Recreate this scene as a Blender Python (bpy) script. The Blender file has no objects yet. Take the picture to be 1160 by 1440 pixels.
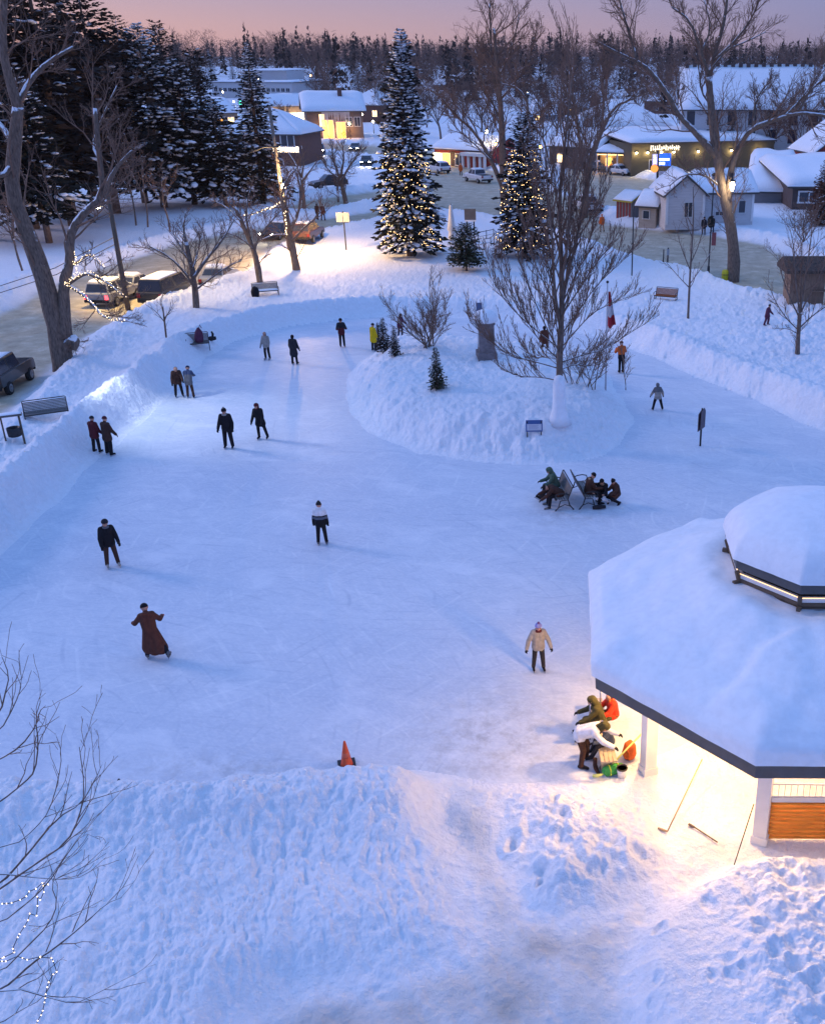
import bpy, math, random
import numpy as np
from mathutils import Vector, Matrix
PI = math.pi
scene = bpy.context.scene
COL = scene.collection
# ------------------------------------------------------------------ camera
FOC, PX0, PY0, CAMH = 1400.0, 790.0, 720.0, 15.5
TH = math.atan(630.0 / 1400.0)
CT, ST = math.cos(TH), math.sin(TH)
cam_d = bpy.data.cameras.new('camera')
cam = bpy.data.objects.new('camera', cam_d)
COL.objects.link(cam)
cam.location = (0, 0, CAMH)
cam.rotation_euler = (PI / 2 - TH, 0, 0)
cam_d.sensor_fit = 'VERTICAL'
cam_d.sensor_height = 36.0
cam_d.lens = FOC / 1440.0 * 36.0
cam_d.shift_x = -(PX0 - 580.0) / 1440.0
cam_d.clip_end = 6000
cam_d.clip_start = 0.5
scene.camera = cam

def ray(px, py):
    dx = (px - PX0) / FOC
    dy = (py - PY0) / FOC
    return dx, CT - ST * dy, -ST - CT * dy
def gz(px, py, z=0.0):
    d = ray(px, py)
    t = (z - CAMH) / d[2]
    return d[0] * t, d[1] * t
def at(px, py, Y):
    d = ray(px, py)
    t = Y / d[1]
    return Vector((d[0] * t, Y, CAMH + d[2] * t))

# ------------------------------------------------------------------ tagging
def tag(o, label=None, cat=None, group=None, kind=None):
    if label: o['label'] = label
    if cat: o['category'] = cat
    if group: o['group'] = group
    if kind: o['kind'] = kind
    return o
def empty(name, loc, rz=0.0, label=None, cat=None, group=None):
    o = bpy.data.objects.new(name, None)
    COL.objects.link(o)
    o.location = loc
    o.rotation_euler = (0, 0, rz)
    o.empty_display_size = 0.2
    return tag(o, label, cat, group)
def copy_tree(o, parent=None):
    c = o.copy()
    COL.objects.link(c)
    if parent is not None: c.parent = parent
    for ch in list(o.children): copy_tree(ch, c)
    return c

# ------------------------------------------------------------------ mesh builder
class MB:
    def __init__(s):
        s.v = []; s.f = []; s.m = []; s.mi = 0
    def add(s, vs, fs):
        b = len(s.v)
        s.v.extend([tuple(p) for p in vs])
        for f in fs:
            s.f.append([b + i for i in f]); s.m.append(s.mi)
    def box(s, c, size, rz=0.0, M=None):
        x, y, z = size[0] / 2, size[1] / 2, size[2] / 2
        vs = [(-x, -y, -z), (x, -y, -z), (x, y, -z), (-x, y, -z), (-x, -y, z), (x, -y, z), (x, y, z), (-x, y, z)]
        R = Matrix.Rotation(rz, 3, 'Z') if M is None else M
        vs = [R @ Vector(p) + Vector(c) for p in vs]
        s.add(vs, [(0, 3, 2, 1), (4, 5, 6, 7), (0, 1, 5, 4), (1, 2, 6, 5), (2, 3, 7, 6), (3, 0, 4, 7)])
    def bar(s, a, b, w, h=None):
        a = Vector(a); b = Vector(b); h = h or w
        d = (b - a); L = d.length
        q = d.to_track_quat('Z', 'Y').to_matrix()
        s.box((a + b) / 2, (w, h, L), M=q)
    def tube(s, pts, rad, n=6, cap=True, sx=1.0, sy=1.0, up=None):
        pts = [Vector(p) for p in pts]
        if not hasattr(rad, '__len__'): rad = [rad] * len(pts)
        rings = []
        prev = None
        for i, p in enumerate(pts):
            if i == 0: t = pts[1] - p
            elif i == len(pts) - 1: t = p - pts[i - 1]
            else: t = pts[i + 1] - pts[i - 1]
            if t.length < 1e-9: t = Vector((0, 0, 1))
            t.normalize()
            if prev is None:
                a = Vector(up) if up is not None else (Vector((0, 0, 1)) if abs(t.z) < 0.9 else Vector((1, 0, 0)))
            else: a = prev
            u = a - t * a.dot(t)
            if u.length < 1e-6: u = t.orthogonal()
            u.normalize(); w = t.cross(u); prev = u
            rings.append([p + (u * math.cos(2 * PI * k / n) * sx + w * math.sin(2 * PI * k / n) * sy) * rad[i] for k in range(n)])
        vs = [q for r in rings for q in r]
        fs = []
        for i in range(len(pts) - 1):
            for k in range(n):
                k2 = (k + 1) % n
                fs.append((i * n + k, i * n + k2, (i + 1) * n + k2, (i + 1) * n + k))
        if cap:
            fs.append(tuple(range(n - 1, -1, -1)))
            fs.append(tuple(range((len(pts) - 1) * n, len(pts) * n)))
        s.add(vs, fs)
    def lathe(s, prof, c=(0, 0, 0), n=16, a0=0.0):
        vs = []; fs = []
        for (r, z) in prof:
            for k in range(n):
                a = a0 + 2 * PI * k / n
                vs.append((c[0] + r * math.cos(a), c[1] + r * math.sin(a), c[2] + z))
        for i in range(len(prof) - 1):
            for k in range(n):
                k2 = (k + 1) % n
                fs.append((i * n + k, i * n + k2, (i + 1) * n + k2, (i + 1) * n + k))
        fs.append(tuple(range(n - 1, -1, -1)))
        fs.append(tuple(range((len(prof) - 1) * n, len(prof) * n)))
        s.add(vs, fs)
    def prism(s, poly, z0, z1):
        n = len(poly)
        vs = [(p[0], p[1], z0) for p in poly] + [(p[0], p[1], z1) for p in poly]
        fs = [tuple(range(n - 1, -1, -1)), tuple(range(n, 2 * n))]
        for k in range(n): fs.append((k, (k + 1) % n, n + (k + 1) % n, n + k))
        s.add(vs, fs)
    def extr(s, poly, axis_o, ux, uz, uy, y0, y1):
        """profile poly in (ux,uz) plane extruded along uy from y0 to y1"""
        ux, uz, uy, o = Vector(ux), Vector(uz), Vector(uy), Vector(axis_o)
        n = len(poly)
        vs = [o + ux * p[0] + uz * p[1] + uy * y0 for p in poly] + [o + ux * p[0] + uz * p[1] + uy * y1 for p in poly]
        fs = [tuple(range(n - 1, -1, -1)), tuple(range(n, 2 * n))]
        for k in range(n): fs.append((k, (k + 1) % n, n + (k + 1) % n, n + k))
        s.add(vs, fs)
    def sphere(s, c, r, nu=8, nv=6, sc=(1, 1, 1)):
        vs = []; fs = []
        for j in range(nv + 1):
            th = PI * j / nv
            for k in range(nu):
                a = 2 * PI * k / nu
                vs.append((c[0] + r * sc[0] * math.sin(th) * math.cos(a), c[1] + r * sc[1] * math.sin(th) * math.sin(a), c[2] + r * sc[2] * math.cos(th)))
        for j in range(nv):
            for k in range(nu):
                k2 = (k + 1) % nu
                if j == 0: fs.append((k, (j + 1) * nu + k, (j + 1) * nu + k2))
                elif j == nv - 1: fs.append((j * nu + k, (j + 1) * nu + k, j * nu + k2))
                else: fs.append((j * nu + k, (j + 1) * nu + k, (j + 1) * nu + k2, j * nu + k2))
        s.add(vs, fs)
    def build(s, name, mats, parent=None, smooth=False, bevel=0.0):
        me = bpy.data.meshes.new(name)
        me.from_pydata(s.v, [], s.f)
        if not isinstance(mats, (list, tuple)): mats = [mats]
        for m in mats: me.materials.append(m)
        if len(mats) > 1: me.polygons.foreach_set('material_index', s.m)
        if smooth: me.polygons.foreach_set('use_smooth', [True] * len(s.f))
        me.update()
        o = bpy.data.objects.new(name, me)
        COL.objects.link(o)
        if parent is not None: o.parent = parent
        if bevel > 0:
            b = o.modifiers.new('bevel', 'BEVEL'); b.width = bevel; b.segments = 2; b.limit_method = 'ANGLE'
        return o

def np_mesh(name, verts, quads, mat, parent=None, smooth=True, tri=False):
    me = bpy.data.meshes.new(name)
    nv, nf = len(verts), len(quads)
    k = quads.shape[1]
    me.vertices.add(nv); me.vertices.foreach_set('co', np.ascontiguousarray(verts, dtype=np.float32).ravel())
    me.loops.add(nf * k); me.loops.foreach_set('vertex_index', np.ascontiguousarray(quads, dtype=np.int32).ravel())
    me.polygons.add(nf)
    me.polygons.foreach_set('loop_start', np.arange(0, nf * k, k, dtype=np.int32))
    me.polygons.foreach_set('loop_total', np.full(nf, k, dtype=np.int32))
    if smooth: me.polygons.foreach_set('use_smooth', np.ones(nf, dtype=bool))
    me.materials.append(mat)
    me.update(calc_edges=True)
    o = bpy.data.objects.new(name, me)
    COL.objects.link(o)
    if parent is not None: o.parent = parent
    return o

# ------------------------------------------------------------------ materials
_mc = {}
def new_mat(name):
    m = bpy.data.materials.new(name); m.use_nodes = True
    nt = m.node_tree
    return m, nt, nt.nodes['Principled BSDF']
def N(nt, typ, **kw):
    n = nt.nodes.new(typ)
    for k, v in kw.items(): setattr(n, k, v)
    return n
def L(nt, a, b): nt.links.new(a, b)
def ramp(nt, stops, src=None, interp='LINEAR'):
    r = N(nt, 'ShaderNodeValToRGB'); cr = r.color_ramp; cr.interpolation = interp
    while len(cr.elements) > 1: cr.elements.remove(cr.elements[0])
    cr.elements[0].position = stops[0][0]; cr.elements[0].color = tuple(stops[0][1]) + (1,)
    for p, c in stops[1:]:
        e = cr.elements.new(p); e.color = tuple(c) + (1,)
    if src is not None: L(nt, src, r.inputs[0])
    return r
def mat(name, col, rough=0.7, var=0.25, scale=6.0, bump=0.0, metal=0.0, spec=0.4, coat=0.0, snow=0.0, stretch=None, bscale=None):
    """plain procedural material: noise-varied colour, optional bump and snow on up-facing parts"""
    key = (name,)
    if key in _mc: return _mc[key]
    m, nt, b = new_mat(name)
    b.inputs['Roughness'].default_value = rough
    b.inputs['Metallic'].default_value = metal
    b.inputs['Specular IOR Level'].default_value = spec
    b.inputs['Coat Weight'].default_value = coat
    tc = N(nt, 'ShaderNodeTexCoord')
    src = tc.outputs['Object']
    if stretch:
        mp = N(nt, 'ShaderNodeMapping'); mp.inputs['Scale'].default_value = stretch
        L(nt, src, mp.inputs[0]); src = mp.outputs[0]
    no = N(nt, 'ShaderNodeTexNoise'); no.inputs['Scale'].default_value = scale; no.inputs['Detail'].default_value = 5
    L(nt, src, no.inputs['Vector'])
    lo = [c * (1 - var) for c in col]; hi = [min(1, c * (1 + var)) for c in col]
    r = ramp(nt, [(0.3, lo), (0.7, hi)], no.outputs['Fac'])
    out = r.outputs[0]
    if snow > 0:
        ge = N(nt, 'ShaderNodeNewGeometry'); sp = N(nt, 'ShaderNodeSeparateXYZ')
        L(nt, ge.outputs['Normal'], sp.inputs[0])
        n2 = N(nt, 'ShaderNodeTexNoise'); n2.inputs['Scale'].default_value = 3.0
        L(nt, ge.outputs['Position'], n2.inputs['Vector'])
        ad = N(nt, 'ShaderNodeMath', operation='ADD'); mu = N(nt, 'ShaderNodeMath', operation='MULTIPLY_ADD')
        mu.inputs[1].default_value = 1.1; mu.inputs[2].default_value = -0.55
        L(nt, n2.outputs['Fac'], mu.inputs[0]); L(nt, sp.outputs['Z'], ad.inputs[0]); L(nt, mu.outputs[0], ad.inputs[1])
        sr = ramp(nt, [(max(0.0, 1 - snow - 0.06), (0, 0, 0)), (min(1.0, 1 - snow + 0.06), (1, 1, 1))], ad.outputs[0])
        mx = N(nt, 'ShaderNodeMix', data_type='RGBA')
        L(nt, sr.outputs[0], mx.inputs[0]); L(nt, out, mx.inputs[6]); mx.inputs[7].default_value = (0.82, 0.85, 0.9, 1)
        out = mx.outputs[2]
    L(nt, out, b.inputs['Base Color'])
    if bump > 0:
        bp = N(nt, 'ShaderNodeBump'); bp.inputs['Strength'].default_value = 0.8; bp.inputs['Distance'].default_value = bump
        if bscale:
            n3 = N(nt, 'ShaderNodeTexNoise'); n3.inputs['Scale'].default_value = bscale; n3.inputs['Detail'].default_value = 4
            L(nt, src, n3.inputs['Vector']); L(nt, n3.outputs['Fac'], bp.inputs['Height'])
        else: L(nt, no.outputs['Fac'], bp.inputs['Height'])
        L(nt, bp.outputs[0], b.inputs['Normal'])
    _mc[key] = m
    return m
def emat(name, col, strength, sampled=False):
    if (name,) in _mc: return _mc[(name,)]
    m, nt, b = new_mat(name)
    b.inputs['Base Color'].default_value = tuple(col) + (1,)
    b.inputs['Emission Color'].default_value = tuple(col) + (1,)
    b.inputs['Emission Strength'].default_value = strength
    if not sampled: m.cycles.emission_sampling = 'NONE'
    _mc[(name,)] = m
    return m
SNOWC = (0.84, 0.86, 0.90)
def snow_mat(name='packed_snow', bump=0.03, scale=9.0, dirt=False, col=SNOWC):
    if (name,) in _mc: return _mc[(name,)]
    m, nt, b = new_mat(name)
    b.inputs['Roughness'].default_value = 0.65
    b.inputs['Specular IOR Level'].default_value = 0.25
    ge = N(nt, 'ShaderNodeNewGeometry')
    n1 = N(nt, 'ShaderNodeTexNoise'); n1.inputs['Scale'].default_value = scale; n1.inputs['Detail'].default_value = 7; n1.inputs['Roughness'].default_value = 0.62
    L(nt, ge.outputs['Position'], n1.inputs['Vector'])
    r = ramp(nt, [(0.3, [c * 0.93 for c in col]), (0.7, [min(1, c * 1.04) for c in col])], n1.outputs['Fac'])
    out = r.outputs[0]
    if dirt:
        at_ = N(nt, 'ShaderNodeAttribute'); at_.attribute_name = 'dirt'
        n2 = N(nt, 'ShaderNodeTexNoise'); n2.inputs['Scale'].default_value = 1.3; n2.inputs['Detail'].default_value = 6
        L(nt, ge.outputs['Position'], n2.inputs['Vector'])
        r2 = ramp(nt, [(0.3, (0.27, 0.25, 0.22)), (0.7, (0.5, 0.47, 0.42))], n2.outputs['Fac'])
        mx = N(nt, 'ShaderNodeMix', data_type='RGBA')
        L(nt, at_.outputs['Fac'], mx.inputs[0]); L(nt, out, mx.inputs[6]); L(nt, r2.outputs[0], mx.inputs[7])
        out = mx.outputs[2]
    L(nt, out, b.inputs['Base Color'])
    bp = N(nt, 'ShaderNodeBump'); bp.inputs['Strength'].default_value = 1.0; bp.inputs['Distance'].default_value = bump
    L(nt, n1.outputs['Fac'], bp.inputs['Height']); L(nt, bp.outputs[0], b.inputs['Normal'])
    _mc[(name,)] = m
    return m
M_SNOW = snow_mat('packed_snow', 0.10, 5.5, dirt=True)
M_CAP = snow_mat('snow_cap', 0.012, 5.0)
# ================================================================== terrain
def _hash(ix, iy, seed):
    h = (ix.astype(np.int64) * 374761393 + iy.astype(np.int64) * 668265263 + seed * 974711) & 0x7fffffff
    h = ((h ^ (h >> 13)) * 1274126177) & 0x7fffffff
    h = h ^ (h >> 16)
    return (h & 0xffff).astype(np.float32) / 65535.0
def vnoise(x, y, seed=0):
    ix = np.floor(x); iy = np.floor(y)
    fx = (x - ix).astype(np.float32); fy = (y - iy).astype(np.float32)
    fx = fx * fx * (3 - 2 * fx); fy = fy * fy * (3 - 2 * fy)
    a = _hash(ix, iy, seed); b = _hash(ix + 1, iy, seed); c = _hash(ix, iy + 1, seed); d = _hash(ix + 1, iy + 1, seed)
    return (a * (1 - fx) + b * fx) * (1 - fy) + (c * (1 - fx) + d * fx) * fy
def fbm(x, y, oct=4, seed=0, gain=0.5):
    s = 0; a = 1.0; t = 0
    for o in range(oct):
        s = s + a * vnoise(x * 2 ** o + 17.3 * o, y * 2 ** o - 9.1 * o, seed + o); t += a; a *= gain
    return s / t - 0.5
def worley(x, y, seed=0):
    ix = np.floor(x); iy = np.floor(y)
    best = np.full(x.shape, 9.0, dtype=np.float32)
    for i in (-1, 0, 1):
        for j in (-1, 0, 1):
            cx = ix + i; cy = iy + j
            px = cx + _hash(cx, cy, seed); py = cy + _hash(cx, cy, seed + 71)
            d = (px - x) ** 2 + (py - y) ** 2
            best = np.minimum(best, d)
    return np.sqrt(best)
def sdist(x, y, poly):
    """signed distance, positive inside"""
    d = np.full(x.shape, 1e18); inside = np.zeros(x.shape, dtype=bool)
    n = len(poly)
    for i in range(n):
        ax, ay = poly[i]; bx, by = poly[(i + 1) % n]
        ex, ey = bx - ax, by - ay
        wx, wy = x - ax, y - ay
        t = np.clip((wx * ex + wy * ey) / (ex * ex + ey * ey + 1e-12), 0, 1)
        d = np.minimum(d, (wx - ex * t) ** 2 + (wy - ey * t) ** 2)
        c = ((ay > y) != (by > y)) & (x < (bx - ax) * (y - ay) / (by - ay + 1e-12) + ax)
        inside ^= c
    d = np.sqrt(d)
    return np.where(inside, d, -d)
def sst(a, b, x):
    t = np.clip((x - a) / (b - a), 0, 1)
    return t * t * (3 - 2 * t)
def gpoly(pts): return [gz(*p) for p in pts]

RINK = gpoly([(-500, 1100), (-500, 1000), (-300, 930), (-80, 840), (0, 785), (60, 728), (105, 684), (150, 640), (205, 592), (245, 550), (290, 503), (335, 480), (400, 462), (470, 452),
              (540, 446), (600, 446), (680, 450), (760, 460), (840, 474), (890, 492), (960, 522), (1050, 560), (1110, 586), (1160, 610), (1300, 690), (1500, 800),
              (1500, 1000), (1160, 1000), (1010, 1030), (905, 1075), (860, 1092), (790, 1096), (740, 1102), (690, 1102), (640, 1090), (560, 1083), (480, 1087), (400, 1096), (300, 1105), (150, 1106), (0, 1104)])
ISLAND = gpoly([(482, 556), (490, 584), (525, 614), (590, 638), (680, 651), (780, 655), (850, 640), (884, 612), (890, 588), (872, 552), (856, 528), (800, 508), (700, 492), (610, 484), (540, 490), (505, 508), (488, 532)])
PATH = gpoly([(640, 1096), (840, 1090), (900, 1078), (1000, 1040), (1300, 1000), (1500, 1180), (1300, 1218), (1100, 1212), (1010, 1222), (930, 1262), (885, 1310), (862, 1370), (870, 1440), (890, 1520), (400, 1560), (380, 1440), (420, 1412), (560, 1392), (660, 1360), (690, 1320), (668, 1230), (640, 1160)])
CLUMP = gpoly([(694, 1125), (735, 1098), (815, 1090), (880, 1104), (930, 1155), (962, 1208), (935, 1252), (870, 1292), (800, 1312), (732, 1294), (698, 1215)])
ROAD_L = gpoly([(-500, 1050), (-200, 760), (-60, 640), (0, 590), (60, 530), (130, 470), (190, 439), (250, 420), (330, 394), (375, 352), (420, 335), (460, 327), (540, 310), (610, 296), (700, 284), (700, 262), (640, 268),
                (600, 282), (540, 297), (460, 309), (400, 316), (330, 328), (250, 345), (190, 365), (130, 385), (60, 412), (0, 445), (-60, 480), (-200, 580), (-500, 800)])
ROAD_R = gpoly([(575, 236), (600, 262), (620, 300), (690, 308), (760, 322), (820, 338), (880, 358), (930, 378), (1010, 397), (1080, 418), (1160, 440), (1400, 510), (1400, 450), (1160, 385), (1070, 346), (1000, 332), (930, 326), (860, 318), (830, 300),
                (800, 280), (740, 255), (690, 240), (640, 228), (610, 214), (570, 214)])
ROAD_F = gpoly([(610, 236), (560, 226), (500, 218), (440, 212), (400, 206), (330, 196), (330, 190), (440, 201), (520, 206), (600, 214)])
LOT = gpoly([(800, 238), (870, 246), (960, 262), (930, 300), (840, 296), (790, 268)])
DRIVE = gpoly([(395, 300), (420, 285), (500, 274), (560, 266), (560, 278), (500, 290), (440, 300)])

_rs = np.random.RandomState(5)
def _bumpset(px_poly_count): return None
# hollow footprints / holes trodden in the lumpy foreground snow
FOOT = []
for (x0, y0, x1, y1, n) in ((720, 1115, 900, 1270, 16), (900, 1260, 1160, 1440, 22), (930, 440, 1150, 560, 60), (560, 370, 700, 430, 40)):
    for k in range(n):
        g = gz(_rs.uniform(x0, x1), _rs.uniform(y0, y1))
        FOOT.append((g[0], g[1], _rs.uniform(0.09, 0.19), _rs.uniform(0.03, 0.10)))

def terrain(x, y, full=False):
    x = np.asarray(x, dtype=np.float64); y = np.asarray(y, dtype=np.float64)
    z = np.zeros(x.shape); dirt = np.zeros(x.shape); cls = np.zeros(x.shape, dtype=np.int8)
    far = sst(330, 760, y)
    z += 0.55 + 0.5 * fbm(x / 9, y / 9, 3, 3) + far * (13 + 10 * fbm(x / 160, y / 160, 2, 8)) + sst(900, 2200, y) * 12
    z += sst(200, 330, y) * 1.5 * fbm(x / 30, y / 30, 2, 31)
    near = y < 330
    xn, yn = x[near], y[near]
    zn = z[near]
    wob = 0.40 * fbm(xn / 1.6, yn / 1.6, 3, 11)
    wobf = wob * np.clip(yn / 30, 0.5, 1.6)
    dr = sdist(xn, yn, RINK) + wobf
    di = sdist(xn, yn, ISLAND) + wobf * 0.9
    dp = sdist(xn, yn, PATH) + wobf * 1.2
    dc = sdist(xn, yn, CLUMP) + wobf
    dl = np.maximum(np.maximum(sdist(xn, yn, ROAD_L), sdist(xn, yn, ROAD_R)), np.maximum(sdist(xn, yn, ROAD_F), np.maximum(sdist(xn, yn, LOT), sdist(xn, yn, DRIVE)))) + wobf * 1.5
    # chunky snow left by the shovels
    w1 = worley(xn / 0.55, yn / 0.55, 1); w2 = worley(xn / 0.24, yn / 0.24, 2)
    ch = (0.75 - w1) * 0.11 + (0.6 - w2) * 0.085 + 0.30 * fbm(xn / 0.45, yn / 0.45, 5, 21, 0.6)
    # furrows running down the foreground bank
    ang = -0.35
    xr = xn * math.cos(ang) - yn * math.sin(ang); yr = xn * math.sin(ang) + yn * math.cos(ang)
    fur = 0.22 * fbm(xr / 0.28 + 2.0 * fbm(xn / 1.3, yn / 1.3, 2, 42), yr / 0.95, 4, 40, 0.6) + 0.10 * fbm(xn / 0.16, yn / 0.2, 2, 41)
    ch = ch + 0.055 * fbm(xn / 0.13, yn / 0.13, 3, 22, 0.6) * sst(40, 22, yn)
    fg = sst(21, 15, yn) * sst(2.0, -1.0, xn)
    dout = -dr
    bank = np.exp(-((dout - 1.5) / 1.0) ** 2)
    left = sst(-4, -8, xn) * sst(62, 46, yn) * sst(14, 24, yn)
    right = sst(8, 14, xn) * sst(30, 40, yn) * sst(75, 55, yn)
    top = sst(50, 60, yn) * sst(85, 70, yn)
    amp = 0.35 + 0.65 * left + 0.45 * right + 0.25 * top + 0.15 * fg
    sn = zn + amp * bank
    rough = np.clip(0.20 + 0.9 * np.exp(-(np.maximum(dout - 1.3, 0) / 1.6) ** 2) + 0.5 * right + 0.45 * top, 0, 1.1)
    rough = (rough + 0.35 * left) * (1 - 0.55 * left * sst(2.4, 3.6, dout))
    rough = np.where(fg > 0.01, rough * (1 - fg * 0.45), rough)
    lump = sst(2.5, 4.0, xn) * sst(17.2, 15.6, yn)          # the lumpy bank at lower right
    rough = np.maximum(rough, lump * 1.0)
    sn = sn + rough * ch + fg * (fur + 0.35 * fbm(xn / 2.6, yn / 2.6, 2, 77)) + 0.25 * lump
    ramp_ = sst(0, 1, dout / (0.9 + 0.5 * left + np.maximum(yn - 25, 0) / 45.0))
    # the rink face of the banks is steep, the island too
    iz = 1.25 * sst(0, 2.4, di) + 0.35 * sst(1.5, 5.0, di) - 0.25 * sst(4.0, 6.5, di)
    facing = np.exp(-((di - 1.2) / 1.3) ** 2)
    ia = np.arctan2(yn - 46.0, xn + 3.0)
    iz = iz + (0.75 * ch + 0.10 * fbm(xn / 1.5, yn / 1.5, 3, 53) + 0.7 * facing * (0.20 * fbm(ia * 14, di / 2.5, 4, 52) + 0.7 * ch)) * sst(0, 0.8, di)
    zz = np.where(dr > 0, np.where(di > 0, iz, 0.012 * fbm(xn / 0.5, yn / 0.5, 3, 33)), sn * ramp_)
    # path
    pr = sst(0, 1, -dp / np.where(xn < 0.3, 1.5, 0.9))
    pathz = 0.06 + 0.16 * fbm(xn / 0.7, yn / 0.7, 3, 61) + 0.06 * fbm(xn / 0.2, yn / 0.2, 2, 62)
    zp = np.where(dr > 0, zz, pathz * sst(0, 0.5, dout) * (1 - pr) + zz * pr)
    dc2 = dc + 0.5 * fbm(xn / 0.6, yn / 0.6, 3, 97)
    cl = sst(-0.1, 1.5, dc2) * (0.38 + 1.25 * ch + 0.50 * fbm(xn / 1.1, yn / 1.1, 3, 63))
    zp = np.maximum(zp, np.where(dr > 0, zp, cl))
    # pavilion floor: level
    pv = np.hypot(xn - PVX, yn - PVY)
    pf = sst(5.3, 4.2, pv)
    zp = zp * (1 - pf) + (0.10 + 0.05 * fbm(xn / 0.35, yn / 0.35, 4, 98)) * pf
    # roads
    rl = sst(0.0, 2.2, -dl)
    zp = zp * rl + (0.05 + 0.05 * fbm(xn / 2.0, yn / 2.0, 3, 64)) * (1 - rl)
    rimb = np.exp(-((-dl - 2.0) / 1.2) ** 2) * sst(0, 1, -dl)
    zp = zp + rimb * (0.35 + 0.9 * ch) * (1 - pf)
    fi = np.nonzero((yn < 95) & (dr < 0) & (xn > -26) & (xn < 22))[0]
    if len(fi):
        xs_, ys_ = xn[fi], yn[fi]; add_ = np.zeros(len(fi))
        od = np.argsort(ys_); yo = ys_[od]
        for (fx, fy, fr, fd) in FOOT:
            a0, a1 = np.searchsorted(yo, fy - 0.7), np.searchsorted(yo, fy + 0.7)
            s_ = od[a0:a1]; s_ = s_[np.abs(xs_[s_] - fx) < 0.7]
            if not len(s_): continue
            q = ((xs_[s_] - fx + 0.25 * fbm(xs_[s_] / 0.3, ys_[s_] / 0.3, 3, 95)) ** 2 + ((ys_[s_] - fy + 0.25 * fbm(xs_[s_] / 0.3 + 9, ys_[s_] / 0.3, 3, 96)) * 0.8) ** 2) / fr ** 2
            add_[s_] -= fd * np.exp(-q * q) - 0.35 * fd * np.exp(-(np.sqrt(q) - 1.35) ** 2 * 6)
        zp[fi] += add_
    z[near] = zp
    c = np.where(dr > 0, np.where(di > 0, 0, 1), 0)
    c = np.where((dp > 0) & (dr <= 0) & (dc < 0.4), 2, c)
    c = np.where(dl > 0, 3, c)
    cls[near] = c
    dd = sst(-0.9, 0.6, dl) * 0.95
    dd = np.maximum(dd, (sst(-0.3, 0.7, dp) * sst(0.2, -0.6, dc) * sst(0, 0.6, dout) * np.clip(0.50 + 0.8 * fbm(xn / 0.9, yn / 0.9, 4, 90), 0, 0.85)) * (1 - pf * 0.8))
    dirt[near] = dd
    if full: return z, dirt, cls
    return z
PVX, PVY = 5.94, 20.7
def hz(x, y): return float(terrain(np.array([x]), np.array([y]))[0])
def ground(px, py):
    """the point of the ground seen at this place of the photograph"""
    z = 0.0
    for k in range(5):
        x, y = gz(px, py, z); z = 0.5 * z + 0.5 * hz(x, y) if k < 4 else hz(x, y)
    return Vector((x, y, z))

def build_terrain():
    ys = np.concatenate([np.arange(-60, 10.5, 1.5), [gz(790, p)[1] for p in np.arange(1580, 112, -1.45)]])
    far = [ys[-1]]
    while far[-1] < 4500: far.append(far[-1] * 1.04)
    ys = np.concatenate([ys, far[1:]])
    us = np.concatenate([np.linspace(-3200, -280, 40), np.arange(-278, 1380, 1.55), np.linspace(1382, 4200, 40)])
    us = (us - PX0) / FOC
    dep = np.maximum(ys * CT + CAMH * ST, 14.0)
    X = dep[:, None] * us[None, :]; Y = np.repeat(ys[:, None], len(us), 1)
    nr, nc = X.shape
    z, dirt, cls = terrain(X.ravel(), Y.ravel(), True)
    V = np.stack([X.ravel(), Y.ravel(), z], 1)
    idx = np.arange(nr * nc).reshape(nr, nc)
    Q = np.stack([idx[:-1, :-1], idx[:-1, 1:], idx[1:, 1:], idx[1:, :-1]], -1).reshape(-1, 4)
    fc = cls[Q].max(1)
    for k, name, mt in ((0, 'snow_ground', M_SNOW), (1, 'ice_rink', ice_mat()), (2, 'snow_path', M_SNOW), (3, 'road', road_mat())):
        q = Q[fc == k]
        if not len(q): continue
        u, inv = np.unique(q.ravel(), return_inverse=True)
        o = np_mesh(name, V[u], inv.reshape(-1, 4), mt)
        a = o.data.attributes.new('dirt', 'FLOAT', 'POINT'); a.data.foreach_set('value', dirt[u].astype(np.float32))
        o['kind'] = 'structure'
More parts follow.
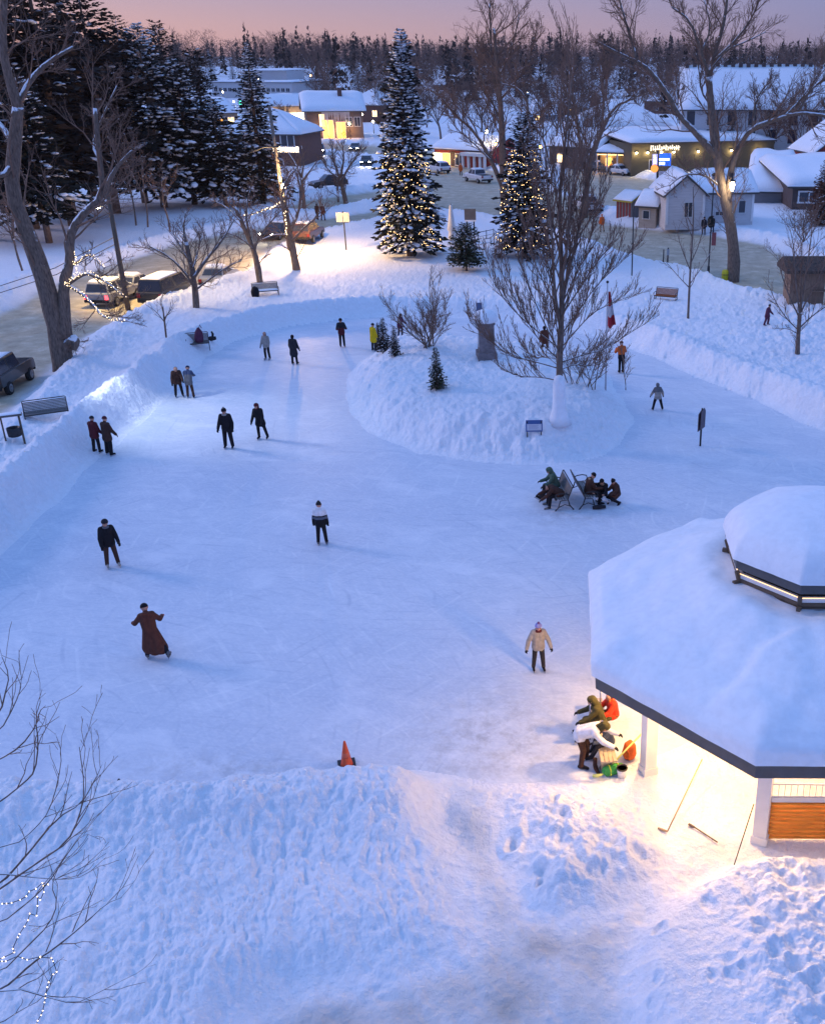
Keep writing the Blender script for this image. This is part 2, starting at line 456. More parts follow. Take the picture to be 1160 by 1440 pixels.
def ice_mat():
    m, nt, b = new_mat('skated_ice')
    b.inputs['Roughness'].default_value = 0.5
    b.inputs['Specular IOR Level'].default_value = 0.35
    ge = N(nt, 'ShaderNodeNewGeometry')
    def aniso(rot, sx, sy, lo, hi, seed):
        mp = N(nt, 'ShaderNodeMapping'); mp.inputs['Rotation'].default_value = (0, 0, rot); mp.inputs['Location'].default_value = (seed, seed * 2, 0)
        L(nt, ge.outputs['Position'], mp.inputs[0])
        mp2 = N(nt, 'ShaderNodeMapping'); mp2.inputs['Scale'].default_value = (sx, sy, 1); L(nt, mp.outputs[0], mp2.inputs[0])
        n = N(nt, 'ShaderNodeTexNoise'); n.inputs['Scale'].default_value = 1.0; n.inputs['Detail'].default_value = 5; n.inputs['Roughness'].default_value = 0.6; n.inputs['Distortion'].default_value = 0.5
        L(nt, mp2.outputs[0], n.inputs['Vector'])
        return ramp(nt, [(lo, (0, 0, 0)), (hi, (1, 1, 1))], n.outputs['Fac']).outputs[0]
    s1 = aniso(0.15, 0.9, 9.0, 0.55, 0.75, 3)
    s2 = aniso(0.9, 0.8, 8.0, 0.57, 0.78, 9)
    s3 = aniso(-0.6, 0.7, 8.0, 0.57, 0.78, 19)
    big = aniso(0.2, 0.10, 0.22, 0.36, 0.66, 5)
    mid = aniso(0.0, 1.6, 3.2, 0.45, 0.72, 25)
    fine = aniso(0.5, 7.0, 11.0, 0.45, 0.8, 35)
    def mixc(f, a, c, amt):
        mm = N(nt, 'ShaderNodeMath', operation='MULTIPLY'); mm.inputs[1].default_value = amt; L(nt, f, mm.inputs[0])
        mx = N(nt, 'ShaderNodeMix', data_type='RGBA'); L(nt, mm.outputs[0], mx.inputs[0]); L(nt, a, mx.inputs[6]); mx.inputs[7].default_value = tuple(c) + (1,)
        return mx.outputs[2]
    base = N(nt, 'ShaderNodeRGB'); base.outputs[0].default_value = (0.67, 0.71, 0.77, 1)
    c = mixc(big, base.outputs[0], (0.57, 0.62, 0.71), 0.8)
    c = mixc(s1, c, (0.45, 0.51, 0.60), 0.6)
    c = mixc(s2, c, (0.86, 0.87, 0.90), 0.65)
    c = mixc(s3, c, (0.47, 0.53, 0.62), 0.55)
    c = mixc(mid, c, (0.52, 0.58, 0.67), 0.5)
    c = mixc(fine, c, (0.86, 0.87, 0.90), 0.5)
    def arcs(cx, cy, sc, dist, seed):
        mp = N(nt, 'ShaderNodeMapping'); mp.inputs['Location'].default_value = (-cx, -cy, 0); L(nt, ge.outputs['Position'], mp.inputs[0])
        wv = N(nt, 'ShaderNodeTexWave', wave_type='RINGS', rings_direction='Z'); wv.inputs['Scale'].default_value = sc; wv.inputs['Distortion'].default_value = dist; wv.inputs['Detail'].default_value = 2; wv.inputs['Detail Scale'].default_value = 0.4
        L(nt, mp.outputs[0], wv.inputs['Vector'])
        r1 = ramp(nt, [(0.93, (0, 0, 0)), (0.995, (1, 1, 1))], wv.outputs['Fac'])
        n = N(nt, 'ShaderNodeTexNoise'); n.inputs['Scale'].default_value = 0.55; n.inputs['Detail'].default_value = 3; mp3 = N(nt, 'ShaderNodeMapping'); mp3.inputs['Location'].default_value = (seed, 0, 0); L(nt, ge.outputs['Position'], mp3.inputs[0]); L(nt, mp3.outputs[0], n.inputs['Vector'])
        r2 = ramp(nt, [(0.52, (0, 0, 0)), (0.72, (1, 1, 1))], n.outputs['Fac'])
        mm = N(nt, 'ShaderNodeMath', operation='MULTIPLY'); L(nt, r1.outputs[0], mm.inputs[0]); L(nt, r2.outputs[0], mm.inputs[1]); return mm.outputs[0]
    for k, (cx, cy, sc, di_, tone) in enumerate(((-14, 20, 0.55, 1.5, 0), (6, 34, 0.42, 2.5, 1), (-4, 46, 0.6, 2.0, 0), (-22, 40, 0.5, 3.0, 1), (2, 18, 0.7, 2.5, 0), (-9, 27, 0.35, 4.0, 0))):
        c = mixc(arcs(cx, cy, sc, di_, k * 7.0), c, (0.42, 0.48, 0.58) if tone == 0 else (0.86, 0.88, 0.90), 0.42)
    pw = aniso(0.4, 0.45, 0.7, 0.52, 0.68, 61); c = mixc(pw, c, (0.86, 0.87, 0.90), 0.45)
    # worn dirty patch where everybody steps on to the ice
    def patch(cx, cy, rx, ry, c, amt):
        mp = N(nt, 'ShaderNodeMapping'); mp.inputs['Location'].default_value = (-cx / rx, -cy / ry, 0); mp.inputs['Scale'].default_value = (1 / rx, 1 / ry, 0)
        L(nt, ge.outputs['Position'], mp.inputs[0])
        ln = N(nt, 'ShaderNodeVectorMath', operation='LENGTH'); L(nt, mp.outputs[0], ln.inputs[0])
        rr = ramp(nt, [(0.15, (1, 1, 1)), (1.0, (0, 0, 0))], ln.outputs['Value'])
        n = N(nt, 'ShaderNodeTexNoise'); n.inputs['Scale'].default_value = 2.2; n.inputs['Detail'].default_value = 8; n.inputs['Roughness'].default_value = 0.75
        L(nt, ge.outputs['Position'], n.inputs['Vector'])
        r2 = ramp(nt, [(0.45, (0, 0, 0)), (0.62, (1, 1, 1))], n.outputs['Fac'])
        mm = N(nt, 'ShaderNodeMath', operation='MULTIPLY'); L(nt, rr.outputs[0], mm.inputs[0]); L(nt, r2.outputs[0], mm.inputs[1])
        return mixc(mm.outputs[0], c, (0.36, 0.37, 0.40), amt)
    g1 = gz(700, 1040); g2 = gz(330, 1080); g3 = gz(800, 725)
    c = patch(g1[0], g1[1], 3.2, 3.2, c, 0.62)
    c = patch(g2[0], g2[1], 5.0, 1.0, c, 0.45)
    c = patch(g3[0], g3[1], 2.6, 1.8, c, 0.5)
    L(nt, c, b.inputs['Base Color'])
    bw = N(nt, 'ShaderNodeRGBToBW'); L(nt, c, bw.inputs[0])
    bp = N(nt, 'ShaderNodeBump'); bp.inputs['Strength'].default_value = 0.6; bp.inputs['Distance'].default_value = 0.05
    L(nt, bw.outputs[0], bp.inputs['Height']); L(nt, bp.outputs[0], b.inputs['Normal'])
    return m
def road_mat():
    m, nt, b = new_mat('salted_road')
    b.inputs['Roughness'].default_value = 0.7
    ge = N(nt, 'ShaderNodeNewGeometry')
    n = N(nt, 'ShaderNodeTexNoise'); n.inputs['Scale'].default_value = 0.8; n.inputs['Detail'].default_value = 8; n.inputs['Roughness'].default_value = 0.7
    L(nt, ge.outputs['Position'], n.inputs['Vector'])
    r = ramp(nt, [(0.3, (0.26, 0.215, 0.135)), (0.55, (0.43, 0.37, 0.25)), (0.72, (0.60, 0.55, 0.43))], n.outputs['Fac'])
    at_ = N(nt, 'ShaderNodeAttribute'); at_.attribute_name = 'dirt'
    mx = N(nt, 'ShaderNodeMix', data_type='RGBA'); L(nt, at_.outputs['Fac'], mx.inputs[0]); mx.inputs[6].default_value = (0.8, 0.82, 0.86, 1); L(nt, r.outputs[0], mx.inputs[7])
    L(nt, mx.outputs[2], b.inputs['Base Color'])
    bp = N(nt, 'ShaderNodeBump'); bp.inputs['Distance'].default_value = 0.04; L(nt, n.outputs['Fac'], bp.inputs['Height']); L(nt, bp.outputs[0], b.inputs['Normal'])
    return m

# ================================================================== the bandstand pavilion
M_WHITE = mat('white_paint', (0.72, 0.71, 0.70), 0.5, 0.06, 3.0)
M_FASC = mat('grey_fascia', (0.10, 0.095, 0.095), 0.55, 0.15, 4.0)
M_WOODP = mat('orange_board', (0.62, 0.23, 0.025), 0.5, 0.22, 2.0, stretch=(1.0, 1.0, 16.0))
M_LOUV = mat('brown_louvre', (0.13, 0.09, 0.06), 0.6, 0.2, 5.0)
M_LAMP = emat('warm_lamp', (1.0, 0.78, 0.45), 30.0)
A0 = math.radians(22.0)
def octp(r, k, z): 
    a = PI + A0 + k * PI / 4
    return Vector((r * math.cos(a), r * math.sin(a), z))
def pavilion():
    root = empty('pavilion', (PVX, PVY, 0), 0, 'open octagonal park pavilion with thick snow on its two-tier roof', 'pavilion')
    RE, ZE = 5.6, 3.0
    def octring(r, n=1):
        pass
    # soffit and fascia
    m = MB()
    for k in range(8):
        a, b = octp(RE, k, 0), octp(RE, k + 1, 0)
        ai, bi = octp(RE - 0.06, k, 0), octp(RE - 0.06, k + 1, 0)
        m.add([a + Vector((0, 0, ZE - 0.18)), b + Vector((0, 0, ZE - 0.18)), b + Vector((0, 0, ZE + 0.22)), a + Vector((0, 0, ZE + 0.22)), ai + Vector((0, 0, ZE - 0.18)), bi + Vector((0, 0, ZE - 0.18)), bi + Vector((0, 0, ZE + 0.22)), ai + Vector((0, 0, ZE + 0.22))],
              [(0, 1, 2, 3), (5, 4, 7, 6), (0, 4, 5, 1), (3, 2, 6, 7)])
    m.build('fascia', M_FASC, root)
    m = MB()
    for k in range(8):
        m.add([octp(RE - 0.06, k, ZE + 0.02), octp(RE - 0.06, k + 1, ZE + 0.02), octp(1.75, k + 1, ZE + 0.35), octp(1.75, k, ZE + 0.35)], [(0, 1, 2, 3)])
        m.add([octp(1.75, k, ZE + 0.35), octp(1.75, k + 1, ZE + 0.35), Vector((0, 0, ZE + 0.4))], [(0, 1, 2)])
    m.build('ceiling', M_WHITE, root)
    m = MB()
    for k in range(8):
        m.add([octp(RE, k, ZE + 0.22), octp(RE, k + 1, ZE + 0.22), octp(1.7, k + 1, 4.75), octp(1.7, k, 4.75)], [(0, 1, 2, 3)])
    rf = m.build('roof', M_FASC, root)
    # snow blanket: a fine octagonal sheet with soft rounded lip, thicker drifts and a few slumps
    nA, nR = 256, 90
    vs = np.zeros((nR, nA, 3)); rs = np.random.RandomState(3)
    for j in range(nA):
        t = 8.0 * j / nA; k = int(t); fr = t - k
        p0, p1 = octp(1, k, 0), octp(1, k + 1, 0); d = p0 * (1 - fr) + p1 * fr
        for i in range(nR):
            s = i / (nR - 1)
            R = RE + 0.10 - (RE + 0.10 - 1.6) * s ** 1.0
            base = ZE + 0.22 + (4.75 - ZE - 0.22) * (1 - (R - 1.7) / (RE - 1.7))
            bl_ = 0.85 * min(1, s / 0.3) ** 2 * (3 - 2 * min(1, s / 0.3)); e = d * (1 - bl_) + d.normalized() * 0.965 * bl_
            vs[i, j] = (e.x * R, e.y * R, base)
    X, Y = vs[..., 0], vs[..., 1]
    RR = np.linspace(0, 1, nR)[:, None] * np.ones((1, nA))
    edge = np.sqrt(np.clip(RR * (RE - 1.5) / 0.38, 0, 1) * (2 - np.clip(RR * (RE - 1.5) / 0.38, 0, 1)))
    thick = (0.42 + 0.46 * fbm(X / 1.9 + 5, Y / 1.9, 3, 5) + 0.06 * fbm(X / 0.45, Y / 0.45, 2, 8)) * edge
    aa = np.arctan2(Y, X)
    # wind-carved step on the front-left slope
    w = X * 0.55 - Y * 0.85 + 0.8 * fbm(X / 1.2, Y / 1.2, 2, 14)
    thick += (0.17 * sst(1.50, 1.85, w) - 0.15 * sst(2.6, 4.0, w)) * sst(0, 0.2, RR) * sst(0.75, 0.5, RR)
    thick -= 0.30 * sst(0.70, 0.92, RR)
    lip = -0.16 * np.exp(-((aa - math.radians(282)+2*PI) / 0.16) ** 2) * np.exp(-(RR / 0.05) ** 2)
    vs[..., 2] += thick + lip
    out = (0.07 + 0.10 * fbm(aa * 4, RR * 0 + 7, 3, 16)) * np.sin(np.clip(RR / 0.05, 0, 1) * PI) + 0.05 * fbm(aa * 6, RR * 0 + 3, 4, 6) * (RR < 0.03)
    vs[..., 0] *= 1 + out / 5.6; vs[..., 1] *= 1 + out / 5.6
    idx = np.arange(nR * nA).reshape(nR, nA)
    Q = np.stack([idx[:-1], np.roll(idx, -1, 1)[:-1], np.roll(idx, -1, 1)[1:], idx[1:]], -1).reshape(-1, 4)
    np_mesh('roof_snow', vs.reshape(-1, 3), Q, M_CAP, root)
    # cupola: brown louvred drum, white frieze, brackets, light strip under its eave
    m = MB(); m.prism([octp(1.9, k, 0)[:2] for k in range(8)], 4.45, 5.12)
    cu = m.build('cupola', M_LOUV, root)
    m = MB()
    for k in range(8):
        for q in range(3):
            z = 4.66 + q * 0.075
            m.bar(octp(2.0, k, z), octp(2.0, k + 1, z), 0.05, 0.05)
        m.bar(octp(2.08, k, 4.86), octp(2.08, k + 1, 4.86), 0.05, 0.09)
    m.build('louvre', M_LOUV, cu)
    m = MB()
    for k in range(8): m.bar(octp(2.06, k, 4.97), octp(2.06, k + 1, 4.97), 0.09, 0.11)
    m.build('frieze', M_WHITE, cu)
    for k in range(8):
        m = MB(); m.bar(octp(2.02, k, 4.62), octp(2.16, k, 5.08), 0.09, 0.09); m.bar(octp(2.05, k, 4.80), octp(2.24, k, 4.80), 0.09, 0.08)
        m.build('bracket', M_LOUV, cu)
    m = MB()
    for k in range(8): m.bar(octp(2.125, k, 5.035), octp(2.125, k + 1, 5.035), 0.015, 0.015)
    m.build('light_strip', emat('strip_glow', (1.0, 0.62, 0.30), 1.6, True), cu)
    m = MB()
    RC = 2.2
    for k in range(8):
        a, b, ai, bi = octp(RC, k, 0), octp(RC, k + 1, 0), octp(RC - 0.05, k, 0), octp(RC - 0.05, k + 1, 0)
        zl, zh = Vector((0, 0, 5.17)), Vector((0, 0, 5.40))
        m.add([a + zl, b + zl, b + zh, a + zh, ai + zl, bi + zl, bi + zh, ai + zh], [(0, 1, 2, 3), (5, 4, 7, 6), (3, 2, 6, 7), (0, 4, 5, 1)])
        m.add([ai + zl * 1.004, bi + zl * 1.004, octp(1.7, k + 1, 5.19), octp(1.7, k, 5.19)], [(0, 1, 2, 3)])
        m.add([a + zh, b + zh, Vector((0, 0, 6.0))], [(0, 1, 2)])
    m.build('cupola_roof', M_FASC, root)
    nA, nR = 192, 50
    vs = np.zeros((nR, nA, 3))
    for j in range(nA):
        t = 8.0 * j / nA; k = int(t); fr = t - k
        d = octp(1, k, 0) * (1 - fr) + octp(1, k + 1, 0) * fr
        du = d.normalized()
        for i in range(nR):
            s = i / (nR - 1)
            R = (RC + 0.09) * (1 - s)
            e = d * (1 - min(1, s * 2.2)) + du * 0.97 * min(1, s * 2.2)
            zz = 5.42 + 0.46 * (1 - (1 - min(1, s / 0.2)) ** 2) ** 0.5 + 0.62 * (1 - (1 - s) ** 2.0)
            vs[i, j] = (e.x * R, e.y * R, zz)
    vs[..., 2] += 0.10 * fbm(vs[..., 0] / 1.1, vs[..., 1] / 1.1, 3, 9) * np.linspace(0, 1, nR)[:, None] ** 0.5
    aa = np.arctan2(vs[..., 1], vs[..., 0])
    sc = 1 + 0.02 * fbm(np.cos(aa) * 4, np.sin(aa) * 4, 3, 4)
    vs[..., 0] *= sc; vs[..., 1] *= sc
    idx = np.arange(nR * nA).reshape(nR, nA)
    Q = np.stack([idx[:-1], np.roll(idx, -1, 1)[:-1], np.roll(idx, -1, 1)[1:], idx[1:]], -1).reshape(-1, 4)
    np_mesh('cupola_snow', vs.reshape(-1, 3), Q, M_CAP, root)
    # posts, half walls with railing
    for k in range(8):
        p = octp(4.2, k, 0); a = PI + A0 + k * PI / 4
        m = MB(); m.box((p.x, p.y, 1.56), (0.30, 0.30, 2.96), a); m.box((p.x, p.y, 0.2), (0.36, 0.36, 0.2), a); m.box((p.x, p.y, 2.9), (0.36, 0.36, 0.12), a)
        m.build('post', M_WHITE, root, bevel=0.01)
        if k in (0, 7): continue          # the sides open to the ice
        a_, b_ = octp(4.2, k, 0), octp(4.2, k + 1, 0); d = (b_ - a_).normalized(); a_ += d * 0.16; b_ -= d * 0.16
        up = lambda z: Vector((0, 0, z))
        m = MB(); 
        n = 9
        for q in range(n):
            z = 0.15 + (q + 0.5) * 1.02 / n
            m.bar(a_ + up(z), b_ + up(z), 1.02 / n - 0.012, 0.05)
        m.build('half_wall', M_WOODP, root)
        m = MB(); m.bar(a_ + up(1.22), b_ + up(1.22), 0.07, 0.12); m.bar(a_ + up(1.30), b_ + up(1.30), 0.03, 0.03); m.bar(a_ + up(1.62), b_ + up(1.62), 0.035, 0.035)
        L_ = (b_ - a_).length
        for q in range(1, 22): 
            p = a_ + d * L_ * q / 22; m.bar(p + up(1.3), p + up(1.62), 0.018, 0.018)
        m.build('railing', M_WHITE, root)
    # ceiling lamps
    for (r, a) in ((0.0, 0), (3.7, math.radians(226)), (3.2, math.radians(270)), (3.7, math.radians(190))):
        m = MB(); m.lathe([(0.05, 0.10), (0.16, 0.08), (0.18, 0.0), (0.12, -0.05), (0.02, -0.06)], (r * math.cos(a), r * math.sin(a), ZE + 0.0 + (0.35 if r == 0 else 0.06)), 12)
        m.build('ceiling_lamp', M_LAMP, root, True)
    return root
pavilion()
def point(name, loc, col, power, size=0.15, spot=None):
    ld = bpy.data.lights.new(name, 'SPOT' if spot else 'POINT')
    ld.color = col; ld.energy = power; ld.shadow_soft_size = size
    o = bpy.data.objects.new(name, ld); COL.objects.link(o); o.location = loc
    if spot:
        ld.spot_size = spot[1]; ld.spot_blend = 0.8
        d = Vector(spot[0]) - Vector(loc); o.rotation_euler = d.to_track_quat('-Z', 'Y').to_euler()
    return o
WARM = (1.0, 0.56, 0.21)
for (r, a, e) in ((0.0, 0, 80), (3.7, math.radians(226), 250), (3.2, math.radians(270), 160), (3.7, math.radians(190), 430)):
    point('pavilion_light', (PVX + r * math.cos(a), PVY + r * math.sin(a), 2.75), WARM, e, 0.15)
# ================================================================== people
def cloth(name, col, rough=0.8):
    return mat('cloth_' + name, col, rough, 0.18, 9.0, bump=0.012, spec=0.2)
M_SKIN = mat('skin', (0.50, 0.27, 0.19), 0.55, 0.06, 8.0)
M_DARK = mat('eye_dark', (0.02, 0.015, 0.015), 0.4, 0.0)
M_LIP = mat('lip', (0.35, 0.10, 0.09), 0.5, 0.0)
M_STEEL = mat('skate_steel', (0.55, 0.56, 0.6), 0.25, 0.05, metal=1.0)
C_ = {
 'black': (0.012, 0.011, 0.014), 'char': (0.025, 0.024, 0.03), 'brown': (0.06, 0.028, 0.02), 'rust': (0.105, 0.035, 0.022), 'maroon': (0.09, 0.016, 0.022), 'navy': (0.015, 0.02, 0.05),
 'grey': (0.30, 0.28, 0.26), 'white': (0.72, 0.72, 0.74), 'yellow': (0.62, 0.42, 0.01), 'green': (0.07, 0.115, 0.085), 'olive': (0.06, 0.055, 0.022), 'red': (0.55, 0.035, 0.015), 'orange': (0.62, 0.13, 0.03),
 'purple': (0.12, 0.05, 0.16), 'lilac': (0.22, 0.24, 0.55), 'slate': (0.09, 0.11, 0.15), 'midgrey': (0.13, 0.13, 0.14), 'tan': (0.30, 0.20, 0.13), 'plum': (0.10, 0.03, 0.06), 'denim': (0.05, 0.07, 0.13)}
def cm(n): return cloth(n, C_[n])
def _cap(a, b, ra, rb, n=10):
    a, b = Vector(a), Vector(b); d = b - a; Ln = d.length
    t = d / Ln if Ln > 1e-6 else Vector((0, 0, 1))
    pts = [a - t * ra * 0.98, a - t * ra * 0.75, a - t * ra * 0.4, a, b, b + t * rb * 0.4, b + t * rb * 0.75, b + t * rb * 0.98]
    rr = [ra * 0.2, ra * 0.66, ra * 0.92, ra, rb, rb * 0.92, rb * 0.66, rb * 0.2]
    return pts, rr
def remesh(caps, voxel, smooth=3):
    m = MB()
    for c in caps:
        p, r = _cap(*c[:4]); m.tube(p, r, 10)
    me = bpy.data.meshes.new('tmp'); me.from_pydata(m.v, [], m.f); me.update()
    o = bpy.data.objects.new('tmp', me); COL.objects.link(o)
    r = o.modifiers.new('r', 'REMESH'); r.mode = 'VOXEL'; r.voxel_size = voxel; r.use_smooth_shade = True
    s = o.modifiers.new('s', 'SMOOTH'); s.iterations = smooth; s.factor = 0.5
    dg = bpy.context.evaluated_depsgraph_get(); dg.update()
    ev = o.evaluated_get(dg)
    out = bpy.data.meshes.new_from_object(ev)
    bpy.data.objects.remove(o); bpy.data.meshes.remove(me)
    return out
def rx(v, a):   # rotate about X so that positive swings "down" forward (-Y)
    c, s = math.cos(a), math.sin(a); return Vector((v.x, v.y * c + v.z * s, -v.y * s + v.z * c))
def ry(v, a):
    c, s = math.cos(a), math.sin(a); return Vector((v.x * c + v.z * s, v.y, -v.x * s + v.z * c))
R_ = math.radians
STAND = dict(lean=2, side=0, LL=(3, 4, 4), RL=(3, 4, 4), LA=(6, 10, 12), RA=(6, 10, 12), turn=0, pitch=8)
def person(loc, rz, h, label, pose=None, coat='black', legs='black', hat=None, hatc='black', hood=False, hair=None, hairc='brown', coatlen=0.10, glove='black', shoe='skate', shoec='black', bands=None, hipz=None, group=None, scarf=None, bulk=1.0, pom=None, arms=None, voxel=0.0135):
    P = dict(STAND); P.update(pose or {})
    k = h / 1.75
    root = empty('person', loc, R_(rz), label, 'person', group)
    up = rx(Vector((0, 0, 1)), -R_(P['lean'])); up = Vector((up.x, -abs(up.y) if P['lean'] >= 0 else abs(up.y), up.z)); up = ry(up, R_(P['side'])).normalized()
    lat = Vector((1, 0, 0)); lat = (lat - up * lat.dot(up)).normalized()
    fwd = lat.cross(up) * -1.0
    if fwd.y > 0 and P['lean'] < 80: fwd = -fwd
    hw, sw = 0.085 * k, 0.175 * k * (0.95 + 0.05 * bulk)
    tl = 0.44 * k
    hip = Vector((0, 0, 0))
    caps = []; tags = []
    def add(a, b, ra, rb, t): caps.append((a, b, ra, rb)); tags.append(t)
    feet = []; knees = []
    for s, key in ((1, 'LL'), (-1, 'RL')):
        f, ab, kn = [R_(q) for q in P[key]]
        h0 = hip + Vector((s * hw, 0, 0))
        d1 = ry(rx(Vector((0, 0, -1)), 0), 0)
        d1 = Vector((s * math.sin(ab), -math.sin(f) * math.cos(ab), -math.cos(f) * math.cos(ab)))
        f2 = f - kn
        d2 = Vector((s * math.sin(ab) * 0.9, -math.sin(f2) * math.cos(ab), -math.cos(f2) * math.cos(ab)))
        kp = h0 + d1 * 0.43 * k; an = kp + d2.normalized() * 0.42 * k
        add(h0, kp, 0.102 * k * bulk, 0.078 * k * bulk, 1); add(kp, an, 0.078 * k * bulk, 0.064 * k * bulk, 1)
        tf = Vector((s * math.sin(ab * 0.6), -1, 0)).normalized()
        if f2 < -0.6: tf = (tf + Vector((0, 0, -1)) * min(1.5, -f2)).normalized()
        if f2 > 0.7: tf = (tf + Vector((0, 0, 1)) * min(1.2, f2)).normalized()
        feet.append((an, tf)); knees.append(kp)
        add(an, an + tf * 0.16 * k - Vector((0, 0, 0.03 * k)), 0.045 * k, 0.035 * k, 2)
    low = min(min(a.z, (a + t * 0.2 * k).z) for a, t in feet) - (0.13 if shoe == 'skate' else 0.09) * k
    dz = (-low) if hipz is None else hipz
    # torso
    ch = hip + up * tl
    add(hip + lat * hw * 0.6, ch + lat * sw * 0.45 - up * 0.05 * k, 0.125 * k, 0.115 * k, 0)
    add(hip - lat * hw * 0.6, ch - lat * sw * 0.45 - up * 0.05 * k, 0.125 * k, 0.115 * k, 0)
    add(ch - lat * sw * 0.8, ch + lat * sw * 0.8, 0.075 * k, 0.075 * k, 0)
    hr = 0.098 * k
    hup = rx(up, R_(P['pitch'])) if False else (up * math.cos(R_(P['pitch'])) + fwd * math.sin(R_(P['pitch']))).normalized()
    nk = ch + up * 0.06 * k
    hc = nk + hup * 0.15 * k + fwd * 0.015 * k
    ta = R_(P['turn'])
    hf = (fwd - hup * fwd.dot(hup)).normalized()
    hl = hup.cross(hf) * -1.0
    hf2 = (hf * math.cos(ta) + hl * math.sin(ta)).normalized()
    hl = hup.cross(hf2)
    hf = hf2
    add(ch, hc - hup * 0.03 * k, 0.062 * k, 0.055 * k, 3)
    add(hc - hup * 0.03 * k + hf * 0.012 * k, hc + hup * 0.035 * k - hf * 0.01 * k, hr * 0.84, hr * 0.95, 3)
    add(hc - hup * 0.075 * k + hf * 0.045 * k, hc - hup * 0.03 * k + hf * 0.04 * k, 0.042 * k, 0.055 * k, 3)
    add(hc + hf * 0.092 * k, hc - hup * 0.03 * k + hf * 0.108 * k, 0.010 * k, 0.015 * k, 3)      # nose
    for s in (1, -1): add(hc + hl * s * hr * 0.93 - hup * 0.012 * k, hc + hl * s * hr * 0.97 + hup * 0.02 * k, 0.014 * k, 0.016 * k, 3)
    # arms and hands
    arm = []
    for s, key in ((1, 'LA'), (-1, 'RA')):
        f, ab, el = [R_(q) for q in P[key]]
        sp = ch + lat * s * sw - up * 0.02 * k
        base_dn = Vector((0, 0, -1)) if P['lean'] < 35 else Vector((0, 0, -1))
        d1 = Vector((s * math.sin(ab), -math.sin(f) * math.cos(ab), -math.cos(f) * math.cos(ab)))
        f2 = f + el; inn = P.get('inn', 0.15) * min(1, el)
        d2 = Vector((s * (math.sin(ab) * 0.7 - inn), -math.sin(f2), -math.cos(f2))).normalized()
        ep = sp + d1 * 0.30 * k; wp = ep + d2 * 0.25 * k
        arm.append((sp, ep, wp, d2))
        add(sp, ep, 0.055 * k, 0.045 * k, 0); add(ep, wp, 0.045 * k, 0.034 * k, 0)
        # palm, four bent fingers of different lengths, thumb from the side of the palm
        hx = d2.cross(Vector((0, 0, 1)) if abs(d2.z) < 0.9 else Vector((0, 1, 0))).normalized()   # across the palm
        if hx.dot(fwd) < 0: hx = -hx
        hn = d2.cross(hx).normalized()
        if hn.dot(lat) * s > 0: hn = -hn
        pk = wp + d2 * 0.085 * k
        add(wp + hx * 0.018 * k, pk + hx * 0.024 * k, 0.021 * k, 0.021 * k, 4); add(wp - hx * 0.018 * k, pk - hx * 0.024 * k, 0.021 * k, 0.021 * k, 4)
        for q, fl in ((-1.5, 0.062), (-0.5, 0.078), (0.5, 0.084), (1.5, 0.074)):
            b0 = pk + hx * q * 0.0215 * k
            dd = (d2 * 0.86 + hn * 0.4 + hx * q * 0.05).normalized(); mid = b0 + dd * fl * 0.55 * k
            d3 = (d2 * 0.45 + hn * 0.9).normalized()
            add(b0, mid, 0.0105 * k, 0.010 * k, 4); add(mid, mid + d3 * fl * 0.45 * k, 0.010 * k, 0.0095 * k, 4)
        tb = wp + d2 * 0.03 * k + hx * 0.035 * k
        add(tb, tb + (hx * 0.7 + d2 * 0.6 + hn * 0.3).normalized() * 0.05 * k, 0.0125 * k, 0.0115 * k, 4)
    me = remesh(caps, voxel * max(k, 0.7), 2)
    n = len(me.vertices); co = np.empty(n * 3, dtype=np.float32); me.vertices.foreach_get('co', co); co = co.reshape(-1, 3)
    best = np.full(n, 9.0); tg = np.zeros(n, dtype=np.int32)
    for (a, b, ra, rb), t in zip(caps, tags):
        a_, d_ = np.array(a), np.array(b - a); L2 = max(1e-9, float(d_ @ d_))
        tt = np.clip((co - a_) @ d_ / L2, 0, 1); dist = np.linalg.norm(co - a_ - tt[:, None] * d_, axis=1) - (ra + (rb - ra) * tt)
        w = dist < best; best[w] = dist[w]; tg[w] = t
    nf = len(me.polygons); lv = np.empty(len(me.loops), dtype=np.int32); me.loops.foreach_get('vertex_index', lv)
    ls = np.empty(nf, dtype=np.int32); me.polygons.foreach_get('loop_start', ls)
    mi = tg[lv[ls]]
    me.materials.clear()
    for mm in (cm(arms or coat), cm(legs), cm(shoec), M_SKIN, cm(glove) if glove else M_SKIN): me.materials.append(mm)
    me.polygons.foreach_set('material_index', mi.astype(np.int32))
    me.polygons.foreach_set('use_smooth', np.ones(nf, dtype=bool))
    # eyes and mouth joined into the same mesh
    fm = MB()
    for s in (1, -1):
        fm.mi = 0; fm.sphere(hc + hf * 0.088 * k + hl * s * 0.034 * k + hup * 0.006 * k, 0.0115 * k, 6, 4)
        fm.mi = 1; fm.tube([hc + hf * 0.094 * k + hl * s * 0.018 * k + hup * 0.028 * k, hc + hf * 0.086 * k + hl * s * 0.05 * k + hup * 0.030 * k], 0.006 * k, 4)
    fm.mi = 2; fm.tube([hc + hf * 0.088 * k + hl * 0.024 * k - hup * 0.062 * k, hc + hf * 0.095 * k - hup * 0.060 * k, hc + hf * 0.088 * k - hl * 0.024 * k - hup * 0.062 * k], 0.007 * k, 4)
    import bmesh
    bm = bmesh.new(); bm.from_mesh(me)
    vs = [bm.verts.new(p) for p in fm.v]
    for f, q in zip(fm.f, fm.m):
        try:
            nf_ = bm.faces.new([vs[i] for i in f]); nf_.material_index = 5 + q
        except ValueError: pass
    bm.to_mesh(me); bm.free()
    me.materials.append(M_DARK); me.materials.append(cm(hairc) if hairc in C_ else M_DARK); me.materials.append(M_LIP)
    me.name = 'body'
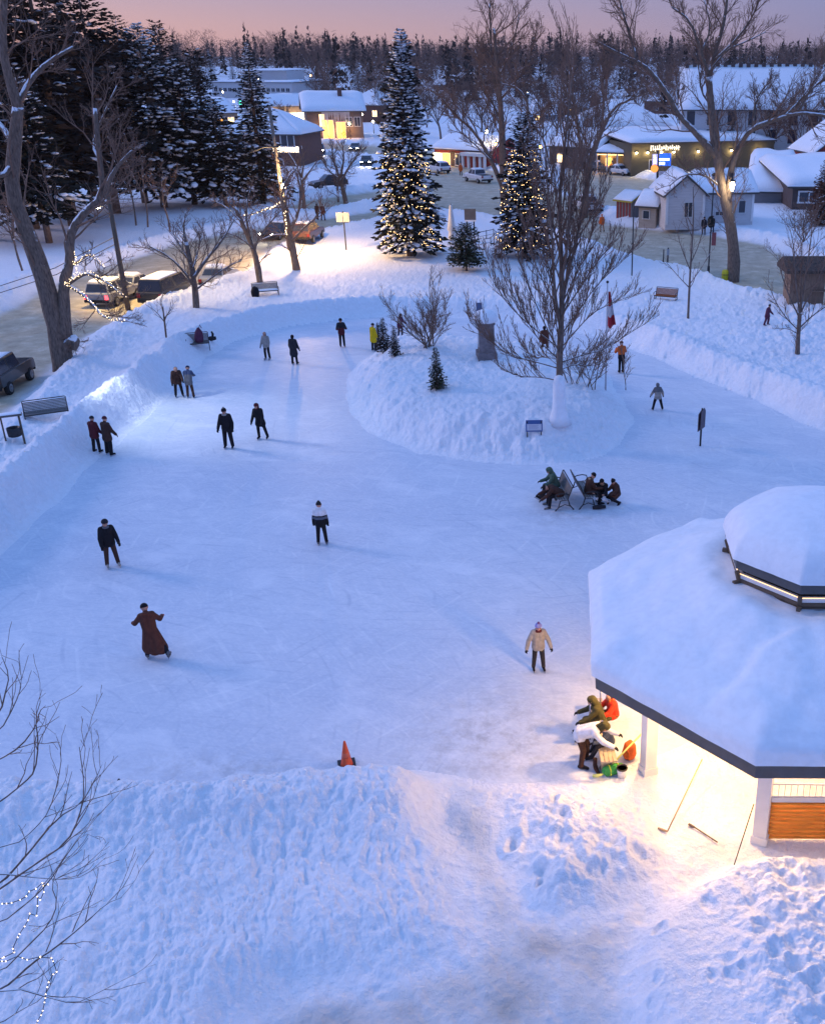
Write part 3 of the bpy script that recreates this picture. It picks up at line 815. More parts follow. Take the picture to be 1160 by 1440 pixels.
    ob = bpy.data.objects.new('body', me); COL.objects.link(ob); ob.parent = root; ob.location = (0, 0, dz)
    def put(mesh, name, m, parent=root):
        mesh.name = name
        mesh.materials.clear()
        for q in (m if isinstance(m, (list, tuple)) else [m]): mesh.materials.append(q)
        o = bpy.data.objects.new(name, mesh); COL.objects.link(o); o.parent = parent; o.location = (0, 0, dz) if parent is root else (0, 0, 0)
        return o
    # jacket
    b = 0.022 * bulk
    jc = [(hip + lat * hw * 0.6 + up * 0.03, ch + lat * sw * 0.45 - up * 0.05 * k, (0.128) * k + b, 0.118 * k + b),
          (hip - lat * hw * 0.6 + up * 0.03, ch - lat * sw * 0.45 - up * 0.05 * k, (0.128) * k + b, 0.118 * k + b),
          (ch - lat * sw * 0.85, ch + lat * sw * 0.85, 0.078 * k + b, 0.078 * k + b),
          (ch + up * 0.02 * k, nk + up * 0.035 * k, 0.085 * k, 0.075 * k)]
    for (sp, ep, wp, d2) in arm:
        jc += [(sp, ep, 0.060 * k + b, 0.052 * k + b), (ep, wp - d2 * 0.01, 0.052 * k + b, 0.042 * k + b * 0.8)]
    # skirt of the coat follows the thighs
    if coatlen > 0:
        for s, kp in zip((1, -1), knees):
            h0 = hip + lat * s * hw * 0.6
            dl = (kp - (hip + Vector((s * hw, 0, 0)))).normalized()
            dl = (dl + Vector((0, 0, -0.5))).normalized() if P['lean'] < 60 and coatlen > 0.3 else dl
            jc.append((h0, h0 + dl * coatlen * k, 0.13 * k + b, (0.125 + 0.09 * coatlen) * k + b))
        if coatlen > 0.3:
            mid = (knees[0] + knees[1]) / 2 - hip; mid = (mid.normalized() + Vector((0, 0, -0.5))).normalized()
            jc.append((hip, hip + mid * coatlen * k, 0.14 * k + b, (0.14 + 0.10 * coatlen) * k + b))
    if hood == 'down': jc.append((nk - fwd * 0.10 * k + lat * 0.06 * k, nk - fwd * 0.10 * k - lat * 0.06 * k, 0.062 * k, 0.062 * k))
    jm = remesh(jc, 0.017 * max(k, 0.75), 2)
    if bands:
        jo = put(jm, 'jacket', [cm(q) for _, q in bands])
        nf = len(jm.polygons); c = np.empty(nf * 3, dtype=np.float32); jm.polygons.foreach_get('center', c); c = c.reshape(-1, 3)
        hgt = (c @ np.array(up)) / tl; mi = np.zeros(nf, dtype=np.int32)
        for q, (lo, _) in enumerate(bands): mi[hgt >= lo] = q
        jm.polygons.foreach_set('material_index', mi)
    else: jo = put(jm, 'jacket', cm(coat))
    jm.polygons.foreach_set('use_smooth', np.ones(len(jm.polygons), dtype=bool))
    if hood is True:
        hm = remesh([(hc + hup * 0.02 * k - hf * 0.045 * k, hc - hup * 0.06 * k - hf * 0.04 * k, 0.118 * k, 0.11 * k), (hc + hup * 0.055 * k - hf * 0.01 * k, hc + hup * 0.045 * k - hf * 0.03 * k, 0.098 * k, 0.1 * k), (nk - fwd * 0.02 * k, nk + up * 0.05 * k, 0.1 * k, 0.1 * k)], 0.017 * k, 2)
        hm.polygons.foreach_set('use_smooth', np.ones(len(hm.polygons), dtype=bool))
        put(hm, 'hood', cm(hatc if hat == 'hood' else coat))
    elif hat:
        m = MB()
        B = Matrix((hl, hf * -1, hup)).transposed()
        prof = [(1.10, 0.005), (1.13, 0.03), (1.12, 0.10), (1.10, 0.13), (1.12, 0.14), (1.05, 0.45), (0.88, 0.80), (0.6, 1.06), (0.3, 1.20), (0.02, 1.24)]
        if hat == 'pointed': prof = prof[:6] + [(0.84, 0.85), (0.5, 1.3), (0.25, 1.6), (0.02, 1.7)]
        if hat == 'helmet': prof = [(1.12, -0.05), (1.2, 0.1), (1.2, 0.5), (1.0, 0.95), (0.65, 1.2), (0.3, 1.3), (0.02, 1.33)]
        m.lathe([(r * hr, z * hr) for r, z in prof], (0, 0, 0), 14)
        m.v = [tuple(B @ Vector(v) + hc + hup * 0.028 * k - hf * 0.012 * k) for v in m.v]
        ho = m.build('hat', cm(hatc), root, True); ho.location = (0, 0, dz)
        if pom:
            m = MB(); m.sphere(hc + hup * (0.028 * k + hr * 1.36) - hf * 0.012 * k, 0.042 * k, 8, 6); po = m.build('pompom', cm(pom), ho, True)
    if hair:
        hp = [(hc - hf * 0.03 * k + hup * 0.025 * k, hc - hf * 0.045 * k - hup * 0.03 * k, hr * 1.0, hr * 0.88)]
        if hair == 'long': hp += [(hc - hf * 0.06 * k - hup * 0.03 * k, nk - fwd * 0.10 * k - up * 0.14 * k, 0.075 * k, 0.05 * k)]
        hm = remesh(hp, 0.014 * k, 2); hm.polygons.foreach_set('use_smooth', np.ones(len(hm.polygons), dtype=bool)); put(hm, 'hair', cm(hairc))
    if scarf:
        sm = remesh([(nk + fwd * 0.05 * k + lat * 0.05 * k, nk + fwd * 0.05 * k - lat * 0.05 * k, 0.06 * k, 0.06 * k), (nk - fwd * 0.04 * k + lat * 0.05 * k, nk - fwd * 0.04 * k - lat * 0.05 * k, 0.06 * k, 0.06 * k)], 0.016 * k, 2)
        sm.polygons.foreach_set('use_smooth', np.ones(len(sm.polygons), dtype=bool)); put(sm, 'scarf', cm(scarf))
    for (an, tf) in feet:
        upf = Vector((0, 0, 1)); upf = (upf - tf * upf.dot(tf)).normalized()
        sm = remesh([(an + upf * 0.06 * k, an - upf * 0.02 * k, 0.058 * k, 0.06 * k), (an - upf * 0.03 * k - tf * 0.04 * k, an - upf * 0.04 * k + tf * 0.17 * k, 0.048 * k, 0.04 * k)], 0.016 * k, 1)
        sm.polygons.foreach_set('use_smooth', np.ones(len(sm.polygons), dtype=bool))
        so_ = put(sm, 'skate' if shoe == 'skate' else 'boot', cm(shoec))
        if shoe == 'skate':
            m = MB(); c = an - upf * 0.105 * k + tf * 0.06 * k
            m.bar(c - tf * 0.15 * k, c + tf * 0.16 * k, 0.012, 0.035); m.bar(c - tf * 0.07 * k, c - tf * 0.07 * k + upf * 0.05 * k, 0.016, 0.03); m.bar(c + tf * 0.1 * k, c + tf * 0.1 * k + upf * 0.05 * k, 0.016, 0.03)
            bl = m.build('blade', M_STEEL, so_)
    return root
def skater(px, py, *a, **kw):
    g = ground(px, py); return person(g, *a, **kw)
GS = 'people skating on the rink'
def people():
    skater(160, 797, 35, 1.78, 'person in black jacket and beanie and brown trousers standing alone below the left snow bank', dict(LA=(10, 14, 40), RA=(8, 12, 30), turn=25, LL=(4, 6, 4), RL=(0, 6, 4)), coat='black', legs='brown', hat='beanie', hatc='char', scarf='midgrey', shoec='grey', group=GS)
    skater(219, 926, 200, 1.74, 'person in a long rust-brown coat striding on skates with arms held out', dict(lean=10, side=4, LL=(12, 8, 14), RL=(-16, 22, 12), LA=(24, 34, 45), RA=(26, 30, 55), turn=0, pitch=10), coat='rust', legs='black', hat='beanie', hatc='black', coatlen=0.62, glove='red', shoec='midgrey', hood='down', group=GS)
    skater(454, 766, 185, 1.62, 'person in a white, grey and black banded jacket seen from behind mid rink', dict(LA=(4, 12, 10), RA=(2, 10, 8), LL=(2, 5, 4), RL=(2, 5, 4)), coat='black', legs='black', hat='pointed', hatc='char', bands=[(-9, 'black'), (0.28, 'slate'), (0.52, 'black'), (0.62, 'white')], shoec='midgrey', arms='black', group=GS)
    skater(757, 942, 10, 1.55, 'child in pale grey jacket and lilac pompom hat gliding near the pavilion roof', dict(lean=4, LA=(12, 26, 18), RA=(8, 28, 14), LL=(8, 5, 12), RL=(2, 5, 8)), coat='grey', legs='char', hat='beanie', hatc='lilac', pom='purple', glove='black', shoec='black', scarf='maroon', group=GS)
    skater(323, 630, 5, 1.86, 'tall person in black snowsuit and pompom hat, left of the woman in hooded coat', dict(LA=(10, 16, 30), RA=(12, 16, 30), LL=(6, 5, 8), RL=(0, 5, 4)), coat='black', legs='black', hat='beanie', hatc='black', pom='grey', bulk=1.15, scarf='grey', group=GS)
    skater(369, 617, -10, 1.70, 'woman in black hooded coat, one leg pushed out, right of the tall snowsuited person', dict(lean=4, side=-5, LL=(2, 14, 6), RL=(10, 2, 14), LA=(14, 12, 25), RA=(12, 14, 20)), coat='black', legs='black', hood=True, hat='hood', hatc='maroon', coatlen=0.22, shoec='black', group=GS)
    skater(138, 637, 165, 1.66, 'person in maroon parka, left one of the couple skating arm in arm', dict(LL=(0, 4, 6), RL=(4, 4, 8), RA=(10, 10, 30), LA=(20, 8, 40)), coat='maroon', legs='black', hat='beanie', hatc='char', coatlen=0.14, group=GS)
    skater(156, 640, 155, 1.74, 'person in brown puffer with red hat, right one of the couple skating arm in arm', dict(lean=5, side=4, LL=(4, 8, 6), RL=(-6, 10, 6), RA=(14, 18, 20), LA=(24, 14, 40)), coat='brown', legs='black', hat='beanie', hatc='maroon', coatlen=0.20, bulk=1.2, group=GS)
    skater(253, 558, 25, 1.72, 'person in brown jacket bending towards a partner beside the left bank', dict(lean=24, LL=(14, 6, 20), RL=(4, 6, 12), LA=(40, 10, 20), RA=(16, 14, 24)), coat='brown', legs='black', hair='short', hairc='black', coatlen=0.16, group=GS)
    skater(269, 560, 190, 1.68, 'person in grey-brown jacket with blue backpack straps leaning forward next to the bending partner', dict(lean=26, LL=(12, 5, 14), RL=(4, 5, 10), LA=(40, 8, 30), RA=(44, 8, 30)), coat='midgrey', legs='brown', hat='beanie', hatc='navy', coatlen=0.12, bands=[(-9, 'midgrey'), (0.66, 'denim')], arms='midgrey', group=GS)
    skater(377, 506, -15, 1.64, 'woman with long dark hair in a grey jacket gliding near the upper left bank', dict(lean=2, LL=(2, 4, 6), RL=(8, 2, 12), LA=(8, 12, 25), RA=(6, 16, 20)), coat='grey', legs='black', hair='long', hairc='black', glove='black', shoec='grey', group=GS)
    skater(415, 513, 170, 1.72, 'person in long dark coat standing upright between the grey jacket woman and the island', dict(LA=(8, 12, 25), RA=(8, 12, 25)), coat='char', legs='black', hair='short', hairc='black', coatlen=0.34, group=GS)
    skater(482, 488, 20, 1.74, 'person in brown jacket with folded arms skating left of the island', dict(LA=(30, 18, 95), RA=(30, 18, 95), LL=(3, 2, 6), RL=(0, 2, 4), inn=0.8), coat='brown', legs='black', hat='beanie', hatc='black', bands=[(-9, 'maroon'), (0.55, 'char')], arms='char', group=GS)
    skater(526, 494, 140, 1.66, 'person in bright yellow jacket half hidden by the island mound', dict(LA=(10, 8, 20), RA=(10, 8, 20)), coat='yellow', legs='black', hat='beanie', hatc='black', coatlen=0.28, group=GS)
    skater(563, 474, 60, 1.50, 'child in purple jacket and dark hood behind the island evergreens', dict(lean=12, LL=(14, 5, 20), RL=(2, 5, 10), LA=(20, 14, 40), RA=(10, 14, 30)), coat='plum', legs='navy', hood=True, hat='hood', hatc='black', coatlen=0.2, group=GS)
    skater(766, 500, 200, 1.74, 'person in reddish brown jacket behind the bare branches of the island tree', dict(lean=6, LL=(6, 6, 10), RL=(-4, 8, 8)), coat='rust', legs='brown', hair='short', hairc='black', coatlen=0.14, group=GS)
    skater(873, 525, 200, 1.78, 'person in orange top and black trousers with folded arms right of the island tree', dict(LA=(30, 22, 95), RA=(30, 22, 95), inn=0.8, LL=(1, 1, 2), RL=(1, 1, 2)), coat='orange', legs='black', hat='beanie', hatc='maroon', bands=[(-9, 'black'), (0.22, 'orange')], coatlen=0.1, group=GS)
    skater(924, 577, 190, 1.38, 'small child in grey jacket wobbling on skates in the open right side of the rink', dict(lean=14, LL=(10, 14, 14), RL=(4, 16, 10), LA=(14, 26, 20), RA=(10, 30, 20)), coat='midgrey', legs='black', hood=True, hat='hood', hatc='midgrey', bands=[(-9, 'grey'), (0.5, 'midgrey')], arms='midgrey', bulk=1.15, group=GS)
    skater(1077, 459, 60, 1.36, 'child in plum snowsuit walking through deep snow at the right', dict(lean=8, LL=(12, 8, 20), RL=(-4, 8, 10), LA=(20, 16, 30), RA=(6, 20, 20)), coat='plum', legs='plum', hat='pointed', hatc='char', shoe='boot', bulk=1.25, coatlen=0.2)
    skater(1144, 424, 170, 1.78, 'person in black jacket standing at the wooden kiosk by the right road', dict(LL=(3, 4, 4), RL=(-5, 5, 4)), coat='black', legs='black', hair='short', hairc='black', shoe='boot', voxel=0.018)
    skater(989, 322, 160, 1.75, 'person in dark coat, left one of two standing by the white cottage', coat='char', legs='black', hat='beanie', hatc='black', shoe='boot', coatlen=0.2, voxel=0.018)
    skater(1001, 324, 200, 1.70, 'person in dark coat, right one of two standing by the white cottage', coat='black', legs='navy', hat='beanie', hatc='brown', shoe='boot', coatlen=0.2, voxel=0.018)
    skater(846, 326, 200, 1.75, 'person in orange work suit walking on the road near the small shed', dict(LL=(10, 4, 14), RL=(-10, 4, 8)), coat='orange', legs='tan', hat='beanie', hatc='orange', shoe='boot', voxel=0.018)
    skater(648, 247, 180, 1.80, 'person in orange jacket far up the street in front of the red shop', coat='orange', legs='rust', hat='beanie', hatc='orange', shoe='boot', coatlen=0.2, voxel=0.02)
    skater(447, 309, 160, 1.74, 'person in tan coat, left one of two walking along the far pavement', dict(LL=(8, 4, 10), RL=(-8, 4, 8)), coat='brown', legs='brown', hair='short', hairc='black', shoe='boot', coatlen=0.2, voxel=0.018)
    skater(455, 310, 160, 1.76, 'person in rust coat, right one of two walking along the far pavement', dict(LL=(-8, 4, 8), RL=(8, 4, 10)), coat='rust', legs='brown', hat='beanie', hatc='brown', shoe='boot', coatlen=0.2, voxel=0.018)
SIT = dict(lean=12, LL=(82, 6, 80), RL=(82, 6, 80), LA=(40, 10, 40), RA=(40, 10, 40), pitch=14)
def sit(**kw): d = dict(SIT); d.update(kw); return d
people()
# ================================================================== trees
M_BARK = mat('bark', (0.16, 0.115, 0.09), 0.9, 0.45, 5.0, bump=0.05, snow=0.55, stretch=(3, 3, 0.7))
M_BARKB = mat('bark_clean', (0.17, 0.12, 0.095), 0.9, 0.4, 5.0, bump=0.05, snow=0.35, stretch=(3, 3, 0.7))
M_TWIG = mat('twig', (0.20, 0.12, 0.085), 0.9, 0.3, 2.0)
M_TWIGF = mat('twig_far', (0.14, 0.078, 0.055), 0.95, 0.3, 0.02)
M_NEED = mat('needles', (0.012, 0.013, 0.008), 0.85, 0.5, 0.9)
M_NEEDB = mat('needles_brown', (0.026, 0.016, 0.010), 0.9, 0.5, 0.7)
M_NEEDL = mat('needles_green', (0.040, 0.045, 0.020), 0.75, 0.45, 1.5)
M_RUST = mat('needles_rust', (0.13, 0.045, 0.022), 0.8, 0.4, 1.5)
M_FAIRY = emat('fairy_bulb', (1.0, 0.62, 0.26), 9.0)
M_FAIRYW = emat('fairy_bulb_white', (1.0, 0.74, 0.42), 4.5)
M_WIRE = mat('wire', (0.02, 0.02, 0.02), 0.6, 0.0)

def quads_np(P, D, U, ln, wd):
    """N leaf-like quads: base points P, directions D, side vectors U"""
    n = len(P); ln = ln[:, None]; wd = wd[:, None]
    a = P; b = P + D * ln * 0.45 + U * wd * 0.5; c = P + D * ln; d = P + D * ln * 0.45 - U * wd * 0.5
    V = np.stack([a, b, c, d], 1).reshape(-1, 3)
    return V, np.arange(n * 4).reshape(-1, 4)
def unit(v): return v / np.maximum(np.linalg.norm(v, axis=-1, keepdims=True), 1e-9)
_EL = MB(); _EL.sphere((0, 0, 0), 1.0, 7, 4)
_ELV = np.array(_EL.v); _ELF = [f for f in _EL.f]
def pillows(name, C, D, ln, wd, th, parent, m=None):
    """flat snow pillows at C lying along D"""
    if not len(C): return
    Uz = np.tile(np.array([0, 0, 1.0]), (len(C), 1)); S = unit(np.cross(D, Uz)); T = np.cross(S, D)
    V = C[:, None, :] + D[:, None, :] * (_ELV[None, :, 0:1] * ln[:, None, None]) + S[:, None, :] * (_ELV[None, :, 1:2] * wd[:, None, None]) + T[:, None, :] * (_ELV[None, :, 2:3] * th[:, None, None])
    nv = len(_ELV); tri = []
    for f in _ELF:
        for i in range(1, len(f) - 1): tri.append((f[0], f[i], f[i + 1]))
    tri = np.array(tri)
    F = (tri[None] + (np.arange(len(C)) * nv)[:, None, None]).reshape(-1, 3)
    return np_mesh(name, V.reshape(-1, 3), F, m or M_CAP, parent)

def conifer(loc, H, R, seed, label, snow=0.5, dens=1.0, need=None, group=None, z0=0.06, shape=0.85, name='spruce_tree', droop=0.35, cat='tree', lean=(0, 0), spray=1.0, irr=0.12):
    rs = np.random.RandomState(seed)
    root = empty(name, loc, rs.uniform(0, 6), label, cat, group)
    m = MB(); m.tube([(0, 0, -0.4), (0, 0, H * 0.5), (lean[0], lean[1], H * 0.97)], [0.02 * H + 0.03, 0.012 * H + 0.02, 0.015], 7)
    m.build('trunk', M_BARKB, root, True)
    Ps, Ds, Us, Ls, Ws = [], [], [], [], []
    sc, sd, sl = [], [], []
    z = z0 * H; ph = rs.uniform(0, 50)
    step = 0.021 * H / dens ** 0.5
    while z < H * 0.985:
        t = z / H
        r = R * ((1 - t) ** shape) * (0.85 + 0.15 * min(1, (t - z0) / 0.08 + 0.3)) + 0.02 * R
        r *= 1 - irr + 2 * irr * float(vnoise(np.array([z / H * 11 + ph]), np.array([0.5]), seed)[0])
        nb = int(5 + 5 * (1 - t) + rs.randint(0, 3))
        a0 = rs.uniform(0, 6.28)
        for b in range(nb):
            az = a0 + b * 6.283 / nb + rs.normal(0, 0.22)
            br = r * rs.uniform(0.72 - irr, 1.12 + irr * 0.6)
            ns = max(4, int(15 * dens * (br / R) ** 0.7 + 3))
            s = np.sort(rs.uniform(0.12, 1.0, ns))
            el0 = 0.25 + 0.5 * t
            dirh = np.array([math.cos(az), math.sin(az), 0])
            pz = z + br * (s * math.sin(el0) * 0.5 - droop * s ** 1.7 * (1.1 - t) * 1.0)
            P = dirh[None] * (br * s)[:, None]; P[:, 2] = pz
            P[:, 0] += lean[0] * t; P[:, 1] += lean[1] * t
            side = np.where(rs.rand(ns) < 0.5, 1, -1) * rs.uniform(0.2, 1.15, ns)
            lat = np.array([-math.sin(az), math.cos(az), 0])
            D = unit(dirh[None] * np.cos(side)[:, None] + lat[None] * np.sin(side)[:, None] + np.array([0, 0, 1.0])[None] * (rs.uniform(-0.55, 0.10, ns) + 0.35 * t)[:, None])
            U = unit(np.cross(D, np.array([0, 0, 1.0])[None] + rs.normal(0, 0.5, (ns, 3))))
            ln = (0.16 * br + 0.012 * H) * rs.uniform(0.7, 1.3, ns) * spray
            Ps.append(P); Ds.append(D); Us.append(U); Ls.append(ln); Ws.append(ln * rs.uniform(0.35, 0.55, ns))
            if rs.rand() < snow:
                for q in range(2 + (rs.rand() < 0.6) + 2 * (rs.rand() < 0.5)):
                    ss = rs.uniform(0.35, 1.0)
                    c = dirh * br * ss; c[2] = z + br * (ss * math.sin(el0) * 0.5 - droop * ss ** 1.7 * (1.1 - t)) + 0.02 * br
                    c[0] += lean[0] * t; c[1] += lean[1] * t
                    c += lat * rs.normal(0, 0.10) * br
                    sl_ = -droop * 1.7 * ss ** 0.7 * (1.1 - t) + math.sin(el0) * 0.5
                    sc.append(c); sd.append(unit(dirh + np.array([0, 0, sl_]) + lat * rs.normal(0, 0.35))); sl.append((0.085 * br + 0.008 * H) * rs.uniform(0.3, 1.15))
        z += step * rs.uniform(0.7, 1.3) * (1.0 - 0.35 * t)
    P = np.concatenate(Ps); D = np.concatenate(Ds); U = np.concatenate(Us); l = np.concatenate(Ls); w = np.concatenate(Ws)
    V, F = quads_np(P, D, U, l, w)
    np_mesh('crown', V, F, need or M_NEED, root, smooth=False)
    if sc:
        sl = np.array(sl); sn_ = pillows('snow', np.array(sc), np.array(sd), sl, sl * rs.uniform(0.5, 0.9, len(sl)), sl * 0.30, root); sn_['kind'] = 'stuff'
    return root

def spiral_lights(loc, H, R, n, z0, z1, seed, label, shape=0.85, turns=12, mt=None, group=None, r=0.05, rz=0.0):
    rs = np.random.RandomState(seed)
    root = empty('fairy_lights', loc, rz, label, 'light string', group)
    mw = MB(); mb = MB(); pts = []
    for i in range(n):
        t = i / n; zz = z0 + (z1 - z0) * t; th = zz / H
        a = turns * 6.283 * t + rs.normal(0, 0.05)
        rr = R * ((1 - th) ** shape) * (0.92 + 0.16 * math.sin(a * 3.3 + 1.7 * math.sin(a * 0.9)) + rs.normal(0, 0.03))
        p = Vector((rr * math.cos(a), rr * math.sin(a), zz + 0.25 * math.sin(a * 5) * R / 3 + rs.normal(0, 0.08) - 0.18 * rr))
        pts.append(p); mb.add([p + Vector(q) * r for q in ((1, 0, 0), (-1, 0, 0), (0, 1, 0), (0, -1, 0), (0, 0, 1.3), (0, 0, -1.3))], [(0, 2, 4), (2, 1, 4), (1, 3, 4), (3, 0, 4), (2, 0, 5), (1, 2, 5), (3, 1, 5), (0, 3, 5)])
    mw.tube(pts, 0.008, 3); mw.build('cable', M_WIRE, root)
    b = mb.build('bulb', mt or M_FAIRY, root); b['kind'] = 'stuff'
    return root

# ------------------------------------------------------------------ bare trees
def polyline(p, d, ln, n, rs, wig, trop):
    pts = [p]; d = d.normalized()
    for i in range(n):
        d = (d + Vector(rs.normal(0, wig, 3)) + Vector((0, 0, trop))).normalized()
        p = p + d * ln / n; pts.append(p)
    return pts
def spawn(pts, r0, r1, level, rs, out, prm):
    """side branches along a limb"""
    n = prm['n'][min(level, len(prm['n']) - 1)]
    L_ = sum((pts[i + 1] - pts[i]).length for i in range(len(pts) - 1))
    if level >= prm['depth']: return
    n = max(2, int(n * rs.uniform(0.8, 1.2)))
    for k in range(n):
        t = prm.get('t0', 0.2) + (1 - prm.get('t0', 0.2)) * (k + rs.uniform(0, 1)) / n
        f = t * (len(pts) - 1); i = min(int(f), len(pts) - 2); fr = f - i
        p = pts[i].lerp(pts[i + 1], fr); d = (pts[i + 1] - pts[i]).normalized()
        r = r0 + (r1 - r0) * t
        side = d.orthogonal().normalized(); side.rotate(Matrix.Rotation(rs.uniform(0, 6.283), 3, d))
        an = prm['ang'] * rs.uniform(0.7, 1.25)
        nd = d * math.cos(an) + side * math.sin(an)
        nd.z += prm.get('lift', 0.15)
        ln = min(L_ * prm['ratio'] * rs.uniform(0.6, 1.15) * (1.15 - 0.55 * t), prm.get('maxlen', 99))
        if ln < 0.12: continue
        rr = min(r * 0.65, prm.get('rk', 0.016) * ln + prm.get('rmin', 0.006))
        st = 5 if level == 0 else (4 if level == 1 else 3)
        pp = polyline(p, nd, ln, st, rs, prm['wig'], prm['trop'])
        out.append((pp, rr, prm.get('rmin', 0.006), level + 1))
        spawn(pp, rr, prm.get('rmin', 0.006), level + 1, rs, out, prm)
PRM = dict(n=[6, 6, 5, 4], depth=3, ang=0.75, ratio=0.55, wig=0.16, trop=0.06, t0=0.2, lift=0.15, rk=0.014, rmin=0.007)
def bare_tree(root, limbs, rs, prm, trunk_n=1, mt=None, mtw=None):
    """limbs: list of (points, r0, r1); the first trunk_n make the trunk part, everything else the crown"""
    mt = mt or M_BARK; mtw = mtw or M_TWIG
    m = MB(); c = MB(); out = []
    def smooth(pts):
        pts = [Vector(p) for p in pts]
        for it in range(1 if len(pts) > 2 else 0):
            q = [pts[0]]
            for i in range(len(pts) - 1): q += [pts[i].lerp(pts[i + 1], 0.25), pts[i].lerp(pts[i + 1], 0.75)]
            q.append(pts[-1]); pts = q
        return pts
    for i, (pts, r0, r1) in enumerate(limbs):
        pts = smooth(pts); n = len(pts)
        rr = [(r0 + (r1 - r0) * k / (n - 1)) * (1 + rs.normal(0, 0.05)) for k in range(n)]
        m.tube(pts, rr, 9 if r0 > 0.15 else 7)
        if not (i < trunk_n and prm.get('bare_trunk')): spawn(pts, r0, r1, 0, rs, out, prm)
    for (pp, a, b, lv) in out:
        k = len(pp); c.tube(pp, [a + (b - a) * j / (k - 1) for j in range(k)], 5 if lv == 1 else (4 if lv == 2 else 3), cap=False)
    m.build('trunk', mt, root, True)
    if c.v: c.build('branches', mtw, root, True)
def px_limb(pts, Y, base, rs, dys=0.0, dy0=0.0):
    """pixel polyline -> points; the depth drifts away from the trunk plane along the limb"""
    res = []
    for i, p in enumerate(pts):
        f = i / max(1, len(pts) - 1)
        res.append(at(p[0], p[1], Y + dy0 + dys * f) - base)
    return res
def traced(px, limbs, label, seed, prm=None, name='bare_tree', trunk_n=1, mt=None, mtw=None, group=None, sink=0.3, cat='tree'):
    """limbs: (pixel points, r0, r1, depth drift, start depth offset)"""
    b = ground(*px); rs = np.random.RandomState(seed)
    root = empty(name, b, 0, label, cat, group)
    ls = []
    for i, l in enumerate(limbs):
        p, r0, r1 = l[:3]; dys = l[3] if len(l) > 3 else 0; dy0 = l[4] if len(l) > 4 else 0
        q = px_limb(p, b.y, b, rs, dys, dy0)
        if i == 0: q[0] = Vector((q[0].x, q[0].y, -sink))
        ls.append((q, r0, r1))
    bare_tree(root, ls, rs, {**PRM, **(prm or {})}, trunk_n, mt, mtw)
    return root
def free_tree(loc, H, seed, label, prm=None, r=None, group=None, spread=0.8, forks=5, name='bare_tree', mt=None, mtw=None, cat='tree', th=0.3, scale_lean=0.12):
    rs = np.random.RandomState(seed); root = empty(name, loc, 0, label, cat, group)
    r = r or 0.018 * H + 0.03
    top = Vector((rs.normal(0, scale_lean) * H * 0.3, rs.normal(0, scale_lean) * H * 0.3, H * th))
    ls = [([Vector((0, 0, -0.3)), top * 0.5 + Vector(rs.normal(0, 0.02, 3)) * H, top], r, r * 0.75)]
    for k in range(forks):
        a = 6.283 * k / forks + rs.uniform(-0.4, 0.4); sp = spread * rs.uniform(0.4, 1.1)
        d = Vector((math.cos(a) * sp, math.sin(a) * sp, 1.0))
        s = top * rs.uniform(0.75, 1.0)
        ls.append((polyline(s, d, H * (1 - th) * rs.uniform(0.75, 1.05), 6, rs, 0.13, 0.10), r * 0.6, 0.02))
    bare_tree(root, ls, rs, {**PRM, **(prm or {}), 'bare_trunk': True}, 1, mt, mtw)
    return root
def limb_lights(pts_list, label, seed, mt=None, step=0.10, r=0.035, jit=0.06, group=None, rad=0.0):
    rs = np.random.RandomState(seed); base = pts_list[0][0]
    root = empty('fairy_lights', base, 0, label, 'light string', group)
    mw = MB(); mb = MB()
    for pts in pts_list:
        ps = []
        for i in range(len(pts) - 1):
            d = pts[i + 1] - pts[i]; n = max(1, int(d.length / step))
            for k in range(n):
                a = len(ps) * 1.3
                ps.append(pts[i] + d * k / n + Vector(rs.normal(0, jit, 3)) + Vector((math.cos(a), math.sin(a), 0)) * rad - base)
        if len(ps) < 2: continue
        mw.tube(ps, 0.006, 3)
        for p in ps: mb.add([p + Vector(q) * r for q in ((1, 0, 0), (-1, 0, 0), (0, 1, 0), (0, -1, 0), (0, 0, 1.3), (0, 0, -1.3))], [(0, 2, 4), (2, 1, 4), (1, 3, 4), (3, 0, 4), (2, 0, 5), (1, 2, 5), (3, 1, 5), (0, 3, 5)])
    mw.build('cable', M_WIRE, root); b = mb.build('bulb', mt or M_FAIRYW, root); b['kind'] = 'stuff'
    return root

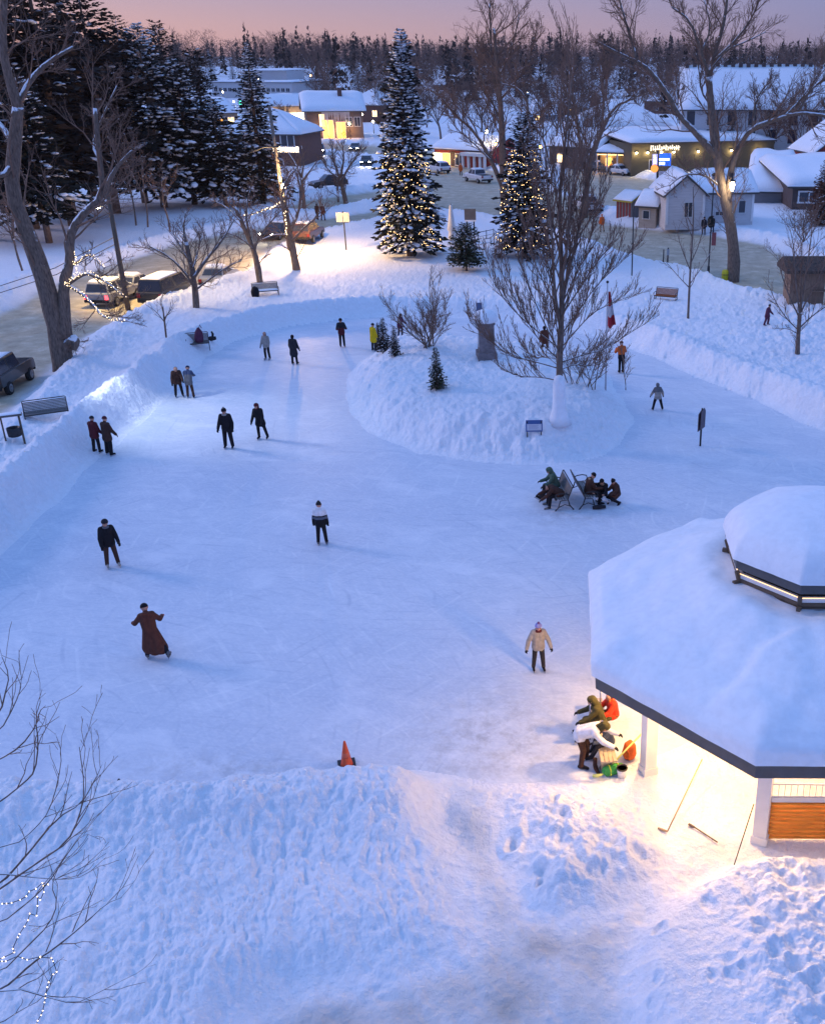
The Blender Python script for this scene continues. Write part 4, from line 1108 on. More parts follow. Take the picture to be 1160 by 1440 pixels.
def trees():
    # --- the big two-stemmed tree at left with the flood lamp
    b = ground(90, 517)
    T = traced((90, 517), [
        ([(90, 515), (82, 470), (72, 425), (58, 378), (40, 330), (16, 270), (21, 207), (26, 150)], 0.60, 0.27, 0.5),
        ([(26, 150), (15, 118), (4, 70), (6, 0), (12, -60)], 0.26, 0.12, -1.0, 0.5),
        ([(26, 148), (41, 114), (69, 86), (103, 66)], 0.17, 0.07, 2.0, 0.5),
        ([(20, 230), (4, 250), (-20, 238), (-50, 180)], 0.20, 0.08, -2.0, 0.4),
        ([(17, 200), (4, 178), (-15, 160), (-30, 90)], 0.16, 0.06, 2.0, 0.5),
        ([(94, 475), (91, 440), (90, 400), (100, 366), (97, 335), (114, 303), (146, 277), (141, 227), (134, 152)], 0.34, 0.10, 1.2),
        ([(146, 277), (160, 240), (186, 212)], 0.15, 0.06, -1.0, 0.9),
        ([(141, 227), (130, 205), (140, 175), (165, 120)], 0.09, 0.03, 2.0, 1.0),
        ([(92, 402), (112, 388), (126, 384), (150, 396), (176, 418)], 0.13, 0.03, -1.2, 0.5),
        ([(92, 398), (115, 412), (135, 432), (142, 443), (160, 450), (176, 452)], 0.11, 0.025, -1.5, 0.5),
        ([(104, 372), (116, 364), (126, 357), (136, 366), (148, 378)], 0.07, 0.02, -1.0, 0.6),
        ([(92, 490), (104, 476), (108, 482), (104, 492)], 0.36, 0.14, -0.3)],
        'huge old bare tree with two snow-dusted stems at the left road, lamp on its trunk', 11, dict(n=[11, 9, 5], depth=3, ratio=0.5, maxlen=4.5, t0=0.4, rmin=0.008), sink=0.5)
    Y = b.y
    limb_lights([[at(x, y, Y - 0.1 - 0.9 * i / 4) for i, (x, y) in enumerate([(92, 400), (112, 386), (126, 382), (150, 394), (176, 417)])],
                 [at(x, y, Y - 0.2 - 1.0 * i / 5) for i, (x, y) in enumerate([(92, 400), (115, 411), (135, 430), (142, 442), (160, 449), (176, 451)])],
                 [at(x, y, Y + 0.2 - 0.6 * i / 4) for i, (x, y) in enumerate([(104, 372), (116, 363), (126, 356), (136, 365), (148, 377)])],
                 [at(x, y, Y + 0.1) for (x, y) in [(101, 392), (108, 380), (108, 366), (104, 350)]]],
                'white fairy lights wound along low limbs of the huge left tree', 5, step=0.075, r=0.02, jit=0.05)
    # --- medium bare trees along the left road
    traced((276, 433), [([(276, 433), (275, 408), (270, 375), (262, 340)], 0.24, 0.12, 0.3), ([(274, 405), (262, 385), (238, 360), (208, 345)], 0.10, 0.03, -1.5), ([(272, 392), (290, 365), (312, 340), (330, 308)], 0.12, 0.03, 1.0),
            ([(270, 375), (255, 345), (232, 318)], 0.08, 0.02, 1.5), ([(275, 408), (292, 395), (318, 376), (340, 366)], 0.08, 0.02, -1.5), ([(262, 340), (258, 320), (262, 296)], 0.10, 0.02, 0.5), ([(271, 380), (280, 350), (286, 318)], 0.07, 0.02, 2.0)],
           'low spreading bare tree in front of the dark parked van', 21, dict(n=[11, 7, 5], depth=3, ratio=0.5, maxlen=2.4, rmin=0.008))
    traced((366, 397), [([(366, 397), (362, 370), (355, 345), (340, 312), (330, 290)], 0.26, 0.10, 0.3), ([(357, 350), (372, 322), (392, 300)], 0.11, 0.03, -1.0), ([(352, 335), (345, 300), (352, 265)], 0.10, 0.03, 1.0), ([(340, 312), (318, 290), (300, 282)], 0.08, 0.02, 1.0), ([(358, 352), (340, 335), (318, 326)], 0.07, 0.02, -1.5)],
           'bare tree with a forked crown behind the empty bench near the bright snow', 22, dict(n=[10, 7, 5], depth=3, ratio=0.5, maxlen=2.8, rmin=0.009))
    b5 = ground(418, 380)
    traced((418, 380), [([(418, 380), (412, 352), (405, 320), (400, 285)], 0.34, 0.20, 0.3), ([(405, 320), (398, 290), (396, 268), (412, 240)], 0.18, 0.05, -1.0), ([(407, 325), (420, 300), (424, 270), (415, 236)], 0.15, 0.04, 1.0), ([(410, 340), (430, 318), (446, 306), (452, 280)], 0.12, 0.03, -2.0),
            ([(402, 330), (385, 330), (365, 338)], 0.10, 0.03, -1.0), ([(400, 290), (378, 292), (358, 300), (342, 304)], 0.12, 0.03, -0.5), ([(401, 290), (404, 255), (398, 225)], 0.14, 0.03, 2.0)],
           'bare tree with lights at its crook beside the brightly lit snow', 23, dict(n=[10, 7, 5], depth=3, ratio=0.5, maxlen=2.8, rmin=0.009))
    limb_lights([[at(x, y, b5.y - 0.3) for (x, y) in [(398, 284), (384, 291), (370, 296), (356, 301), (342, 304)]], [at(x, y, b5.y - 0.2) for (x, y) in [(399, 285), (397, 272), (396, 262)]], [at(x, y, b5.y - 0.5) for (x, y) in [(403, 330), (402, 310), (400, 292)]]],
                'white fairy lights along a crooked limb above the lit snow', 6, step=0.16, r=0.045)
    traced((487, 286), [([(487, 286), (483, 268), (478, 250)], 0.32, 0.22, 0.3), ([(478, 250), (470, 228), (466, 205)], 0.18, 0.04, 1.0), ([(480, 255), (492, 232), (508, 212)], 0.16, 0.04, -1.0), ([(479, 250), (484, 222), (480, 196)], 0.15, 0.03, 1.0), ([(478, 252), (462, 240), (450, 220)], 0.12, 0.03, -1.0), ([(476, 288), (475, 262), (472, 230)], 0.15, 0.05, 2.0, 1.0)],
           'bare vase-shaped tree beyond the left road near the lit timber house', 24, dict(n=[11, 8, 5], depth=3, ratio=0.5, maxlen=4.5, rmin=0.013))
    traced((428, 298), [([(428, 298), (427, 275), (424, 250)], 0.25, 0.14, 0), ([(424, 250), (416, 230), (405, 214)], 0.12, 0.03, 1.0), ([(425, 255), (438, 238), (448, 224)], 0.12, 0.03, -1), ([(424, 250), (428, 228), (424, 205)], 0.12, 0.03, 0)],
           'bare dark tree standing below the brick house with lit windows', 25, dict(n=[6, 5, 4], depth=3, ratio=0.55, maxlen=3.5, rmin=0.013))
    traced((235, 482), [([(235, 482), (232, 455), (229, 428)], 0.07, 0.03, 0), ([(231, 452), (220, 438), (205, 428)], 0.03, 0.012, -0.5), ([(231, 450), (240, 436), (246, 424)], 0.03, 0.012, 0.5), ([(230, 440), (226, 425), (229, 412)], 0.025, 0.01, 0)],
           'young sapling with few twigs in the snow left of the covered bench', 26, dict(n=[5, 4], depth=2, ratio=0.5, maxlen=1.0, rmin=0.006))
    # --- island trees
    maple = [([(786, 585), (787, 560), (786, 530), (787, 490), (789, 450), (790, 400), (788, 340), (786, 280), (792, 220), (800, 150), (805, 95)], 0.19, 0.025, 0.0),
             ([(788, 460), (782, 430), (778, 390), (776, 330), (770, 270), (766, 215)], 0.09, 0.015, -1.0),
             ([(789, 430), (800, 380), (812, 330), (822, 270), (828, 215)], 0.08, 0.015, 1.0),
             ([(788, 400), (798, 350), (800, 290), (810, 230)], 0.07, 0.015, -1.5)]
    for (pts, dy) in (([(784, 535), (760, 530), (730, 530), (700, 515)], -1.5), ([(785, 518), (750, 508), (715, 500), (685, 476), (660, 452)], -2.0), ([(785, 505), (758, 480), (735, 440), (712, 400), (696, 360)], 0.5),
                      ([(786, 495), (765, 455), (748, 415), (735, 380), (722, 350)], 1.5), ([(787, 490), (760, 470), (725, 440), (700, 410), (688, 372)], -1.0), ([(788, 510), (815, 500), (850, 492), (885, 468), (912, 452)], -1.0),
                      ([(788, 490), (812, 462), (832, 440), (862, 425), (890, 415)], 0.5), ([(789, 470), (812, 440), (835, 405), (860, 380), (888, 352)], 1.0), ([(789, 445), (815, 405), (838, 370), (862, 340)], -1.0), ([(789, 430), (810, 385), (826, 345), (838, 300)], 1.5),
                      ([(788, 440), (765, 400), (748, 360), (740, 320)], -1.5), ([(788, 520), (806, 512), (830, 515), (850, 508)], 1.5), ([(786, 515), (768, 500), (752, 505), (738, 490)], 2.0), ([(789, 400), (772, 350), (757, 300), (750, 250)], 1.5), ([(790, 380), (815, 330), (842, 290), (850, 250)], -0.5),
                      ([(787, 360), (775, 310), (760, 250), (748, 190)], -1), ([(789, 330), (806, 270), (825, 210), (845, 160)], 1), ([(787, 500), (775, 470), (772, 440), (765, 415)], -2.2), ([(788, 500), (800, 475), (806, 450), (822, 420)], -2.2)):
        maple.append((pts, 0.033, 0.009, dy))
    traced((786, 585), maple, 'tall many-stemmed bare tree rising from the snow island', 31, dict(n=[24, 10, 5], depth=3, ang=0.5, ratio=0.38, maxlen=2.4, rmin=0.0075, lift=0.35, trop=0.10, wig=0.10, t0=0.25), mt=M_BARKB, name='bare_tree')
    m = MB(); g = ground(786, 588); prof = [(0.55, -0.25), (0.40, 0.10), (0.31, 0.40), (0.28, 0.8), (0.27, 1.2), (0.26, 1.6), (0.21, 1.85), (0.10, 1.92)]
    m.lathe([(r, z) for r, z in prof], (0, 0, 0), 14); o = m.build('snow_sleeve', M_CAP, None, True); o.location = g + Vector((0, -0.05, 0)); tag(o, 'sleeve of plastered snow wrapped around the base of the tall island tree', 'snow')
    for kk, (px, label, nst, sp, H, sd) in enumerate((((603, 493), 'rounded bare shrub of many fine branches on the left of the snow island', 13, 1.05, 3.7, 41), ((820, 548), 'thicket of thin bare stems right of the tall island tree', 12, 0.55, 2.6, 42))):
        rs = np.random.RandomState(sd); g = ground(*px); root = empty('bare_shrub', g, 0, label, 'shrub'); ls = []
        for k in range(nst):
            a = 6.283 * k / nst + rs.uniform(-0.3, 0.3); q = sp * rs.uniform(0.3, 1.1)
            p0 = Vector((rs.normal(0, 0.12 if kk == 0 else 0.6), rs.normal(0, 0.12 if kk == 0 else 0.3), -0.1))
            ls.append((polyline(p0, Vector((math.cos(a) * q, math.sin(a) * q * 0.8, 0.75)), H * rs.uniform(0.7, 1.1), 6, rs, 0.10, 0.03), 0.045 if kk == 0 else 0.025, 0.010))
        bare_tree(root, ls, rs, {**PRM, **dict(n=[11, 8, 4], depth=3, ang=0.6, ratio=0.45, maxlen=1.3, rmin=0.006, t0=0.2)}, 1, M_BARK)
    # small decorated evergreens on the island
    for i, (px, py, h, r, lab) in enumerate(((541, 500, 1.9, 0.42, 'small snow-speckled evergreen at the far left corner of the snow island'), (556, 503, 1.55, 0.32, 'smallest evergreen of the pair behind the island crest, right of its neighbour'), (615, 548, 2.0, 0.42, 'small golden evergreen standing alone on the island slope'), (533, 488, 1.5, 0.25, 'thin dark evergreen tip next to the person in yellow'))):
        g = ground(px, py); conifer(g, h, r, 60 + i, lab, 0.25 if i < 2 else 0.1, 0.45, M_NEEDL if i == 2 else M_NEED, z0=0.02, shape=0.6, name='small_evergreen', droop=0.1, spray=1.6)
    # --- right side trees
    traced((1030, 396), [([(1030, 396), (1032, 358), (1026, 312), (1016, 270), (1006, 208), (999, 148), (996, 108)], 0.52, 0.22, 0.0), ([(996, 108), (1001, 80), (1015, 45), (1022, 0), (1026, -50)], 0.20, 0.06, 1.5),
            ([(1008, 222), (982, 191), (953, 162), (939, 134), (915, 100), (894, 86)], 0.27, 0.13, -1.0), ([(894, 86), (860, 70), (840, 58)], 0.12, 0.03, -1.0, -1.0), ([(895, 86), (884, 45), (870, 0), (862, -40)], 0.12, 0.04, 1.0, -1.0), ([(953, 162), (950, 130), (948, 110)], 0.09, 0.03, 2, -0.4),
            ([(1022, 285), (1027, 240), (1036, 210), (1056, 180), (1090, 168), (1122, 158), (1160, 162), (1200, 170)], 0.27, 0.07, -1.5), ([(1122, 158), (1139, 124), (1160, 112), (1190, 90)], 0.12, 0.04, 1.0, -1.0), ([(1058, 180), (1060, 152), (1066, 132), (1084, 112)], 0.12, 0.04, 1.0, -0.5), ([(1100, 166), (1125, 140), (1150, 105), (1165, 80)], 0.09, 0.03, 2.0, -0.8),
            ([(996, 108), (984, 70), (970, 28), (944, 10)], 0.15, 0.05, -1.5), ([(1000, 150), (985, 128), (983, 100), (975, 60)], 0.09, 0.03, 1.5), ([(1003, 86), (1040, 50), (1060, 20), (1070, -10)], 0.10, 0.03, -1.0), ([(998, 100), (1020, 70), (1050, 58), (1076, 45)], 0.09, 0.03, 1.0), ([(985, 75), (1000, 40), (990, 0)], 0.09, 0.03, 1.0, -0.5), ([(1012, 262), (990, 245), (960, 245), (940, 262)], 0.10, 0.03, -1.5)],
           'massive old bare tree with snow-lined limbs at the edge of the right road', 51, dict(n=[13, 9, 6], depth=3, ratio=0.50, maxlen=4.4, rmin=0.010, t0=0.2))
    traced((967, 448), [([(967, 448), (969, 400), (972, 350), (975, 300), (974, 262)], 0.09, 0.02, 0)] + [(p, 0.035, 0.01, d) for p, d in (([(969, 405), (950, 385), (936, 368)], -0.5), ([(969, 400), (985, 378), (998, 356)], 0.5), ([(970, 380), (958, 350), (950, 322)], 0.5), ([(971, 370), (984, 340), (990, 310)], -0.5), ([(973, 335), (964, 310), (962, 290)], 0.3))],
           'slender young bare tree behind the orange wooden bench', 52, dict(n=[6, 4], depth=2, ratio=0.5, maxlen=1.6, rmin=0.007), mt=M_BARKB)
    traced((1121, 497), [([(1121, 497), (1122, 470), (1124, 440)], 0.15, 0.10, 0)] + [(p, r, 0.012, d) for p, r, d in (([(1124, 442), (1130, 400), (1138, 350), (1142, 310)], 0.07, 0.3), ([(1124, 442), (1118, 400), (1116, 350), (1110, 320)], 0.06, -0.5), ([(1123, 462), (1140, 445), (1165, 428), (1180, 420)], 0.045, -0.5), ([(1123, 465), (1105, 448), (1090, 425), (1080, 400)], 0.045, 0.6), ([(1124, 448), (1108, 415), (1098, 385), (1092, 360)], 0.05, 0.2), ([(1125, 440), (1140, 410), (1155, 385), (1162, 350)], 0.05, -0.4), ([(1122, 470), (1108, 462), (1092, 462)], 0.03, -0.6), ([(1124, 440), (1126, 390), (1127, 340)], 0.05, 0.8))],
           'small bare tree fanning out in front of the wooden kiosk', 53, dict(n=[11, 7, 4], depth=3, ratio=0.45, maxlen=1.8, rmin=0.006, lift=0.3), mt=M_BARKB)
    traced((710, 300), [([(710, 300), (708, 262), (706, 200), (704, 150), (698, 90), (694, 40)], 0.55, 0.12, 0), ([(708, 268), (692, 228), (668, 185), (640, 162), (615, 130)], 0.28, 0.07, -2.0), ([(692, 228), (665, 200), (640, 180), (634, 165)], 0.12, 0.03, -1, -1), ([(703, 150), (690, 90), (690, 40), (688, 5)], 0.20, 0.05, 2), ([(700, 110), (720, 70), (730, 20)], 0.14, 0.04, 1), ([(705, 170), (680, 120), (668, 70)], 0.14, 0.04, 2), ([(708, 250), (735, 190), (745, 150), (728, 122), (706, 118)], 0.22, 0.06, -2), ([(704, 140), (740, 95), (752, 50)], 0.12, 0.04, -1)],
           'tall bare tree with one long snowy limb reaching left between the two lit spruces', 54, dict(n=[13, 9, 6], depth=3, ratio=0.5, maxlen=5.5, rmin=0.014))
    traced((822, 306), [([(822, 306), (824, 262), (832, 220), (845, 185), (862, 150), (890, 138)], 0.40, 0.10, 0), ([(826, 255), (815, 200), (808, 150), (800, 100)], 0.24, 0.06, 2), ([(832, 220), (815, 180), (795, 120)], 0.16, 0.05, 3), ([(845, 185), (850, 140), (845, 95)], 0.14, 0.04, 1), ([(824, 250), (806, 225), (790, 215)], 0.14, 0.04, -1)],
           'bare tree with an arching snowy limb behind the tall island tree', 55, dict(n=[14, 9, 6], depth=3, ratio=0.5, maxlen=5.0, rmin=0.013))
    # rust-coloured cedar and bush at the right edge
    g = ground(1152, 318); conifer(g, 6.4, 1.6, 71, 'rust-brown cedar at the right edge beside the brown house', 0.08, 1.1, M_RUST, z0=0.02, shape=0.7, name='cedar_tree', droop=-0.1)
    free_tree(ground(1128, 345), 3.6, 72, 'tangled bare bush behind the wooden kiosk roof', dict(n=[7, 6, 4], depth=3, rmin=0.01, maxlen=1.6), r=0.06, forks=10, spread=1.1, th=0.08, name='bare_bush', cat='shrub', mt=M_BARK)
    # --- the conifers
    g1 = ground(578, 360); g2 = ground(738, 362)
    conifer(g1, 17.6, 2.8, 81, 'tall slim snow-laden spruce with white lights in front of the junction', 0.92, 1.7, group=None, z0=0.05, shape=0.62, lean=(-0.5, 0))
    spiral_lights(g1, 17.6, 2.5, 620, 0.9, 8.6, 82, 'warm fairy lights wound around the taller lit spruce', 0.62, 13, r=0.024)
    conifer(g2, 11.6, 2.7, 83, 'shorter lit spruce half hidden by the island tree branches', 0.5, 1.5, M_NEEDB, z0=0.06, shape=0.5)
    spiral_lights(g2, 11.6, 2.4, 420, 1.0, 8.8, 84, 'warm fairy lights wound around the shorter lit spruce', 0.5, 11, r=0.024)
    conifer(ground(656, 381), 3.7, 1.55, 85, 'small bushy evergreen in the snow before the white wrapped figure', 0.10, 1.2, M_NEEDL, z0=0.12, shape=0.35, droop=0.1, name='small_evergreen')
    conifer(ground(372, 285), 17.0, 3.3, 86, 'dark pointed spruce beside the brick house with lit windows', 0.45, 1.3, z0=0.05, shape=0.75)
    # grove of big dark conifers at upper left
    spec = [((-10, 338), 27, 5.5, .10), ((48, 322), 29, 5.5, .10), ((105, 318), 27, 5.2, .10), ((165, 300), 24, 5.0, .08), ((232, 292), 19.0, 5.4, 1.0), ((205, 286), 20, 4.4, .10), ((275, 288), 15.5, 4.6, .55), ((318, 290), 11.5, 3.8, .5), ((70, 342), 15, 4.6, .35), ((10, 300), 26, 5, .08), ((135, 290), 27, 5, .08), ((300, 268), 17, 4.2, .12), ((255, 270), 20, 4.5, .10)]
    labs = ['tall dark pine at the far left frame edge, left of the grove', 'tallest dark pine of the left grove behind the old tree', 'dark pine in the middle of the left grove beside the tallest one', 'dark pine with ragged top right of the grove middle', 'broad spruce with the thickest snow pillows in the left grove', 'narrow dark pine behind the broad snowy spruce', 'drooping snowy spruce at the right flank of the left grove', 'lowest snowy spruce at the right end of the left grove', 'short snowy spruce in front of the dark grove', 'dark pine in the second row of the grove at far left', 'dark pine in the second row behind the grove middle', 'dark spruce behind the right end of the grove', 'slim dark spruce tip behind the drooping snowy spruce']
    for i, (px, H, R, sn) in enumerate(spec):
        conifer(ground(*px), H, R, 100 + i, labs[i], sn * 0.75, 1.25, M_NEED if i in (4, 6, 7, 8) else M_NEEDB, z0=0.16 if i not in (4, 6, 7) else 0.12, shape=0.62 if i in (4, 6, 7, 8) else 0.5, irr=0.16 if i in (4, 6, 7, 8) else 0.42, group='dark conifers of the left grove')
    # thin bare stems standing before the grove
    for i, (px, H) in enumerate((((33, 382), 5.5), ((208, 320), 8), ((192, 318), 9), ((240, 330), 6))):
        free_tree(ground(*px), H, 130 + i, ['thin bare tree left of the huge old trunk, far roadside', 'thin bare stem under the snowy spruce, right of its pair', 'thin bare stem under the snowy spruce, left of its pair', 'thin bare tree behind the dark van across the road'][i], dict(n=[5, 4, 3], depth=3, rmin=0.012, maxlen=2.0), r=0.09, forks=4, spread=0.5, th=0.45)
    # --- the near tree at lower left, only its crown's edge is in view; lights hang in it
    Yn = 9.6
    bx = at(-330, 1500, Yn)
    rs = np.random.RandomState(9)
    zb = hz(bx.x, Yn); base = Vector((bx.x, Yn, zb))
    root = empty('bare_tree', base, 0, 'bare tree leaning in at the lower left corner with lights on its twigs', 'tree')
    ls = [([Vector((0, 0, -0.3)), Vector((0.1, 0, 2.0)), Vector((0.3, 0, 4.0))], 0.16, 0.11)]
    def nl(pts, r0, r1, dy, yb=0.0):
        r0 *= 0.72; r1 *= 0.7; n = len(pts); q = [at(p[0], p[1], Yn + yb + dy * i / (n - 1)) - base for i, p in enumerate(pts)]; ls.append((q, r0, r1))
    nl([(-250, 1470), (-90, 1420), (0, 1395), (50, 1350), (75, 1335), (118, 1300), (150, 1270), (172, 1262)], 0.045, 0.005, 0.9)
    nl([(-250, 1470), (-60, 1410), (20, 1388), (60, 1400), (105, 1412), (140, 1395), (170, 1380)], 0.03, 0.005, 0.2)
    nl([(-240, 1350), (-60, 1270), (0, 1245), (40, 1200), (80, 1150), (115, 1130), (135, 1095), (145, 1072)], 0.035, 0.005, 1.2)
    nl([(-200, 1330), (-60, 1290), (0, 1250), (50, 1215), (95, 1185), (112, 1150), (120, 1110), (112, 1050)], 0.028, 0.005, -0.6)
    nl([(-200, 1240), (-60, 1232), (0, 1228), (50, 1234), (90, 1237), (120, 1232), (150, 1205)], 0.022, 0.004, 0.6)
    nl([(-200, 1250), (-40, 1150), (0, 1128), (35, 1100), (50, 1085), (55, 1045), (50, 1010), (58, 985)], 0.026, 0.005, 0.6)
    nl([(-160, 1180), (-30, 1080), (0, 1068), (30, 1050), (52, 1020), (56, 1000), (65, 992)], 0.02, 0.004, -0.4)
    nl([(-150, 1160), (-30, 1040), (2, 1000), (8, 975), (14, 950), (2, 920)], 0.022, 0.004, 0.4)
    nl([(-100, 1100), (0, 1030), (22, 990), (32, 960), (26, 925)], 0.016, 0.004, 0.8)
    nl([(-150, 1340), (0, 1300), (45, 1265), (70, 1240), (92, 1205), (118, 1170), (140, 1180)], 0.018, 0.004, 0.3)
    nl([(-150, 1400), (0, 1370), (40, 1330), (70, 1300), (82, 1270), (72, 1245), (85, 1215)], 0.018, 0.004, -0.5)
    nl([(-80, 1200), (20, 1190), (50, 1165), (70, 1140), (82, 1100), (88, 1060), (78, 1030)], 0.016, 0.004, 1.0)
    nl([(-80, 1460), (0, 1440), (30, 1420), (60, 1405), (75, 1380), (70, 1355)], 0.016, 0.004, 0.4)
    bare_tree(root, ls, rs, {**PRM, **dict(n=[7, 4], depth=2, ang=0.6, ratio=0.28, maxlen=0.75, rmin=0.0028, rk=0.007, t0=0.35, lift=0.1, wig=0.12)}, 1, M_BARKB)
    limb_lights([[at(x, y, Yn + 0.2) for x, y in [(0, 1270), (20, 1268), (45, 1255), (70, 1240), (58, 1260), (48, 1290), (28, 1310), (22, 1330), (5, 1350), (-20, 1365)]], [at(x, y, Yn) for x, y in [(-10, 1352), (10, 1350), (40, 1348), (60, 1345), (74, 1345), (76, 1365), (70, 1390), (62, 1412), (56, 1440), (50, 1470)]]],
                'string of white fairy lights dangling in the twigs at the lower left corner', 7, step=0.095, r=0.0095, jit=0.025)
def forest():
    rs = np.random.RandomState(77)
    # far wooded hillside: reads as one mass
    Ps, Ds, Us, Ls, Ws = [], [], [], [], []; Pc, Dc, Uc, Lc, Wc = [], [], [], [], []
    n = 3600
    d = rs.uniform(0, 1, n) ** 0.9 * 700 + 300; px = rs.uniform(-150, 1320, n)
    dep = d * CT + CAMH * ST; x = (px - PX0) / FOC * dep
    clear = (d < 420) & (rs.rand(n) < 0.5) | ((px > 585) & (px < 720) & (d < 330))
    gz_ = terrain(x, d)
    for i in range(n):
        if clear[i] or (290 < px[i] < 440 and d[i] < 560) or (985 < px[i] < 1060 and d[i] < 500): continue
        hk = 0.62 + 0.9 * float(vnoise(np.array([x[i] / 45.0]), np.array([d[i] / 120.0]), 3)[0]); H = rs.uniform(9, 16) * hk
        if rs.rand() < 0.22:
            H = rs.uniform(9, 19) * hk; k = 46; zz = rs.uniform(0.1, 1, k); a = rs.uniform(0, 6.28, k); r = 0.20 * H * (1 - zz) ** 0.8 * rs.uniform(0.5, 1.0, k)
            P = np.stack([x[i] + 0 * zz, d[i] + 0 * zz, gz_[i] + zz * H], 1); D = unit(np.stack([np.cos(a), np.sin(a), -0.25 + 0 * a], 1)); U = unit(np.cross(D, rs.normal(0, 1, (k, 3))))
            Pc.append(P); Dc.append(D); Uc.append(U); Lc.append(r + 0.5); Wc.append(0.35 * H * 0.3 + 0 * r)
        else:
            k = 110; zq = rs.uniform(0, 1, k); wq = 0.30 * H * np.sqrt(np.clip(1 - (1.7 * zq - 0.75) ** 2, 0.02, 1)); aq = rs.uniform(0, 6.28, k); cx = wq * np.cos(aq) * rs.uniform(0.1, 1, k); cy = wq * np.sin(aq) * rs.uniform(0.1, 1, k); cz = H * (0.08 + 0.88 * zq)
            P = np.stack([x[i] + cx, d[i] + cy, gz_[i] + cz], 1); D = unit(np.stack([cx * 0.45 + rs.normal(0, .7, k), cy * 0.45 + rs.normal(0, .7, k), 0.9 + 0 * cx], 1)); U = unit(np.cross(D, rs.normal(0, 1, (k, 3))))
            Ps.append(P); Ds.append(D); Us.append(U); Ls.append(rs.uniform(0.06, 0.20, k) * H); Ws.append(rs.uniform(0.10, 0.28, k))
    V, F = quads_np(np.concatenate(Ps), np.concatenate(Ds), np.concatenate(Us), np.concatenate(Ls), np.concatenate(Ws))
    tag(np_mesh('far_woods', V, F, M_TWIGF, None, False), 'brown leafless wood covering the far hillside to the skyline', 'woods', kind='stuff')
    V, F = quads_np(np.concatenate(Pc), np.concatenate(Dc), np.concatenate(Uc), np.concatenate(Lc), np.concatenate(Wc))
    tag(np_mesh('far_conifers', V, F, M_NEEDB, None, False), 'dark conifers scattered through the far hillside wood', 'woods', kind='stuff')
    # single trees among the far houses
    protoB = [free_tree((0, -500 - 30 * k, 0), 12, 200 + k, 'bare brown tree standing among the far houses', dict(n=[7, 6, 5, 3], depth=3, rmin=0.03, maxlen=5), group='bare trees among the far houses', mt=M_BARKB, mtw=M_TWIGF, forks=6) for k in range(3)]
    spots = [(620, 196, 1.0), (650, 190, 0.9), (676, 186, 1.0), (600, 180, 0.8), (640, 160, 0.9), (780, 205, 1.0), (800, 190, 1.1), (760, 175, 1.0), (860, 200, 0.9), (895, 170, 1.0), (930, 160, 0.9), (735, 150, 1.2), (820, 145, 1.0), (470, 118, 1.1), (447, 122, 1.6), (520, 140, 0.8), (700, 140, 1.0), (670, 128, 1.3), (980, 120, 1.1), (1060, 110, 1.1), (1110, 105, 1.2), (760, 118, 1.6), (790, 122, 1.5), (720, 120, 1.5), (850, 118, 1.4), (1140, 106, 1.3), (560, 118, 1.0), (415, 112, 0.9), (900, 112, 1.2), (615, 120, 1.3), (585, 210, 0.6), (540, 200, 0.6), (1082, 236, 0.9), (1125, 244, 0.9), (1150, 240, 1.0), (1010, 232, 0.8), (955, 215, 0.9), (1100, 232, 1.1), (400, 176, 0.5), (450, 150, 0.9), (545, 180, 0.8), (360, 150, 0.8), (425, 128, 0.9), (1030, 128, 0.8), (690, 215, 0.8), (770, 222, 0.9), (835, 225, 0.8)]
    for i, (px_, py_, s) in enumerate(spots):
        o = protoB[i] if i < 3 else copy_tree(protoB[i % 3]); o.location = ground(px_, py_); o.scale = (s, s, s); o.rotation_euler = (0, 0, i * 1.7)
    protoC = conifer((0, -700, 0), 13, 2.8, 230, 'dark snowy conifer standing among the far houses', 0.4, 0.6, group='conifers among the far houses')
    for i, (px_, py_, s) in enumerate(((464, 140, 1.1), (505, 132, 1.1), (520, 128, 1.0), (600, 118, 0.9), (330, 128, 1.0), (350, 118, 0.9), (1045, 140, 1.0), (1085, 128, 0.9), (680, 118, 1.0), (880, 122, 1.2), (1070, 108, 1.1), (300, 125, 1.3))):
        o = protoC if i == 0 else copy_tree(protoC); o.location = ground(px_, py_); o.scale = (s, s, s); o.rotation_euler = (0, 0, i * 1.1)
trees()
forest()
# ================================================================== buildings
M_GLASS = mat('dark_window', (0.03, 0.035, 0.05), 0.15, 0.1, 2.0, spec=0.6)
M_LIT = emat('lit_window', (1.0, 0.62, 0.25), 3.2)
M_LITW = emat('bright_window', (1.0, 0.80, 0.50), 4.5)
M_ORANGE = emat('orange_window', (1.0, 0.38, 0.06), 3.6)
M_FRAME = mat('window_frame', (0.6, 0.6, 0.6), 0.5, 0.05)
M_GLOBE = emat('lamp_globe', (1.0, 0.82, 0.5), 40.0)
M_GLOBEO = emat('lamp_globe_orange', (1.0, 0.45, 0.12), 30.0)
M_POLE = mat('dark_pole', (0.025, 0.025, 0.028), 0.5, 0.1)
M_WOODPOLE = mat('wood_pole', (0.11, 0.085, 0.065), 0.9, 0.3, 6.0, bump=0.02, stretch=(4, 4, 0.4))
def wall_mat(n, c, board=True): return mat('wall_' + n, c, 0.8, 0.10, 2.5, bump=0.015, stretch=(0.4, 0.4, 5.0) if board else None)
